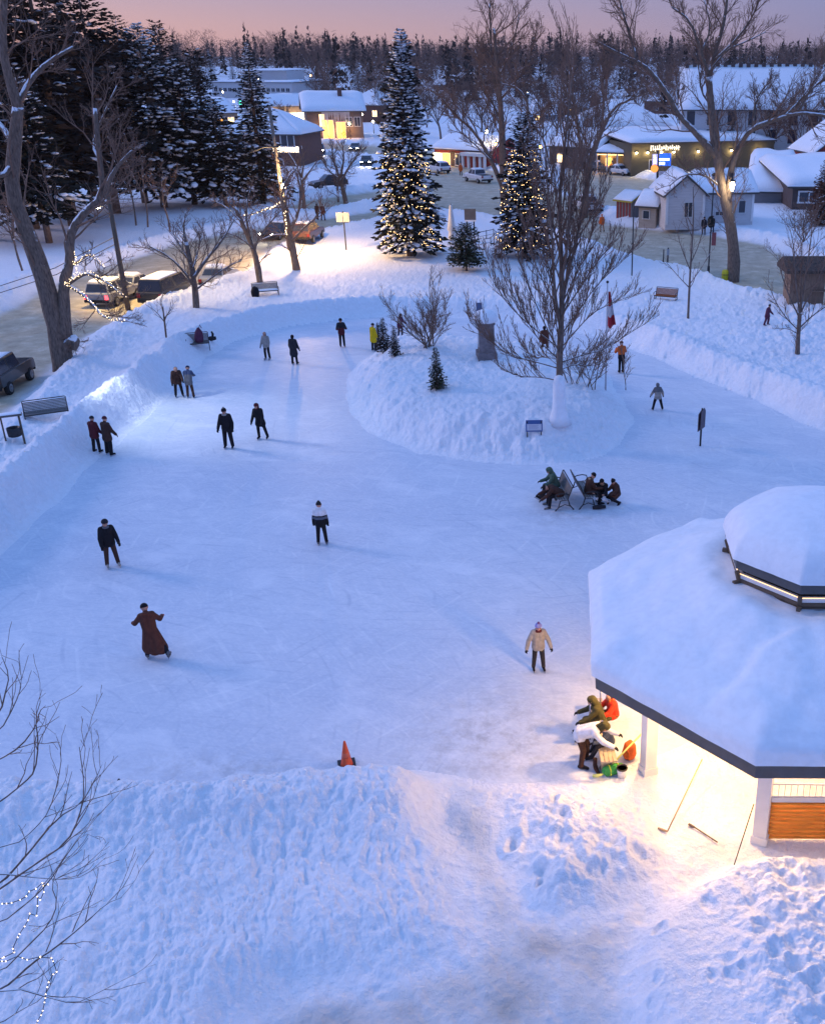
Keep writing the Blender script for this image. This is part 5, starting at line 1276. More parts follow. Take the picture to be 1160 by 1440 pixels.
WM = dict(white=wall_mat('white', (0.55, 0.53, 0.53)), cream=wall_mat('cream', (0.40, 0.35, 0.30)), olive=wall_mat('olive', (0.085, 0.075, 0.05)), red=wall_mat('red', (0.27, 0.045, 0.04)), brick=wall_mat('brick', (0.13, 0.065, 0.05), False), brown=wall_mat('brown', (0.085, 0.06, 0.055)), grey=wall_mat('grey', (0.22, 0.21, 0.22)), tan=wall_mat('tan', (0.26, 0.20, 0.15)), timber=wall_mat('timber', (0.15, 0.11, 0.09)), kiosk=mat('kiosk_wood', (0.22, 0.145, 0.10), 0.85, 0.25, 2.0, stretch=(6, 6, 0.5), bump=0.01), shingle=wall_mat('shingle', (0.075, 0.07, 0.07)))
def snow_plane(m, a, b, c, d, th=0.35, nu=14, nv=7, seed=0):
    """snow lying on the roof plane a-b (eave) c-d (ridge; c above b, d above a)"""
    rs = np.random.RandomState(seed); a, b, c, d = map(Vector, (a, b, c, d))
    ph = rs.uniform(0, 50)
    top = []; bot = []
    for j in range(nv + 1):
        for i in range(nu + 1):
            u, v = i / nu, j / nv
            p = a.lerp(b, u).lerp(d.lerp(c, u), v)
            e = min(1.0, min(u, 1 - u) * nu / 1.6 + 0.25) * min(1.0, v * nv / 1.2 + 0.45)
            nz = float(fbm(np.array([p.x / 2.2 + ph]), np.array([p.y / 2.2 + p.z]), 2, 5)[0])
            top.append(p + Vector((0, 0, th * e * (1 + 0.7 * nz)))); bot.append(p + Vector((0, 0, 0.01)))
    w = nu + 1; n = len(top); f = []
    for j in range(nv):
        for i in range(nu): f.append((j * w + i, j * w + i + 1, (j + 1) * w + i + 1, (j + 1) * w + i))
    for i in range(nu): f.append((n + i, n + i + 1, i + 1, i)); f.append((nv * w + i, nv * w + i + 1, n + nv * w + i + 1, n + nv * w + i))
    for j in range(nv): f.append((n + (j + 1) * w, n + j * w, j * w, (j + 1) * w)); f.append((j * w + nu, n + j * w + nu, n + (j + 1) * w + nu, (j + 1) * w + nu))
    m.add(top + bot, f)
def window(root, c, w, h, axis, kind, fr=None, mull=True):
    """axis 'f' front wall (facing -y), 'l' left wall (facing -x), 'r' right wall"""
    P = {'d': M_GLASS, 'l': M_LIT, 'b': M_LITW, 'o': M_ORANGE}[kind]
    ux = Vector((1, 0, 0)) if axis == 'f' else Vector((0, 1, 0)); no = {'f': Vector((0, -1, 0)), 'l': Vector((-1, 0, 0)), 'r': Vector((1, 0, 0))}[axis]
    c = Vector(c); z = Vector((0, 0, 1)); t = max(0.07, 0.07 * w)
    m = MB(); o = c + no * 0.04
    def bx(cc, lu, lz, dp):
        s = [0, 0, lz]; s[0 if axis == 'f' else 1] = lu; s[1 if axis == 'f' else 0] = dp; m.box(cc, s)
    bx(o + z * (h / 2 - t / 2), w, t, 0.10); bx(o - z * (h / 2 - t / 2), w + 0.1, t, 0.14)
    for s in (1, -1): bx(o + ux * s * (w / 2 - t / 2), t, h - 2 * t - 0.004, 0.10)
    if mull and w > 0.8: bx(o, t * 0.7, h - 2 * t - 0.004, 0.08)
    wn = m.build('window', fr or M_FRAME, root)
    m = MB()
    s = [0, 0, h - t]; s[0 if axis == 'f' else 1] = w - t; s[1 if axis == 'f' else 0] = 0.03; m.box(c + no * 0.02, s); m.build('pane', P, wn)
def building(l, r, top_py, depth, label, wall='white', roof='gable_x', rise=2.0, over=0.4, snow=0.4, front=(), left=(), right=(), name='house', cat='house', frame=None, seed=1, roofm=None, extra=None, zbase=None, group=None, door=None, trim=None):
    """l, r: pixels of the front wall's foot; top_py: row of its eave"""
    a = ground(*l); b = ground(*r); d = Vector((b.x - a.x, b.y - a.y, 0)); W = d.length; rz = math.atan2(d.y, d.x)
    H = at(l[0], top_py, a.y).z - a.z
    root = empty(name, a, rz, label, cat, group)
    wm = WM[wall]; m = MB(); D = depth; roofm = roofm or WM['shingle']
    if roof == 'gable_y':     # ridge runs away from the viewer: the gable faces front
        m.extr([(0, -0.6), (W, -0.6), (W, H), (W / 2, H + rise), (0, H)], (0, 0, 0), (1, 0, 0), (0, 0, 1), (0, 1, 0), 0, D)
    elif roof == 'gable_x':
        m.extr([(0, -0.6), (D, -0.6), (D, H), (D / 2, H + rise), (0, H)], (0, 0, 0), (0, 1, 0), (0, 0, 1), (1, 0, 0), 0, W)
    else: m.box((W / 2, D / 2, H / 2 - 0.3), (W, D, H + 0.6))
    m.build('wall', wm, root)
    pl = []; o = over
    if roof == 'gable_y':
        k = rise / (W / 2)
        pl = [[(-o, D + o, H - k * o), (-o, -o, H - k * o), (W / 2, -o, H + rise), (W / 2, D + o, H + rise)], [(W + o, -o, H - k * o), (W + o, D + o, H - k * o), (W / 2, D + o, H + rise), (W / 2, -o, H + rise)]]
    elif roof == 'gable_x':
        k = rise / (D / 2)
        pl = [[(-o, -o, H - k * o), (W + o, -o, H - k * o), (W + o, D / 2, H + rise), (-o, D / 2, H + rise)], [(W + o, D + o, H - k * o), (-o, D + o, H - k * o), (-o, D / 2, H + rise), (W + o, D / 2, H + rise)]]
    elif roof == 'hip':
        q = min(W, D) / 2; k = rise / q
        if W >= D: r0, r1 = (q, D / 2, H + rise), (W - q, D / 2, H + rise)
        else: r0, r1 = (W / 2, q, H + rise), (W / 2, D - q, H + rise)
        e = [(-o, -o, H - k * o), (W + o, -o, H - k * o), (W + o, D + o, H - k * o), (-o, D + o, H - k * o)]
        if W >= D: pl = [[e[0], e[1], r1, r0], [e[1], e[2], r1, r1], [e[2], e[3], r0, r1], [e[3], e[0], r0, r0]]
        else: pl = [[e[0], e[1], r0, r0], [e[1], e[2], r1, r0], [e[2], e[3], r1, r1], [e[3], e[0], r0, r1]]
    else:
        pl = [[(-o, -o, H), (W + o, -o, H), (W + o, D + o, H + rise), (-o, D + o, H + rise)]]
    m = MB()
    for p in pl:
        p = [Vector(q) + Vector((0, 0, 0.03)) for q in p]; t = Vector((0, 0, 0.16))
        m.add([q for q in p] + [q + t for q in p], [(3, 2, 1, 0), (4, 5, 6, 7), (0, 1, 5, 4), (1, 2, 6, 5), (2, 3, 7, 6), (3, 0, 4, 7)])
    rf = m.build('roof', roofm, root)
    if snow > 0:
        m = MB()
        for i, p in enumerate(pl):
            p = [Vector(q) + Vector((0, 0, 0.20)) for q in p]; snow_plane(m, *p, th=snow, seed=seed + i)
        m.build('snow', M_CAP, rf, True)
    for (x, z, w, h, kd) in front: window(root, (x * W, 0, z * H), w, h, 'f', kd, frame, w < 1.45 or w > 1.55)
    for (y, z, w, h, kd) in left: window(root, (0, y * D, z * H), w, h, 'l', kd, frame)
    for (y, z, w, h, kd) in right: window(root, (W, y * D, z * H), w, h, 'r', kd, frame)
    if door:
        for (x, w, h, cmat) in door:
            m = MB(); m.box((x * W, -0.04, h / 2), (w, 0.08, h)); dr = m.build('door', WM[cmat], root)
            m = MB(); m.sphere((x * W + w * 0.35, -0.11, h * 0.48), 0.05, 6, 4); m.build('handle', M_STEEL, dr)
    if extra: extra(root, W, D, H)
    return root
def chimney(x, y, h):
    def f(root, W, D, H):
        m = MB(); m.box((x * W, y * D, H + h / 2), (0.9, 0.9, h)); c = m.build('chimney', WM['brick'], root)
        m = MB(); m.sphere((x * W, y * D, H + h), 0.6, 8, 5, (1, 1, 0.4)); m.build('snow', M_CAP, c, True)
    return f
def wall_lamps(xs, z, power=60):
    def f(root, W, D, H):
        for x in xs:
            m = MB(); m.box((x * W, -0.12, z * H + 0.12), (0.30, 0.24, 0.16)); lm = m.build('wall_lamp', M_POLE, root)
            m = MB(); m.lathe([(0.06, 0.03), (0.16, 0.0), (0.10, -0.14), (0.02, -0.16)], (x * W, -0.24, z * H + 0.04), 8); m.build('bulb', M_GLOBE, lm, True)
            p = root.matrix_basis @ Vector((x * W, -0.55, z * H - 0.05)); point('wall_light', p, (1.0, 0.70, 0.28), power, 0.12)
    return f
def buildings():
    def cott(root, W, D, H):
        w = W * 0.72; y0 = -1.6; wg = 3.9
        m = MB(); m.extr([(0, -0.5), (wg, -0.5), (wg, H * 1.04), (wg / 2, H + 1.7), (0, H * 1.04)], (-wg, y0, 0), (1, 0, 0), (0, 0, 1), (0, 1, 0), 0, D + 1.0)
        wi = m.build('gable_wing', WM['white'], root)
        for s in (0, 1):
            xe, xr = (-wg - 0.35, -wg / 2) if s == 0 else (0.35, -wg / 2)
            m = MB(); p = [Vector((xe, y0 - 0.4, H * 0.92)), Vector((xe, y0 + D + 1.2, H * 0.92)), Vector((xr, y0 + D + 1.2, H + 1.75)), Vector((xr, y0 - 0.4, H + 1.75))]
            if s: p = [p[1], p[0], p[3], p[2]]
            t = Vector((0, 0, 0.14)); m.add(p + [q + t for q in p], [(3, 2, 1, 0), (4, 5, 6, 7), (0, 1, 5, 4), (1, 2, 6, 5), (2, 3, 7, 6), (3, 0, 4, 7)]); rf = m.build('wing_roof', WM['shingle'], root)
            m = MB(); snow_plane(m, *[q + Vector((0, 0, 0.17)) for q in p], th=0.3, seed=60 + s); m.build('snow', M_CAP, rf, True)
        window(root, (-wg * 0.42, y0, H * 0.5), 0.9, 1.5, 'f', 'd')
        for x, y in ((-wg + 0.1, y0 - 0.02), (-0.1, y0 - 0.02), (W - 0.1, -0.02)):
            m = MB(); m.box((x, y, H / 2), (0.24, 0.07, H)); m.build('corner_board', M_WHITE, root)
    building((983, 316), (1057, 316), 271, 6.0, 'white clapboard cottage with snowy gable roof beside the big right tree', 'white', 'gable_x', 1.5, 0.4, 0.35, front=[(0.78, 0.50, 0.8, 1.3, 'd'), (0.36, 0.28, 0.9, 0.5, 'd')], extra=cott, door=[(0.58, 0.9, 2.0, 'cream')])
    building((1112, 295), (1240, 297), 264, 17.0, 'low brown house with white-framed window under a deep flat snow roof', 'brown', 'flat', 1.2, 0.8, 0.9, front=[(0.18, 0.58, 2.5, 1.35, 'd')], frame=M_WHITE, seed=7)
    building((1052, 286), (1113, 286), 271, 20.0, 'long low grey garage with thick snow roof left of the brown house', 'grey', 'flat', 2.2, 0.5, 0.9, name='garage', cat='garage', seed=9)
    building((1142, 259), (1240, 259), 214, 9.0, 'red gabled house at the right edge with a white-framed window', 'red', 'gable_y', 3.6, 0.5, 0.3, front=[(0.17, 0.55, 1.3, 2.2, 'd')], frame=M_WHITE)
    def sgn(root, W, D, H):
        wall_lamps((0.03, 0.105, 0.20, 0.285, 0.455, 0.69, 0.885), 0.74, 75)(root, W, D, H)
        m = MB(); rs = np.random.RandomState(4); x = 0.13 * W
        for k in range(14):      # lettering too small to read in the photograph
            h = rs.uniform(0.45, 0.8); m.box((x, -0.06, H * 0.87 + rs.uniform(-0.1, 0.1)), (0.16, 0.06, h)); m.box((x + 0.14, -0.06, H * 0.87 + h * rs.uniform(-0.4, 0.4)), (0.22, 0.05, 0.14)); x += 0.34
        m.build('lettering', emat('pale_letters', (0.9, 0.85, 0.7), 0.55), root)
    building((887, 242), (1085, 238), 203, 16.0, 'long olive flat-roofed shop with a row of glowing wall lamps', 'olive', 'flat', 0.8, 0.3, 0.5, front=[(0.145, 0.3, 1.2, 2.0, 'd'), (0.60, 0.35, 0.5, 0.5, 'l')], extra=sgn, name='shop', cat='shop', seed=3)
    def porch(root, W, D, H):
        m = MB()
        for x in (0.02, 0.35, 0.68, 0.98): m.box((x * W, -1.9, H * 0.45), (0.22, 0.22, H * 0.9))
        m.build('porch_post', M_WHITE, root); m = MB(); m.box((W / 2, -1.0, H * 0.93), (W + 0.4, 2.3, 0.18)); pr = m.build('porch_roof', WM['shingle'], root)
        m = MB(); snow_plane(m, (-0.2, -2.2, H * 0.96), (W + 0.2, -2.2, H * 0.96), (W + 0.2, 0, H * 1.05), (-0.2, 0, H * 1.05), 0.4); m.build('snow', M_CAP, pr, True)
        m = MB(); m.bar((0, -1.9, H * 0.85), (W, -1.9, H * 0.85), 0.12, 0.10); m.build('light_strip', M_LIT, root)
        for x in (0.3, 0.75): point('porch_light', root.matrix_basis @ Vector((x * W, -0.9, H * 0.8)), (1.0, 0.55, 0.15), 160, 0.15)
    building((843, 240), (886, 240), 211, 10.0, 'small shop with a warmly lit open porch left of the olive building', 'tan', 'flat', 0.6, 0.2, 0.4, front=[(0.3, 0.45, 1.2, 1.5, 'o'), (0.7, 0.45, 1.2, 1.5, 'l')], extra=porch, name='shop', cat='shop', seed=5, door=[(0.5, 1.0, 2.2, 'brown')])
    building((800, 222), (945, 222), 182, 15.0, 'long brick building with lumpy snow roof behind the lit porch', 'brick', 'hip', 3.8, 0.5, 0.6, front=[(x, 0.62, 1.0, 1.6, 'd') for x in (0.08, 0.2, 0.33, 0.47, 0.6, 0.72, 0.85)], name='brick_building', cat='building', seed=11)
    building((772, 232), (840, 236), 205, 10.0, 'narrow white-trimmed shop behind the tall island tree branches', 'timber', 'gable_x', 2.0, 0.4, 0.5, front=[(0.25, 0.4, 1.6, 1.5, 'l'), (0.7, 0.4, 1.6, 1.5, 'd')], name='shop', cat='shop', seed=12)
    def dent(root, W, D, H):
        m = MB(); n = 26
        for k in range(n): m.box((W * (k + 0.5) / n, D * 0.5, H + 5.8 + 0.3), (W / n * 0.5, 0.8, 0.9))
        m.build('ridge_vent', WM['brown'], root)
    wins = [(x, z, 1.5, 2.3, 'd') for z in (0.20, 0.52, 0.83) for x in [0.045 + 0.1 * k for k in range(10)]]
    building((955, 233), (1240, 235), 152, 16.0, 'white three-storey row building with many tall windows and a snowy roof', 'white', 'gable_x', 5.6, 0.6, 0.5, front=wins, name='row_building', cat='building', extra=dent, seed=13)
    building((1000, 142), (1048, 142), 122, 12.0, 'far house with a snow-covered hipped roof behind the row building', 'brick', 'hip', 6.0, 0.5, 0.6, front=[(0.3, 0.5, 1.4, 1.6, 'd'), (0.7, 0.5, 1.4, 1.6, 'd')], seed=14)
    building((905, 160), (990, 160), 143, 14.0, 'long low far building with a flat snowy roof behind the brick one', 'brick', 'flat', 0.5, 0.3, 0.7, front=[(x, 0.5, 1.6, 1.5, 'd') for x in (0.2, 0.4, 0.6, 0.8)], name='far_building', cat='building', seed=15)
    def redp(root, W, D, H):
        m = MB()
        for x in (0.62, 0.72, 0.82, 0.92, 1.0): m.box((x * W, -1.6, H * 0.38), (0.35, 0.35, H * 0.76))
        m.build('porch_post', M_WHITE, root); m = MB(); m.box((0.81 * W, -0.9, H * 0.80), (0.42 * W, 2.2, 0.5)); m.build('porch_roof', M_WHITE, root)
        for x in (0.1, 0.3): point('shop_light', root.matrix_basis @ Vector((x * W, -1.2, H * 0.55)), (1.0, 0.6, 0.2), 90, 0.2)
    building((612, 232), (690, 232), 208, 9.0, 'red-fronted shop with white porch columns at the head of the street', 'red', 'gable_x', 1.6, 0.6, 0.5, front=[(0.06, 0.4, 2.2, 2.0, 'b'), (0.2, 0.4, 2.2, 2.0, 'o'), (0.45, 0.4, 1.8, 2.0, 'd')], name='shop', cat='shop', extra=redp, seed=16, door=[(0.33, 1.1, 2.3, 'brown')])
    def tim(root, W, D, H):
        m = MB(); rs = np.random.RandomState(3)
        for k in range(26): x = W * (0.28 + 0.5 * k / 26); m.tube([(x, -0.45, H - 0.1), (x, -0.45, H - rs.uniform(1.0, 4.5))], [0.10, 0.015], 5)
        m.build('icicle', mat('ice', (0.6, 0.65, 0.7), 0.2, 0.05), root)['kind'] = 'stuff'
        for x, z in ((0.2, 0.3), (0.5, 0.25), (0.78, 0.25)): point('house_light', root.matrix_basis @ Vector((x * W, -1.5, H * z)), (1.0, 0.5, 0.14), 170, 0.3)
        chimney(0.65, 0.35, 4.5)(root, W, D, H)
    building((434, 196), (512, 194), 155, 13.0, 'timber house with long snow roof, icicles and orange windows', 'timber', 'gable_x', 3.0, 0.9, 0.6, front=[(0.37, 0.28, 2.6, 4.0, 'o'), (0.60, 0.24, 2.2, 3.6, 'o'), (0.27, 0.62, 1.2, 2.6, 'l'), (0.75, 0.55, 1.6, 2.0, 'd'), (0.9, 0.55, 1.4, 2.0, 'd')], left=[(0.5, 0.4, 2.0, 2.0, 'l')], extra=tim, seed=17)
    building((488, 172), (538, 172), 146, 12.0, 'hip-roofed house right behind the timber house and left of the tall spruce', 'brick', 'hip', 3.2, 0.8, 0.6, front=[(0.3, 0.5, 1.6, 1.8, 'd'), (0.8, 0.5, 1.6, 1.8, 'l')], seed=18)
    building((312, 232), (424, 234), 187, 11.0, 'brick corner house with a strip of lit windows behind the dark pointed spruce', 'brick', 'hip', 2.8, 0.6, 0.6, front=[(0.72, 0.50, 1.6, 1.0, 'b'), (0.80, 0.50, 1.6, 1.0, 'b'), (0.88, 0.50, 1.6, 1.0, 'b'), (0.95, 0.50, 1.2, 1.0, 'b'), (0.86, 0.80, 2.4, 2.2, 'd'), (0.3, 0.5, 1.6, 1.8, 'd'), (0.15, 0.5, 1.6, 1.8, 'd')], seed=19)
    def rowl(root, W, D, H):
        for x in (0.1, 0.3, 0.5, 0.7, 0.92): point('shop_light', root.matrix_basis @ Vector((x * W, -1.5, H * 0.5)), (1.0, 0.66, 0.28), 190, 0.3)
    building((372, 174), (436, 172), 149, 10.0, 'row of lit shops under one snow roof left of the timber house', 'tan', 'gable_x', 2.2, 0.9, 0.6, front=[(x, 0.35, 2.4, 2.2, k) for x, k in ((0.1, 'l'), (0.28, 'b'), (0.46, 'o'), (0.64, 'l'), (0.82, 'b'))], name='shop_row', cat='shop', extra=rowl, seed=20)
    def clere(root, W, D, H):
        m = MB(); m.box((W * 0.52, D * 0.6, H + 2.2), (W * 0.55, D * 0.5, 4.6)); c = m.build('upper_storey', WM['white'], root)
        m = MB(); snow_plane(m, (W * 0.24, D * 0.3, H + 4.55), (W * 0.80, D * 0.3, H + 4.55), (W * 0.80, D * 0.9, H + 4.9), (W * 0.24, D * 0.9, H + 4.9), 0.5); m.build('snow', M_CAP, c, True)
    building((300, 138), (412, 138), 116, 30.0, 'long pale two-tier building far away on the left below the wood', 'white', 'flat', 0.6, 0.5, 0.6, front=[(0.05 + 0.06 * k, 0.55, 1.8, 1.6, 'd') for k in range(16)], name='far_building', cat='building', extra=clere, seed=21)
    building((270, 178), (336, 176), 160, 14.0, 'low house with lit front partly behind the left grove', 'tan', 'gable_x', 3.0, 0.6, 0.6, front=[(0.6, 0.4, 2.0, 1.6, 'o'), (0.85, 0.4, 2.0, 1.6, 'l')], seed=22)
    # far houses on the wooded slope
    for i, (x, y, w, r, lab) in enumerate(((575, 118, 26, 3.5, 'far snow-roofed house high on the slope right of the tall spruce top'), (610, 128, 30, 3.5, 'far snow-roofed house among the brown trees above the red shop'), (792, 160, 34, 3.5, 'far snow-roofed house above the narrow shop behind the island tree'), (845, 152, 30, 3.0, 'far snow-roofed house above the brick building'), (745, 170, 36, 3.5, 'far snow-roofed house between the two lit spruces and the brick building'), (655, 112, 22, 3, 'tiny far house roof in the brown wood above the street'), (1085, 122, 30, 3.5, 'far snow-roofed house above the right end of the row building'))):
        building((x, y), (x + w, y), y - 9, 11.0, lab, ['white', 'timber', 'tan', 'brick', 'grey', 'white', 'timber'][i], 'gable_x', r, 0.5, 0.5, front=[(0.3, 0.5, 1.3, 1.4, 'd' if i % 2 else 'l'), (0.7, 0.5, 1.3, 1.4, 'd')], seed=30 + i)
    # sheds by the road
    building((897, 321), (921, 321.6), 289, 3.4, 'small wooden ticket shed with a snow-capped gable roof beside the road', 'cream', 'gable_x', 1.0, 0.35, 0.35, front=[(0.45, 0.62, 0.8, 0.9, 'd')], right=[(0.5, 0.6, 0.4, 0.5, 'd')], name='shed', cat='shed', seed=40)
    def stripes(root, W, D, H):
        m = MB()
        for k in range(5): m.box((W * (k + 0.5) / 5, -0.03, H * 0.48), (W / 11, 0.05, H * 0.9))
        m.build('striped_panel', WM['red'], root)
    building((866, 307), (887, 307), 281, 3.0, 'striped market stall with a yellow awning left of the ticket shed', 'grey', 'gable_x', 0.7, 0.3, 0.12, extra=stripes, name='stall', cat='stall', roofm=mat('yellow_awning', (0.40, 0.33, 0.05), 0.7, 0.1), seed=41)
    # wooden kiosk at right edge
    a = ground(1106, 430); k = empty('kiosk', a, 0.02, 'weathered wooden kiosk with shaggy brown roof at the right edge by the road', 'kiosk')
    s = (ground(1160, 430) - a).length / 54
    W = 66 * s; m = MB(); m.box((14 * s, 0.9, 1.0), (26 * s, 1.8, 2.2)); m.build('wall', WM['kiosk'], k); m = MB(); m.box((W - 6 * s, 0.9, 1.0), (9 * s, 1.8, 2.2)); m.build('wall', WM['kiosk'], k)
    m = MB(); m.extr([(-0.5, 2.15), (2.4, 2.15), (2.5, 2.35), (0.95, 3.05), (-0.6, 2.35)], (0, 0, 0), (0, 1, 0), (0, 0, 1), (1, 0, 0), -0.35, W + 0.4); rf = m.build('roof', mat('thatch', (0.075, 0.055, 0.045), 0.95, 0.5, 5.0, bump=0.06), k)
    m = MB(); m.box((W - 3 * s, -0.4, 1.1), (0.22, 0.2, 2.3)); m.build('post', WM['red'], k)
    m = MB(); m.box((W * 0.55, 0.0, 0.95), (W * 0.6, 0.5, 0.08)); m.build('counter', WM['kiosk'], k)

# ================================================================== vehicles
M_TYRE = mat('tyre', (0.015, 0.015, 0.016), 0.85, 0.2, 9.0)
M_RIM = mat('rim', (0.25, 0.25, 0.26), 0.35, 0.1, metal=0.7)
M_HEAD = emat('headlight', (1.0, 0.88, 0.62), 60.0)
M_HEADO = mat('headlight_off', (0.5, 0.52, 0.55), 0.2, 0.05)
M_TAIL = emat('tail_lit', (1.0, 0.05, 0.06), 6.0)
M_TAILO = mat('tail_off', (0.25, 0.015, 0.015), 0.3, 0.05)
def paint(n, c): return mat('paint_' + n, c, 0.35, 0.12, 2.0, spec=0.5, coat=0.4)
PAINT = dict(black=(0.012, 0.012, 0.014), silver=(0.30, 0.30, 0.31), white=(0.6, 0.6, 0.62), dark=(0.03, 0.026, 0.024), rust=(0.10, 0.035, 0.02), grey=(0.10, 0.10, 0.11), orange=(0.40, 0.12, 0.03))
def car(px, toward, kind, col, label, lights='off', snow=0.6, scale=1.0, group='cars parked and driving around the park'):
    """toward: pixel the bonnet points at"""
    p = ground(*px); q = ground(*toward); rz = math.atan2(q.y - p.y, q.x - p.x)
    root = empty({'suv': 'parked_car', 'sedan': 'parked_car', 'van': 'parked_van', 'pickup': 'pickup_truck', 'jeep': 'parked_jeep'}[kind], Vector((p.x, p.y, hz(p.x, p.y) - 0.02)), rz, label, 'van' if kind == 'van' else ('truck' if kind == 'pickup' else 'car'), group)
    root.scale = (scale,) * 3
    P = paint(col, PAINT[col])
    spec = dict(suv=(4.7, 1.88, 1.72, [(-2.3, .45), (-2.33, .95), (-2.25, 1.08), (0.95, 1.05), (2.0, .95), (2.3, .8), (2.35, .42)], (-2.2, -1.95, 0.25, 1.0)), sedan=(4.6, 1.8, 1.45, [(-2.3, .42), (-2.3, .88), (-2.1, .98), (0.9, .95), (2.0, .82), (2.28, .68), (2.3, .38)], (-1.75, -1.05, 0.15, 0.95)),
                van=(5.0, 1.95, 1.95, [(-2.5, .42), (-2.5, 1.05), (-2.45, 1.15), (1.6, 1.1), (2.3, .92), (2.45, .75), (2.5, .4)], (-2.45, -2.3, 1.0, 1.75)), pickup=(5.4, 1.95, 1.85, [(-2.65, .55), (-2.65, 1.12), (0.2, 1.12), (1.3, 1.15), (2.4, 1.05), (2.65, .9), (2.7, .5)], (-0.75, -0.6, 0.65, 1.35)), jeep=(4.2, 1.85, 1.85, [(-2.0, .55), (-2.05, 1.1), (-2.0, 1.15), (0.6, 1.15), (1.95, 1.1), (2.05, 1.0), (2.1, .55)], (-2.0, -1.95, 0.35, 0.55)))[kind]
    Ln, Wd, Ht, prof, gh = spec; hw = Wd / 2
    m = MB(); m.extr(prof, (0, 0, 0), (1, 0, 0), (0, 0, 1), (0, 1, 0), -hw, hw); m.build('body', P, root, bevel=0.07)
    zb = max(p[1] for p in prof) - 0.06; x0, x1, x2, x3 = gh; ti = 0.16
    def gv(i, s, zf):
        xx = (x0 + (x1 - x0) * zf) if i == 0 else (x3 + (x2 - x3) * zf); return Vector((xx, s * (hw - 0.06 - ti * zf), zb + (Ht - zb) * zf))
    m = MB(); A = [gv(0, -1, 0), gv(1, -1, 0), gv(1, 1, 0), gv(0, 1, 0), gv(0, -1, 1), gv(1, -1, 1), gv(1, 1, 1), gv(0, 1, 1)]
    m.add(A, [(0, 3, 2, 1), (4, 5, 6, 7), (0, 1, 5, 4), (1, 2, 6, 5), (2, 3, 7, 6), (3, 0, 4, 7)]); m.build('cabin', P, root, bevel=0.05)
    def pane(a, b, c, d, off, ins=0.12, name='window'):
        ce = (a + b + c + d) / 4; n = (b - a).cross(d - a).normalized(); pts = [p + (ce - p) * ins + n * off for p in (a, b, c, d)]
        m = MB(); m.add(pts + [p - n * 0.03 for p in pts], [(0, 1, 2, 3), (7, 6, 5, 4), (0, 4, 5, 1), (1, 5, 6, 2), (2, 6, 7, 3), (3, 7, 4, 0)]); m.build(name, M_GLASS, root)
    f0, f1 = 0.12, 0.90
    pane(gv(1, -1, f0), gv(1, 1, f0), gv(1, 1, f1), gv(1, -1, f1), 0.012, 0.08, 'windscreen'); pane(gv(0, 1, f0), gv(0, -1, f0), gv(0, -1, f1), gv(0, 1, f1), 0.012, 0.10, 'rear_window')
    for s in (1, -1):
        for k in range(2):
            u0, u1 = (0.03, 0.47) if k == 0 else (0.53, 0.97)
            lo0, lo1 = gv(0, s, f0).lerp(gv(1, s, f0), u0), gv(0, s, f0).lerp(gv(1, s, f0), u1); hi0, hi1 = gv(0, s, f1).lerp(gv(1, s, f1), u0), gv(0, s, f1).lerp(gv(1, s, f1), u1)
            if s < 0: pane(lo0, lo1, hi1, hi0, 0.012, 0.05)
            else: pane(lo1, lo0, hi0, hi1, 0.012, 0.05)
    rw = 0.36 if kind in ('suv', 'van', 'pickup', 'jeep') else 0.33
    for x in (-Ln * 0.30, Ln * 0.31):
        for s in (1, -1):
            m = MB(); m.lathe([(rw * 0.6, -0.11), (rw * 0.95, -0.10), (rw, -0.05), (rw, 0.05), (rw * 0.95, 0.10), (rw * 0.6, 0.11)], (0, 0, 0), 18); w = m.build('wheel', M_TYRE, root, True); w.location = (x, s * (hw - 0.07), rw); w.rotation_euler = (PI / 2, 0, 0)
            m = MB(); m.lathe([(rw * 0.62, -0.125), (rw * 0.55, -0.135), (rw * 0.2, -0.12), (0.03, -0.13)] if s > 0 else [(0.03, 0.13), (rw * 0.2, 0.12), (rw * 0.55, 0.135), (rw * 0.62, 0.125)], (0, 0, 0), 14); m.build('rim', M_RIM, w, True)
    fx = prof[-2][0]; fz = prof[-2][1] - 0.06; bx_ = prof[0][0]; bz = prof[1][1] - 0.16
    for s in (1, -1):
        m = MB(); m.sphere((fx + 0.0, s * (hw - 0.28), fz), 0.14, 8, 6, (0.45, 1.2, 0.8)); m.build('headlight', M_HEAD if lights in ('head', 'both') else M_HEADO, root, True)
        m = MB(); m.box((bx_ - 0.02, s * (hw - 0.18), bz), (0.08, 0.22, 0.26)); m.build('tail_light', M_TAIL if lights in ('tail', 'both') else M_TAILO, root)
    m = MB(); m.box((prof[-1][0] + 0.02, 0, 0.5), (0.14, Wd * 0.94, 0.2)); m.build('front_bumper', M_TYRE, root, bevel=0.04)
    m = MB(); m.box((bx_ - 0.03, 0, 0.52), (0.14, Wd * 0.94, 0.2)); m.build('rear_bumper', M_TYRE, root, bevel=0.04)
    if kind == 'pickup':
        m = MB(); m.box((-1.75, 0, 1.13), (1.7, Wd * 0.82, 0.03)); m.build('cargo_bed', M_TYRE, root)
    if kind == 'jeep':
        m = MB(); m.lathe([(0.2, -0.1), (0.36, -0.08), (0.36, 0.08), (0.2, 0.1)], (0, 0, 0), 16); w = m.build('spare_wheel', M_TYRE, root, True); w.location = (-2.16, 0, 1.05); w.rotation_euler = (0, PI / 2, 0)
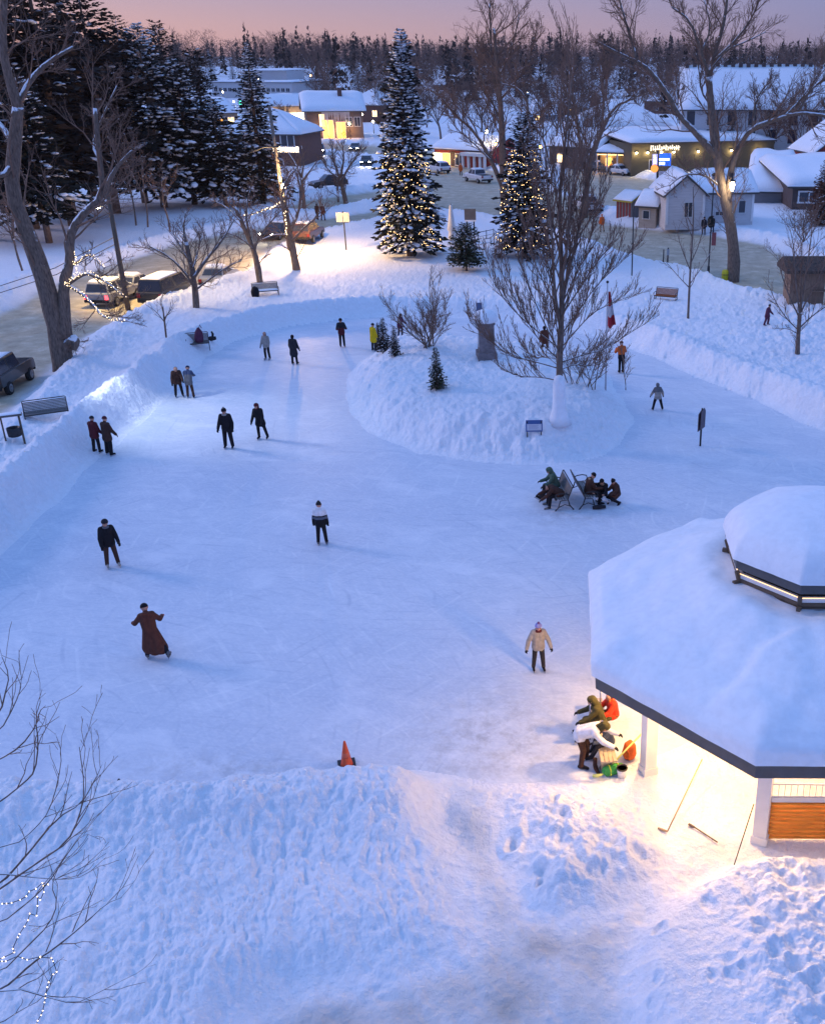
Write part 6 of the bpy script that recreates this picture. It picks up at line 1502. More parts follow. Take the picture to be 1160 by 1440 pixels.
    if snow > 0:
        m = MB(); rx0, rx1 = x1 + 0.1, x2 - 0.1; snow_plane(m, (rx0, -hw + 0.28, Ht), (rx1, -hw + 0.28, Ht), (rx1, hw - 0.28, Ht), (rx0, hw - 0.28, Ht), 0.14 * snow + 0.03, 8, 6, 3)
        m.build('snow', M_CAP, root, True)
        if snow > 0.5:
            m = MB()
            hx0, hx1 = x3 + 0.15, prof[-3][0] - 0.05; hz_ = prof[-3][1]; snow_plane(m, (hx0, -hw + 0.2, zb + 0.05), (hx1, -hw + 0.2, hz_), (hx1, hw - 0.2, hz_), (hx0, hw - 0.2, zb + 0.05), 0.10, 6, 6, 4)
            m.build('snow', M_CAP, root, True)
    if lights in ('head', 'both') :
        for s in (1, -1):
            R = Matrix.Rotation(rz, 3, 'Z'); a = root.location + R @ Vector((fx + 0.15, s * (hw - 0.3), fz)); b = root.location + R @ Vector((fx + 14, s * (hw - 0.3), -1.0)); point('headlight_beam', a, (1.0, 0.86, 0.6), 400, 0.06, spot=(b, math.radians(42)))
    return root
def vehicles():
    car((6, 545), (60, 508), 'jeep', 'dark', 'dark muddy off-road jeep at the left edge beside the road', 'off', 0.2)
    car((163, 424), (240, 392), 'suv', 'silver', 'silver car with red tail lights on left behind the wooden pole', 'tail', 0.8)
    car((192, 412), (270, 380), 'sedan', 'silver', 'silver car beyond the wooden pole, far side of the tail-lit one', 'off', 0.9)
    car((238, 424), (330, 382), 'van', 'dark', 'dark brown van parked at the snow edge behind the low spreading tree', 'off', 0.15)
    car((310, 400), (380, 352), 'sedan', 'silver', 'snow-dusted silver car right of the dark van', 'off', 1.0)
    car((392, 334), (370, 341), 'sedan', 'black', 'black car with glowing headlights coming down the left road', 'head', 0.5)
    car((434, 338), (480, 322), 'suv', 'rust', 'rust-red car parked beside the bare tree with lit limb', 'off', 0.25)
    car((450, 216), (446, 222), 'suv', 'grey', 'car with two bright headlights below the timber house', 'head', 0.3)
    car((500, 212), (494, 216), 'sedan', 'grey', 'far car with headlights right of the timber house car', 'head', 0.3)
    car((516, 232), (509, 238), 'sedan', 'dark', 'car with small headlights just left of the tall lit spruce', 'head', 0.2)
    car((463, 266), (440, 268), 'suv', 'black', 'dark parked car beyond the vase-shaped tree', 'off', 0.5)
    car((617, 243), (600, 240), 'suv', 'white', 'white car at the head of the street near the red shop', 'off', 0.7)
    car((672, 256), (655, 253), 'pickup', 'white', 'white pickup truck with dark load crossing the junction', 'off', 0.6)
    car((826, 298), (800, 288), 'pickup', 'white', 'white pickup truck parked on the right side of the junction', 'off', 0.6)
    car((872, 243), (900, 243), 'sedan', 'white', 'snow-covered car parked before the lit porch', 'off', 1.0)
    car((846, 241), (866, 241), 'sedan', 'grey', 'snow-covered car left end of the row before the lit porch', 'off', 1.0)
buildings()
vehicles()
# ================================================================== street furniture, signs and small things
M_IRON = mat('black_iron', (0.02, 0.02, 0.022), 0.5, 0.15, 8.0)
M_SLAT = mat('bench_slat', (0.16, 0.15, 0.145), 0.6, 0.2, 8.0)
M_ORSLAT = mat('orange_slat', (0.35, 0.11, 0.035), 0.6, 0.2, 8.0)
def bench(loc, rz, label, W=1.7, slat=None, group=None, snow=0.0, sink=0.0):
    """seat faces local -Y, back towards +Y"""
    root = empty('park_bench', Vector(loc) - Vector((0, 0, sink)), rz, label, 'bench', group); slat = slat or M_SLAT; hw = W / 2
    m = MB()
    for k in range(5): m.box((0, -0.34 + k * 0.095, 0.44 + 0.006 * (k - 2) ** 2), (W, 0.075, 0.025))
    m.build('seat', slat, root)
    m = MB()
    for k in range(7):
        z = 0.50 + k * 0.062; y = 0.10 + k * 0.022; m.box((0, y, z), (W, 0.024, 0.052), M=Matrix.Rotation(-0.33, 3, 'X'))
    m.build('backrest', slat, root)
    for s in (1, -1):
        x = s * (hw + 0.02); m = MB()
        m.tube([(x, -0.42, 0.0), (x, -0.30, 0.12), (x, -0.22, 0.40), (x, 0.06, 0.42), (x, 0.26, 0.95)], 0.024, 6)
        m.tube([(x, 0.08, 0.42), (x, 0.14, 0.2), (x, 0.30, 0.0)], 0.024, 6)
        m.tube([(x, -0.28, 0.14), (x, -0.05, 0.24), (x, 0.16, 0.16)], 0.018, 6)
        m.build('leg_frame', M_IRON, root, True)
        m = MB(); m.tube([(x, -0.36, 0.44), (x, -0.42, 0.54), (x, -0.38, 0.66), (x, -0.22, 0.70), (x, -0.02, 0.68), (x, 0.14, 0.62)], 0.022, 6); m.build('armrest', M_IRON, root, True)
    m = MB(); m.bar((-hw, 0.27, 0.955), (hw, 0.27, 0.955), 0.035); m.bar((-hw, -0.40, 0.44), (hw, -0.40, 0.44), 0.035); m.build('rail', M_IRON, root)
    if snow:
        m = MB(); snow_plane(m, (-hw, -0.38, 0.47), (hw, -0.38, 0.47), (hw, 0.05, 0.47), (-hw, 0.05, 0.47), snow, 10, 5); m.build('snow', M_CAP, root, True)
    return root
def post_sign(px, H, boards, label, mpost=None, cat='sign', rz=0.0, r=0.035):
    g = ground(*px); root = empty('sign_post', g, rz, label, cat)
    m = MB(); m.tube([(0, 0, -0.4), (0, 0, H)], r, 8); m.build('pole', mpost or M_POLE, root, True)
    for (x, z, w, h, mm) in boards:
        m = MB(); m.box((x, -0.05, z), (w, 0.03, h)); m.build('board', mm, root, bevel=0.01)
    return root
def street_lamp(px, H, label, globe=None, group='street lamps of the town', arm=0.0, power=0, r=0.06, mp=None):
    g = ground(*px); root = empty('street_lamp', g, 0, label, 'street lamp', group)
    m = MB(); m.tube([(0, 0, -0.3), (0, 0, 0.9), (0, 0, 0.95), (0, 0, H)], [r * 1.9, r * 1.7, r, r * 0.75], 8)
    if arm: m.tube([(0, 0, H - 0.1), (arm * 0.5, -0.1, H + 0.25), (arm, -0.2, H + 0.2)], 0.04, 6)
    m.build('pole', mp or M_POLE, root, True)
    m = MB(); m.lathe([(0.05, -0.22), (0.17, -0.15), (0.22, 0.05), (0.16, 0.25), (0.05, 0.30)], (arm, -0.2 if arm else 0, H + 0.15), 10); m.build('globe', globe or M_GLOBE, root, True)
    m = MB(); m.lathe([(0.24, 0.0), (0.18, 0.1), (0.03, 0.2)], (arm, -0.2 if arm else 0, H + 0.43), 10); m.build('cap', M_POLE, root, True)
    if power: point('street_light', g + Vector((arm, -0.5, H - 0.15)), (1.0, 0.74, 0.40), power, 0.2)
    return root
def rod(name, a, b, r, m_, label, cat, blade=None):
    a, b = Vector(a), Vector(b); root = empty(name, a, 0, label, cat)
    m = MB(); m.tube([(0, 0, 0), b - a], r, 6); m.build('shaft', m_, root, True)
    if blade is not None:
        m = MB(); m.tube([b - a, b - a + Vector(blade) * 0.5 + Vector((0, 0, -0.01)), b - a + Vector(blade)], [r * 1.3, r * 2.2, r * 1.8], 6); m.build('blade', m_, root, True)
    return root
def props():
    # benches
    g = ground(68, 590); bench(g, math.radians(28), 'empty grey metal bench on the snow beside the left bank', 1.75, sink=0.05)
    g = ground(374, 414); bench(g, math.radians(22), 'snow-edged bench with a black bag beside the forked bare tree', 1.7, snow=0.08, sink=0.12)
    g2 = g + Vector((-0.55, -0.62, 0)); m = MB(); m.tube([(0, 0, 0), (0, 0, 0.35), (0.02, 0, 0.62), (0.02, 0, 0.7)], [0.26, 0.30, 0.22, 0.08], 10); b = m.build('bag', cm('black'), None, True); b.location = g2; tag(b, 'black bag standing at the left end of the snow-edged bench', 'bag')
    g = ground(278, 480); bench(g, math.radians(20), 'bench half buried in the bank with bags left on it', 1.2, sink=0.25)
    m = MB(); m.tube([(0, 0, 0), (0, 0, 0.25), (0.03, 0.02, 0.6), (0.03, 0.02, 0.85)], [0.22, 0.27, 0.22, 0.06], 10); m.tube([(0.05, 0.1, 0.8), (0.12, 0.1, 1.0), (0.2, 0.1, 0.8)], 0.025, 5); b = m.build('backpack', cm('plum'), None, True); b.location = g + Vector((0.15, -0.1, 0.22)); tag(b, 'dark plum backpack standing on the half-buried bench', 'bag')
    g = ground(297, 479); m = MB(); m.tube([(-0.3, 0, 0.05), (0, 0, 0.12), (0.3, 0.05, 0.15)], [0.10, 0.15, 0.10], 8); m.tube([(0.1, 0, 0.1), (0.15, 0.05, 0.4), (0.1, 0, 0.55)], [0.07, 0.07, 0.05], 7); b = m.build('boots', cm('char'), None, True); b.location = g; tag(b, 'dark boots and sack dropped on the bank right of the half-buried bench', 'boots')
    g = ground(936, 422); bench(g, math.radians(-22), 'orange slatted bench seen end-on behind the slender young tree', 1.5, M_ORSLAT, sink=0.15)
    # two benches standing back to back on the ice
    ax = math.radians(90)
    gl = ground(789, 713); gr = ground(818, 711)
    bl = bench(gl + Vector((0, 0.55, 0)), math.radians(-78), 'left one of two grey benches standing back to back on the ice', 1.7)
    br = bench(gr + Vector((0, 0.55, 0)), math.radians(102), 'right one of two grey benches standing back to back on the ice', 1.7)
    # litter stand at left
    g = ground(24, 622); root = empty('litter_stand', g, math.radians(25), 'open wooden litter stand with little roof and dark bin left of the empty bench', 'litter bin')
    m = MB(); m.box((-0.38, 0, 0.55), (0.06, 0.08, 1.3)); m.box((0.30, 0, 0.45), (0.08, 0.08, 1.5)); m.build('post', M_WOODPOLE, root); m = MB(); m.box((-0.04, 0, 1.22), (0.95, 0.35, 0.07)); m.build('roof', M_FASC, root)
    m = MB(); m.lathe([(0.22, 0.0), (0.26, 0.02), (0.28, 0.38), (0.24, 0.38), (0.22, 0.06)], (0.0, 0, 0.28), 12); m.build('bin', M_IRON, root, True)
    m = MB(); snow_plane(m, (-0.5, -0.16, 1.26), (0.42, -0.16, 1.26), (0.42, 0.16, 1.26), (-0.5, 0.16, 1.26), 0.05, 6, 4); m.build('snow', M_CAP, root, True)
    # traffic cone
    g = Vector((*gz(488, 1077), 0.0)); root = empty('traffic_cone', Vector((g.x, g.y, max(0.01, hz(g.x, g.y)))), 0.3, 'orange traffic cone standing at the edge of the ice behind the near bank', 'traffic cone')
    m = MB(); m.lathe([(0.155, 0.03), (0.13, 0.12), (0.03, 0.70), (0.022, 0.72)], (0, 0, 0), 18); m.build('cone_body', mat('cone_orange', (0.62, 0.085, 0.025), 0.5, 0.08), root, True)
    m = MB(); m.box((0, 0, 0.025), (0.42, 0.42, 0.05)); m.build('base', M_IRON, root, bevel=0.01)
    m = MB(); m.lathe([(0.108, 0.27), (0.082, 0.41)], (0, 0, 0), 18); m.build('band', mat('cone_band', (0.60, 0.12, 0.06), 0.4, 0.05), root, True)
    # information sign in the island snow
    g = ground(751, 612); root = empty('info_sign', g, 0.05, 'small white information sign with a blue header on the island bank', 'sign')
    for x in (-0.30, 0.30):
        m = MB(); m.box((x, 0.02, 0.2), (0.045, 0.045, 0.9)); m.build('leg', M_POLE, root)
    T = Matrix.Rotation(-0.35, 3, 'X')
    m = MB(); m.box((0, -0.02, 0.45), (0.72, 0.04, 0.50), M=T); bd = m.build('panel', mat('sign_blue', (0.04, 0.10, 0.28), 0.4, 0.08), root, bevel=0.008)
    m = MB(); m.box(Vector((0, -0.02, 0.45)) + T @ Vector((0, -0.026, -0.06)), (0.62, 0.014, 0.27), M=T); m.build('notice', mat('sign_white', (0.55, 0.56, 0.62), 0.5, 0.05), bd)
    m = MB()
    for k in range(4): m.box(Vector((0, -0.02, 0.45)) + T @ Vector((-0.04, -0.036, 0.02 - k * 0.05)), (0.44 - 0.05 * (k % 2), 0.006, 0.014), M=T)
    m.build('lettering', mat('sign_grey', (0.25, 0.27, 0.4), 0.5, 0.05), bd)
    # the board post on the open ice
    g = ground(984, 627); root = empty('sign_post', g, math.radians(62), 'dark post with two weathered boards standing alone on the open ice', 'sign')
    m = MB(); m.tube([(0, 0, -0.05), (0, 0, 1.75)], 0.045, 8); m.build('pole', M_POLE, root, True)
    mb_ = mat('weathered_board', (0.10, 0.085, 0.11), 0.7, 0.2, 6.0)
    for y, s, z in ((-0.06, -1, 1.25), (0.06, 1, 1.15)):
        m = MB(); m.extr([(-0.26, -0.42), (0.26, -0.42), (0.26, 0.32), (0.10, 0.50), (-0.26, 0.38)], (0, y, z), (1, 0, 0), (0, 0, 1), (0, 1, 0), -0.015, 0.015); m.build('board', mb_, root)
    # stone monument with its snow cap
    g = ground(684, 503); root = empty('monument', g, math.radians(12), 'grey stone pillar monument with a tall snow cap on the island', 'monument')
    top = at(684, 458, g.y).z - g.z; w = 0.80
    ms = mat('monument_stone', (0.20, 0.17, 0.175), 0.85, 0.25, 5.0, bump=0.02)
    m = MB(); m.box((0, 0, 0.1), (w * 1.25, w * 1.25, 0.5)); m.build('plinth', ms, root, bevel=0.02)
    m = MB(); m.box((0, 0, top / 2 + 0.15), (w, w, top)); m.build('shaft', ms, root, bevel=0.02); m = MB(); m.box((0, 0, top + 0.17), (w * 1.12, w * 1.12, 0.12)); m.build('capstone', ms, root, bevel=0.02)
    m = MB(); m.lathe([(0.60, 0), (0.66, 0.12), (0.60, 0.32), (0.42, 0.52), (0.16, 0.62), (0.02, 0.64)], (0, 0, top + 0.23), 20); m.build('snow_cap', M_CAP, root, True)
    m = MB(); m.tube([(-w * 0.5, -0.1, 0.6), (-w * 0.52, -0.1, 1.2), (-w * 0.5, -0.1, top)], [0.05, 0.14, 0.12], 8, sx=0.5); m.build('snow_patch', M_CAP, root, True)
    post_sign((674, 447), 0.9, [(0, 0.75, 0.38, 0.55, mat('board_blue', (0.10, 0.13, 0.22), 0.5, 0.1))], 'small blue-grey notice board in the snow behind the monument')
    # flag hanging limp from its pole
    g = ground(851, 552); top = at(852, 398, g.y).z - g.z; root = empty('flagpole', g, 0, 'white flagpole with a red and white flag hanging limp right of the island tree', 'flagpole')
    m = MB(); m.tube([(0, 0, -0.3), (0, 0, top)], [0.05, 0.03], 8); m.build('pole', mat('pale_pole', (0.5, 0.5, 0.52), 0.4, 0.05), root, True); m = MB(); m.sphere((0, 0, top + 0.05), 0.07, 8, 6); m.build('finial', M_POLE, root, True)
    z0 = at(852, 410, g.y).z - g.z; z1 = at(858, 459, g.y).z - g.z; nu, nv = 14, 20
    V = []; F = []; MI = []
    for j in range(nv + 1):
        v = j / nv
        for i in range(nu + 1):
            u = i / nu; wd = 0.10 + 0.30 * v; V.append((0.05 + wd * u, 0.07 * math.sin(u * 9 + v * 2) * (0.4 + v), z0 + (z1 - z0) * v - 0.10 * math.sin(u * 5) * v))
    for j in range(nv):
        for i in range(nu):
            F.append((j * (nu + 1) + i, j * (nu + 1) + i + 1, (j + 1) * (nu + 1) + i + 1, (j + 1) * (nu + 1) + i)); t = (j + 0.5) / nv; MI.append(1 if 0.42 < t < 0.70 and (u > 0) else 0)
    fm = MB(); fm.v = V; fm.f = F; fm.m = MI; fm.build('flag', [cloth('flag_red', (0.42, 0.03, 0.045)), cloth('flag_white', (0.6, 0.58, 0.6))], root, True)
    # lamp posts
    g = ground(995, 391); H = at(998, 255, g.y).z - g.z; lp = street_lamp((995, 391), H, 'dark unlit lamp post with red banner left of the massive old tree', mat('globe_off', (0.3, 0.3, 0.33), 0.3, 0.05), None)
    s = (at(1010, 350, g.y) - at(1000, 350, g.y)).length / 10
    zb = at(1000, 336, g.y).z - g.z; m = MB(); m.box((5 * s, 0, zb), (6 * s, 0.03, 18 * s)); m.build('banner', mat('banner_red', (0.30, 0.09, 0.09), 0.7, 0.15), lp); m = MB(); m.bar((0, 0, zb + 11 * s), (12 * s, 0, zb + 11 * s), 0.05); m.build('arm', M_POLE, lp); m = MB(); m.sphere((-0.05, 0, at(997, 312, g.y).z - g.z), 0.35, 8, 6, (0.8, 0.8, 1.3)); m.build('wreath', M_NEED, lp)
    g = ground(1030, 396); p = at(1029, 263, g.y - 0.8); root = empty('lantern', p, 0, 'glowing white lantern hanging before the trunk of the massive old tree', 'lantern')
    m = MB(); m.lathe([(0.05, -0.30), (0.13, -0.08), (0.17, 0.15), (0.15, 0.30), (0.05, 0.38)], (0, 0, 0), 12); m.build('globe', M_GLOBE, root, True); m = MB(); m.lathe([(0.27, 0.38), (0.22, 0.46), (0.04, 0.56)], (0, 0, 0), 12); m.tube([(0, 0, 0.5), (0, 0.3, 0.9), (0, 0.7, 1.0)], 0.035, 6); m.build('bracket', M_POLE, root, True)
    point('lantern_light', p + Vector((0, -0.5, 0)), (1.0, 0.86, 0.6), 120, 0.2)
    post_sign((888, 388), 5.2, [], 'thin grey pole rising from the snow right of the flag', r=0.05, cat='pole')
    post_sign((938, 376), 1.6, [(0, 1.25, 0.2, 0.5, mat('reflector', (0.35, 0.36, 0.38), 0.4, 0.1))], 'short marker post, right one of two at the roadside', r=0.06, cat='marker post'); post_sign((932, 373), 1.3, [], 'short marker post, left one of two at the roadside', r=0.05, cat='marker post')
    g = ground(1019, 396); root = empty('hydrant_marker', g, 0, 'yellow plastic marker standing at the foot of the massive old tree', 'marker'); m = MB(); m.lathe([(0.30, -0.2), (0.30, 0.75), (0.26, 0.88), (0.1, 0.92)], (0, 0, 0), 12); m.build('sleeve', mat('marker_yellow', (0.50, 0.46, 0.02), 0.5, 0.1), root, True); m = MB(); m.lathe([(0.31, 0.5), (0.31, 0.62)], (0, 0, 0), 12); m.build('band', mat('marker_band', (0.3, 0.26, 0.02), 0.5, 0.1), root, True)
    # white wrapped parasol, dark board, low fence
    g = ground(636, 345); H = at(636, 288, g.y).z - g.z; root = empty('closed_parasol', g, 0, 'closed white parasol wrapped upright in the snow behind the small bushy evergreen', 'parasol')
    k = H / 4.2; m = MB(); m.lathe([(0.10 * k, 4.2 * k), (0.16 * k, 4.0 * k), (0.26 * k, 3.2 * k), (0.40 * k, 2.2 * k), (0.50 * k, 1.6 * k), (0.34 * k, 1.5 * k), (0.36 * k, 1.2 * k), (0.44 * k, 0.7 * k), (0.42 * k, 0.5 * k)][::-1], (0, 0, 0), 14); m.build('canopy', M_WHITE, root, True); m = MB(); m.tube([(0, 0, -0.3), (0, 0, 4.3 * k)], 0.05, 8); m.build('pole', M_POLE, root, True)
    g = ground(662, 330); sc_ = (at(672, 300, g.y) - at(652, 300, g.y)).length / 20; root = empty('notice_board', g, 0, 'black notice board on two legs at the edge of the junction', 'sign')
    for x in (-5, 5):
        m = MB(); m.box((x * sc_, 0.04, 8 * sc_), (0.12, 0.08, 20 * sc_)); m.build('leg', M_POLE, root)
    m = MB(); m.box((0, -0.04, 27 * sc_), (16 * sc_, 0.10, 15 * sc_)); m.build('panel', M_FASC, root); m = MB(); m.box((0, -0.04, 18.2 * sc_), (16 * sc_, 0.14, 0.10)); m.build('shelf', M_WHITE, root)
    g = ground(672, 340); root = empty('low_fence', g, 0, 'low black railing curving round the snow behind the small evergreen', 'fence'); m = MB(); pts = [ground(x, y) - g + Vector((0, 0, 0.7)) for x, y in ((672, 338), (684, 336), (694, 334), (698, 338), (690, 346), (680, 348))]; m.tube(pts, 0.03, 5); m.tube([p - Vector((0, 0, 0.4)) for p in pts], 0.02, 5); m.build('rail', M_POLE, root)
    for p in pts:
        m = MB(); m.tube([p - Vector((0, 0, 1.1)), p + Vector((0, 0, 0.08))], 0.035, 5); m.build('fence_post', M_POLE, root)
    post_sign((487, 352), 3.3, [(-0.35, 2.8, 0.55, 0.8, mat('sign_pale', (0.42, 0.40, 0.36), 0.5, 0.1)), (0.25, 2.8, 0.55, 0.8, mat('sign_pale', (0.42, 0.40, 0.36)))], 'road sign with two pale boards on a post beside the bright snow', r=0.06)
    # wooden poles
    g = ground(181, 436); t = at(150, 262, g.y) - g; root = empty('utility_pole', g, 0, 'leaning brown wooden pole behind the fairy-lit limbs of the huge left tree', 'pole'); m = MB(); m.tube([(-t.x * 0.03, 0, -0.4), t * 0.5, t], [0.19, 0.16, 0.13], 9); m.build('pole', M_WOODPOLE, root, True); m = MB(); m.bar(t * 0.97 + Vector((-0.9, 0, 0)), t * 0.97 + Vector((0.9, 0, 0)), 0.10); m.build('crossarm', M_WOODPOLE, root)
    la = t * 0.80; m = MB(); m.tube([la, la + Vector((-0.7, 0.7, 0.3)), la + Vector((-1.3, 1.2, 0.25))], 0.05, 6); m.lathe([(0.05, -0.1), (0.22, -0.05), (0.2, 0.08), (0.05, 0.12)], la + Vector((-1.4, 1.3, 0.2)), 10); m.build('lamp_arm', M_POLE, root, True); m = MB(); m.lathe([(0.02, -0.16), (0.15, -0.12), (0.16, -0.1)], la + Vector((-1.4, 1.3, 0.2)), 10); m.build('lamp', M_GLOBE, root, True); point('roadside_lamp_light', g + la + Vector((-1.4, 1.3, -0.25)), (1.0, 0.66, 0.20), 3000, 0.4, spot=(g + Vector((0.5, 4.0, 0)), math.radians(140)))
    w0 = g + t * 0.55; root = empty('overhead_wire', w0, 0, 'pair of dark wires running left from the leaning wooden pole', 'wire'); m = MB()
    for dz in (0, 0.45): m.tube([Vector((0, 0, dz)), at(80, 386, g.y + 1) - w0 + Vector((0, 0, dz)), at(0, 412, g.y + 2) - w0 + Vector((0, 0, dz)), at(-120, 455, g.y + 3) - w0 + Vector((0, 0, dz))], 0.025, 4)
    m.build('cable', M_WIRE, root)
    g = ground(408, 352); t = at(379, 150, g.y) - g; root = empty('utility_pole', g, 0, 'tall grey street pole with a lamp arm in front of the brick corner house', 'pole'); m = MB(); m.tube([(0, 0, -0.4), t * 0.5, t], [0.2, 0.17, 0.12], 9); m.build('pole', mat('grey_pole', (0.16, 0.14, 0.12), 0.7, 0.2), root, True); a = at(392, 207, g.y) - g; b = at(352, 214, g.y - 1) - g; m = MB(); m.tube([a, a.lerp(b, 0.5) + Vector((0, 0, 0.2)), b], 0.07, 6); m.build('arm', M_POLE, root, True)
    lp_ = at(399, 262, g.y - 0.6) - g; m = MB(); m.lathe([(0.05, -0.2), (0.22, -0.1), (0.2, 0.1), (0.05, 0.2)], lp_, 10); m.build('lamp', M_GLOBE, root, True)
    point('roadside_lamp_light', g + lp_ + Vector((0.9, -1.2, -0.1)), (1.0, 0.62, 0.28), 5600, 0.6)
    # lit blue sign by the olive shop
    g = ground(925, 272); Y = g.y; root = empty('roadside_sign', g, 0, 'glowing blue and white roadside sign with an orange emblem before the olive shop', 'sign')
    def lx(x, y, dy=0.0): return at(x, y, Y + dy) - g
    m = MB(); p = lx(924, 272); q = lx(924.5, 212); m.tube([(p.x, 0, -0.3), (q.x, 0, q.z)], 0.16, 8); m.build('pole', M_POLE, root, True)
    def panel(x0, y0, x1, y1, mm, nm, dy=-0.25, th=0.2, par=None):
        a, b = lx(x0, y1), lx(x1, y0); m = MB(); m.box(((a.x + b.x) / 2, dy, (a.z + b.z) / 2), (b.x - a.x, th, b.z - a.z)); return m.build(nm, mm, par or root)
    bp = panel(926, 215.5, 943, 233, emat('sign_glow_blue', (0.02, 0.10, 0.55), 1.3), 'panel')
    vp = panel(916.5, 216.5, 924, 232, emat('sign_glow_lilac', (0.42, 0.38, 0.75), 0.9), 'panel')
    mw = emat('sign_glow_white', (0.85, 0.92, 1.0), 2.2)
    panel(926, 222.5, 940.5, 225.2, mw, 'lettering', -0.38, 0.06, bp); panel(926, 227.5, 934, 231.5, mw, 'lettering', -0.38, 0.06, bp)
    rs = np.random.RandomState(2)
    for k in range(5): panel(917.5 + rs.uniform(0, 2), 218 + k * 2.7, 921 + rs.uniform(0, 2), 219.2 + k * 2.7, mw, 'lettering', -0.38, 0.06, vp)
    c = lx(919.5, 236.5); m = MB(); m.lathe([(0.02, 0), (0.38, 0.02), (0.5, 0.1), (0.5, 0.2), (0.02, 0.2)], (0, 0, 0), 10); o = m.build('emblem', emat('emblem_orange', (1.0, 0.36, 0.06), 0.9), root); o.location = (c.x, -0.3, c.z); o.rotation_euler = (PI / 2, 0, 0)
    panel(926, 240.5, 942, 246.5, mat('changeable_board', (0.5, 0.5, 0.58), 0.5, 0.1), 'panel')
    # town street lamps
    lamps = [(316, 150, 130, 0), (331, 158, 144, 0), (367, 138, 111, 0), (395, 165, 142, 0), (447, 185, 151, 1), (493, 196, 175, 0), (511, 190, 162, 0), (440, 138, 107, 2), (711, 105, 86, 0), (685, 232, 187, 1), (418, 186, 163, 0), (698, 232, 205, 2), (478, 180, 160, 0), (600, 228, 212, 0), (958, 150, 132, 0), (815, 152, 142, 0), (526, 188, 172, 0), (300, 160, 150, 0), (348, 170, 158, 0), (405, 168, 152, 0), (460, 176, 164, 0), (468, 160, 149, 0), (541, 194, 181, 0), (566, 200, 190, 0), (645, 222, 206, 0), (628, 226, 210, 2), (290, 172, 163, 0), (425, 190, 176, 0), (800, 232, 214, 0), (760, 226, 210, 2), (985, 145, 134, 0), (870, 150, 139, 0), (742, 140, 130, 0), (780, 150, 141, 0)]
    for i, (x, yb, yt, k) in enumerate(lamps):
        g = ground(x, yb); H = max(2.0, at(x, yt, g.y).z - g.z); street_lamp((x, yb), H, 'lit globe street lamp glowing among the far buildings', M_GLOBEO if k == 2 else M_GLOBE, power=160 if k == 1 else 0)
    g = ground(341, 162); root = empty('traffic_light', g, 0, 'traffic light glowing green far away left of the timber house', 'traffic light'); H = at(341, 143, g.y).z - g.z; m = MB(); m.tube([(0, 0, 0), (0, 0, H)], 0.1, 6); m.build('pole', M_POLE, root); m = MB(); m.box((0, 0, H), (0.6, 0.4, 1.6)); m.build('housing', M_POLE, root); m = MB(); m.sphere((0, -0.25, H - 0.3), 0.5, 8, 6); m.build('lens', emat('green_lens', (0.05, 1.0, 0.5), 9.0), root, True)
    # things lying about the pavilion
    def G(x, y, dz=0.0): v = ground(x, y); return v + Vector((0, 0, dz))
    rod('hockey_stick', G(985, 1092, 0.5), G(938, 1172, 0.06), 0.014, mat('stick_wood', (0.35, 0.24, 0.14), 0.6, 0.2), 'wooden hockey stick leaning across the bright pavilion entrance', 'hockey stick', (-0.2, 0.1, 0.0))
    rod('hockey_stick', G(1008, 1187, 0.05), G(976, 1166, 0.05), 0.016, mat('stick_dark', (0.12, 0.08, 0.06), 0.6, 0.2), 'dark stick lying flat in the snow before the corner post', 'hockey stick', (-0.12, 0.1, 0.0))
    rod('ski_pole', G(1031, 1222, 0.0), G(1031, 1222, 0.0) + Vector((0.42, 0.55, 1.15)), 0.012, M_IRON, 'thin black pole leaning against the corner post of the pavilion', 'pole')
    rod('hockey_stick', G(906, 1062, 0.75), G(846, 1094, 0.10), 0.022, mat('stick_lime', (0.62, 0.66, 0.20), 0.5, 0.1), 'lime yellow hockey stick leaning over the green bag by the pavilion', 'hockey stick', (-0.22, -0.05, 0.0))
    g = G(862, 1088); root = empty('sports_bag', g, math.radians(20), 'green sports bag with yellow straps lying in the snow by the pavilion', 'bag'); root.scale = (0.62, 0.62, 0.62); m = MB(); m.tube([(-0.42, 0, 0.14), (-0.36, 0, 0.18), (0, 0, 0.22), (0.36, 0, 0.18), (0.42, 0, 0.14)], [0.10, 0.19, 0.22, 0.19, 0.10], 10, sy=1.0); m.build('bag_body', cloth('green_bag', (0.04, 0.26, 0.06)), root, True); m = MB()
    for s in (-0.18, 0.18): m.tube([(s, -0.22, 0.1), (s, -0.15, 0.35), (s, 0, 0.44), (s, 0.15, 0.35), (s, 0.2, 0.1)], 0.022, 5)
    m.build('strap', cloth('lime_strap', (0.45, 0.5, 0.05)), root, True)
    g = G(884, 1066); m = MB(); m.tube([(0, 0, 0.02), (0, 0, 0.18), (0.02, 0, 0.5), (0.03, 0, 0.66)], [0.17, 0.25, 0.20, 0.06], 12); m.tube([(-0.1, -0.18, 0.5), (-0.02, -0.26, 0.3), (0.0, -0.24, 0.1)], 0.03, 5); b = m.build('backpack', cm('orange'), None, True); b.location = g; b.scale = (0.72, 0.72, 0.78); tag(b, 'bright orange backpack against the pavilion post', 'bag')
    g = G(874, 1092); root = empty('bucket', g, 0, 'small white bucket with dark rim beside the green sports bag', 'bucket'); m = MB(); m.lathe([(0.10, 0), (0.13, 0.25), (0.12, 0.25), (0.09, 0.03)], (0, 0, 0), 12); m.build('pail', M_WHITE, root, True); m = MB(); m.lathe([(0.135, 0.24), (0.135, 0.27), (0.115, 0.27), (0.115, 0.24)], (0, 0, 0), 12); m.build('rim', M_IRON, root, True)
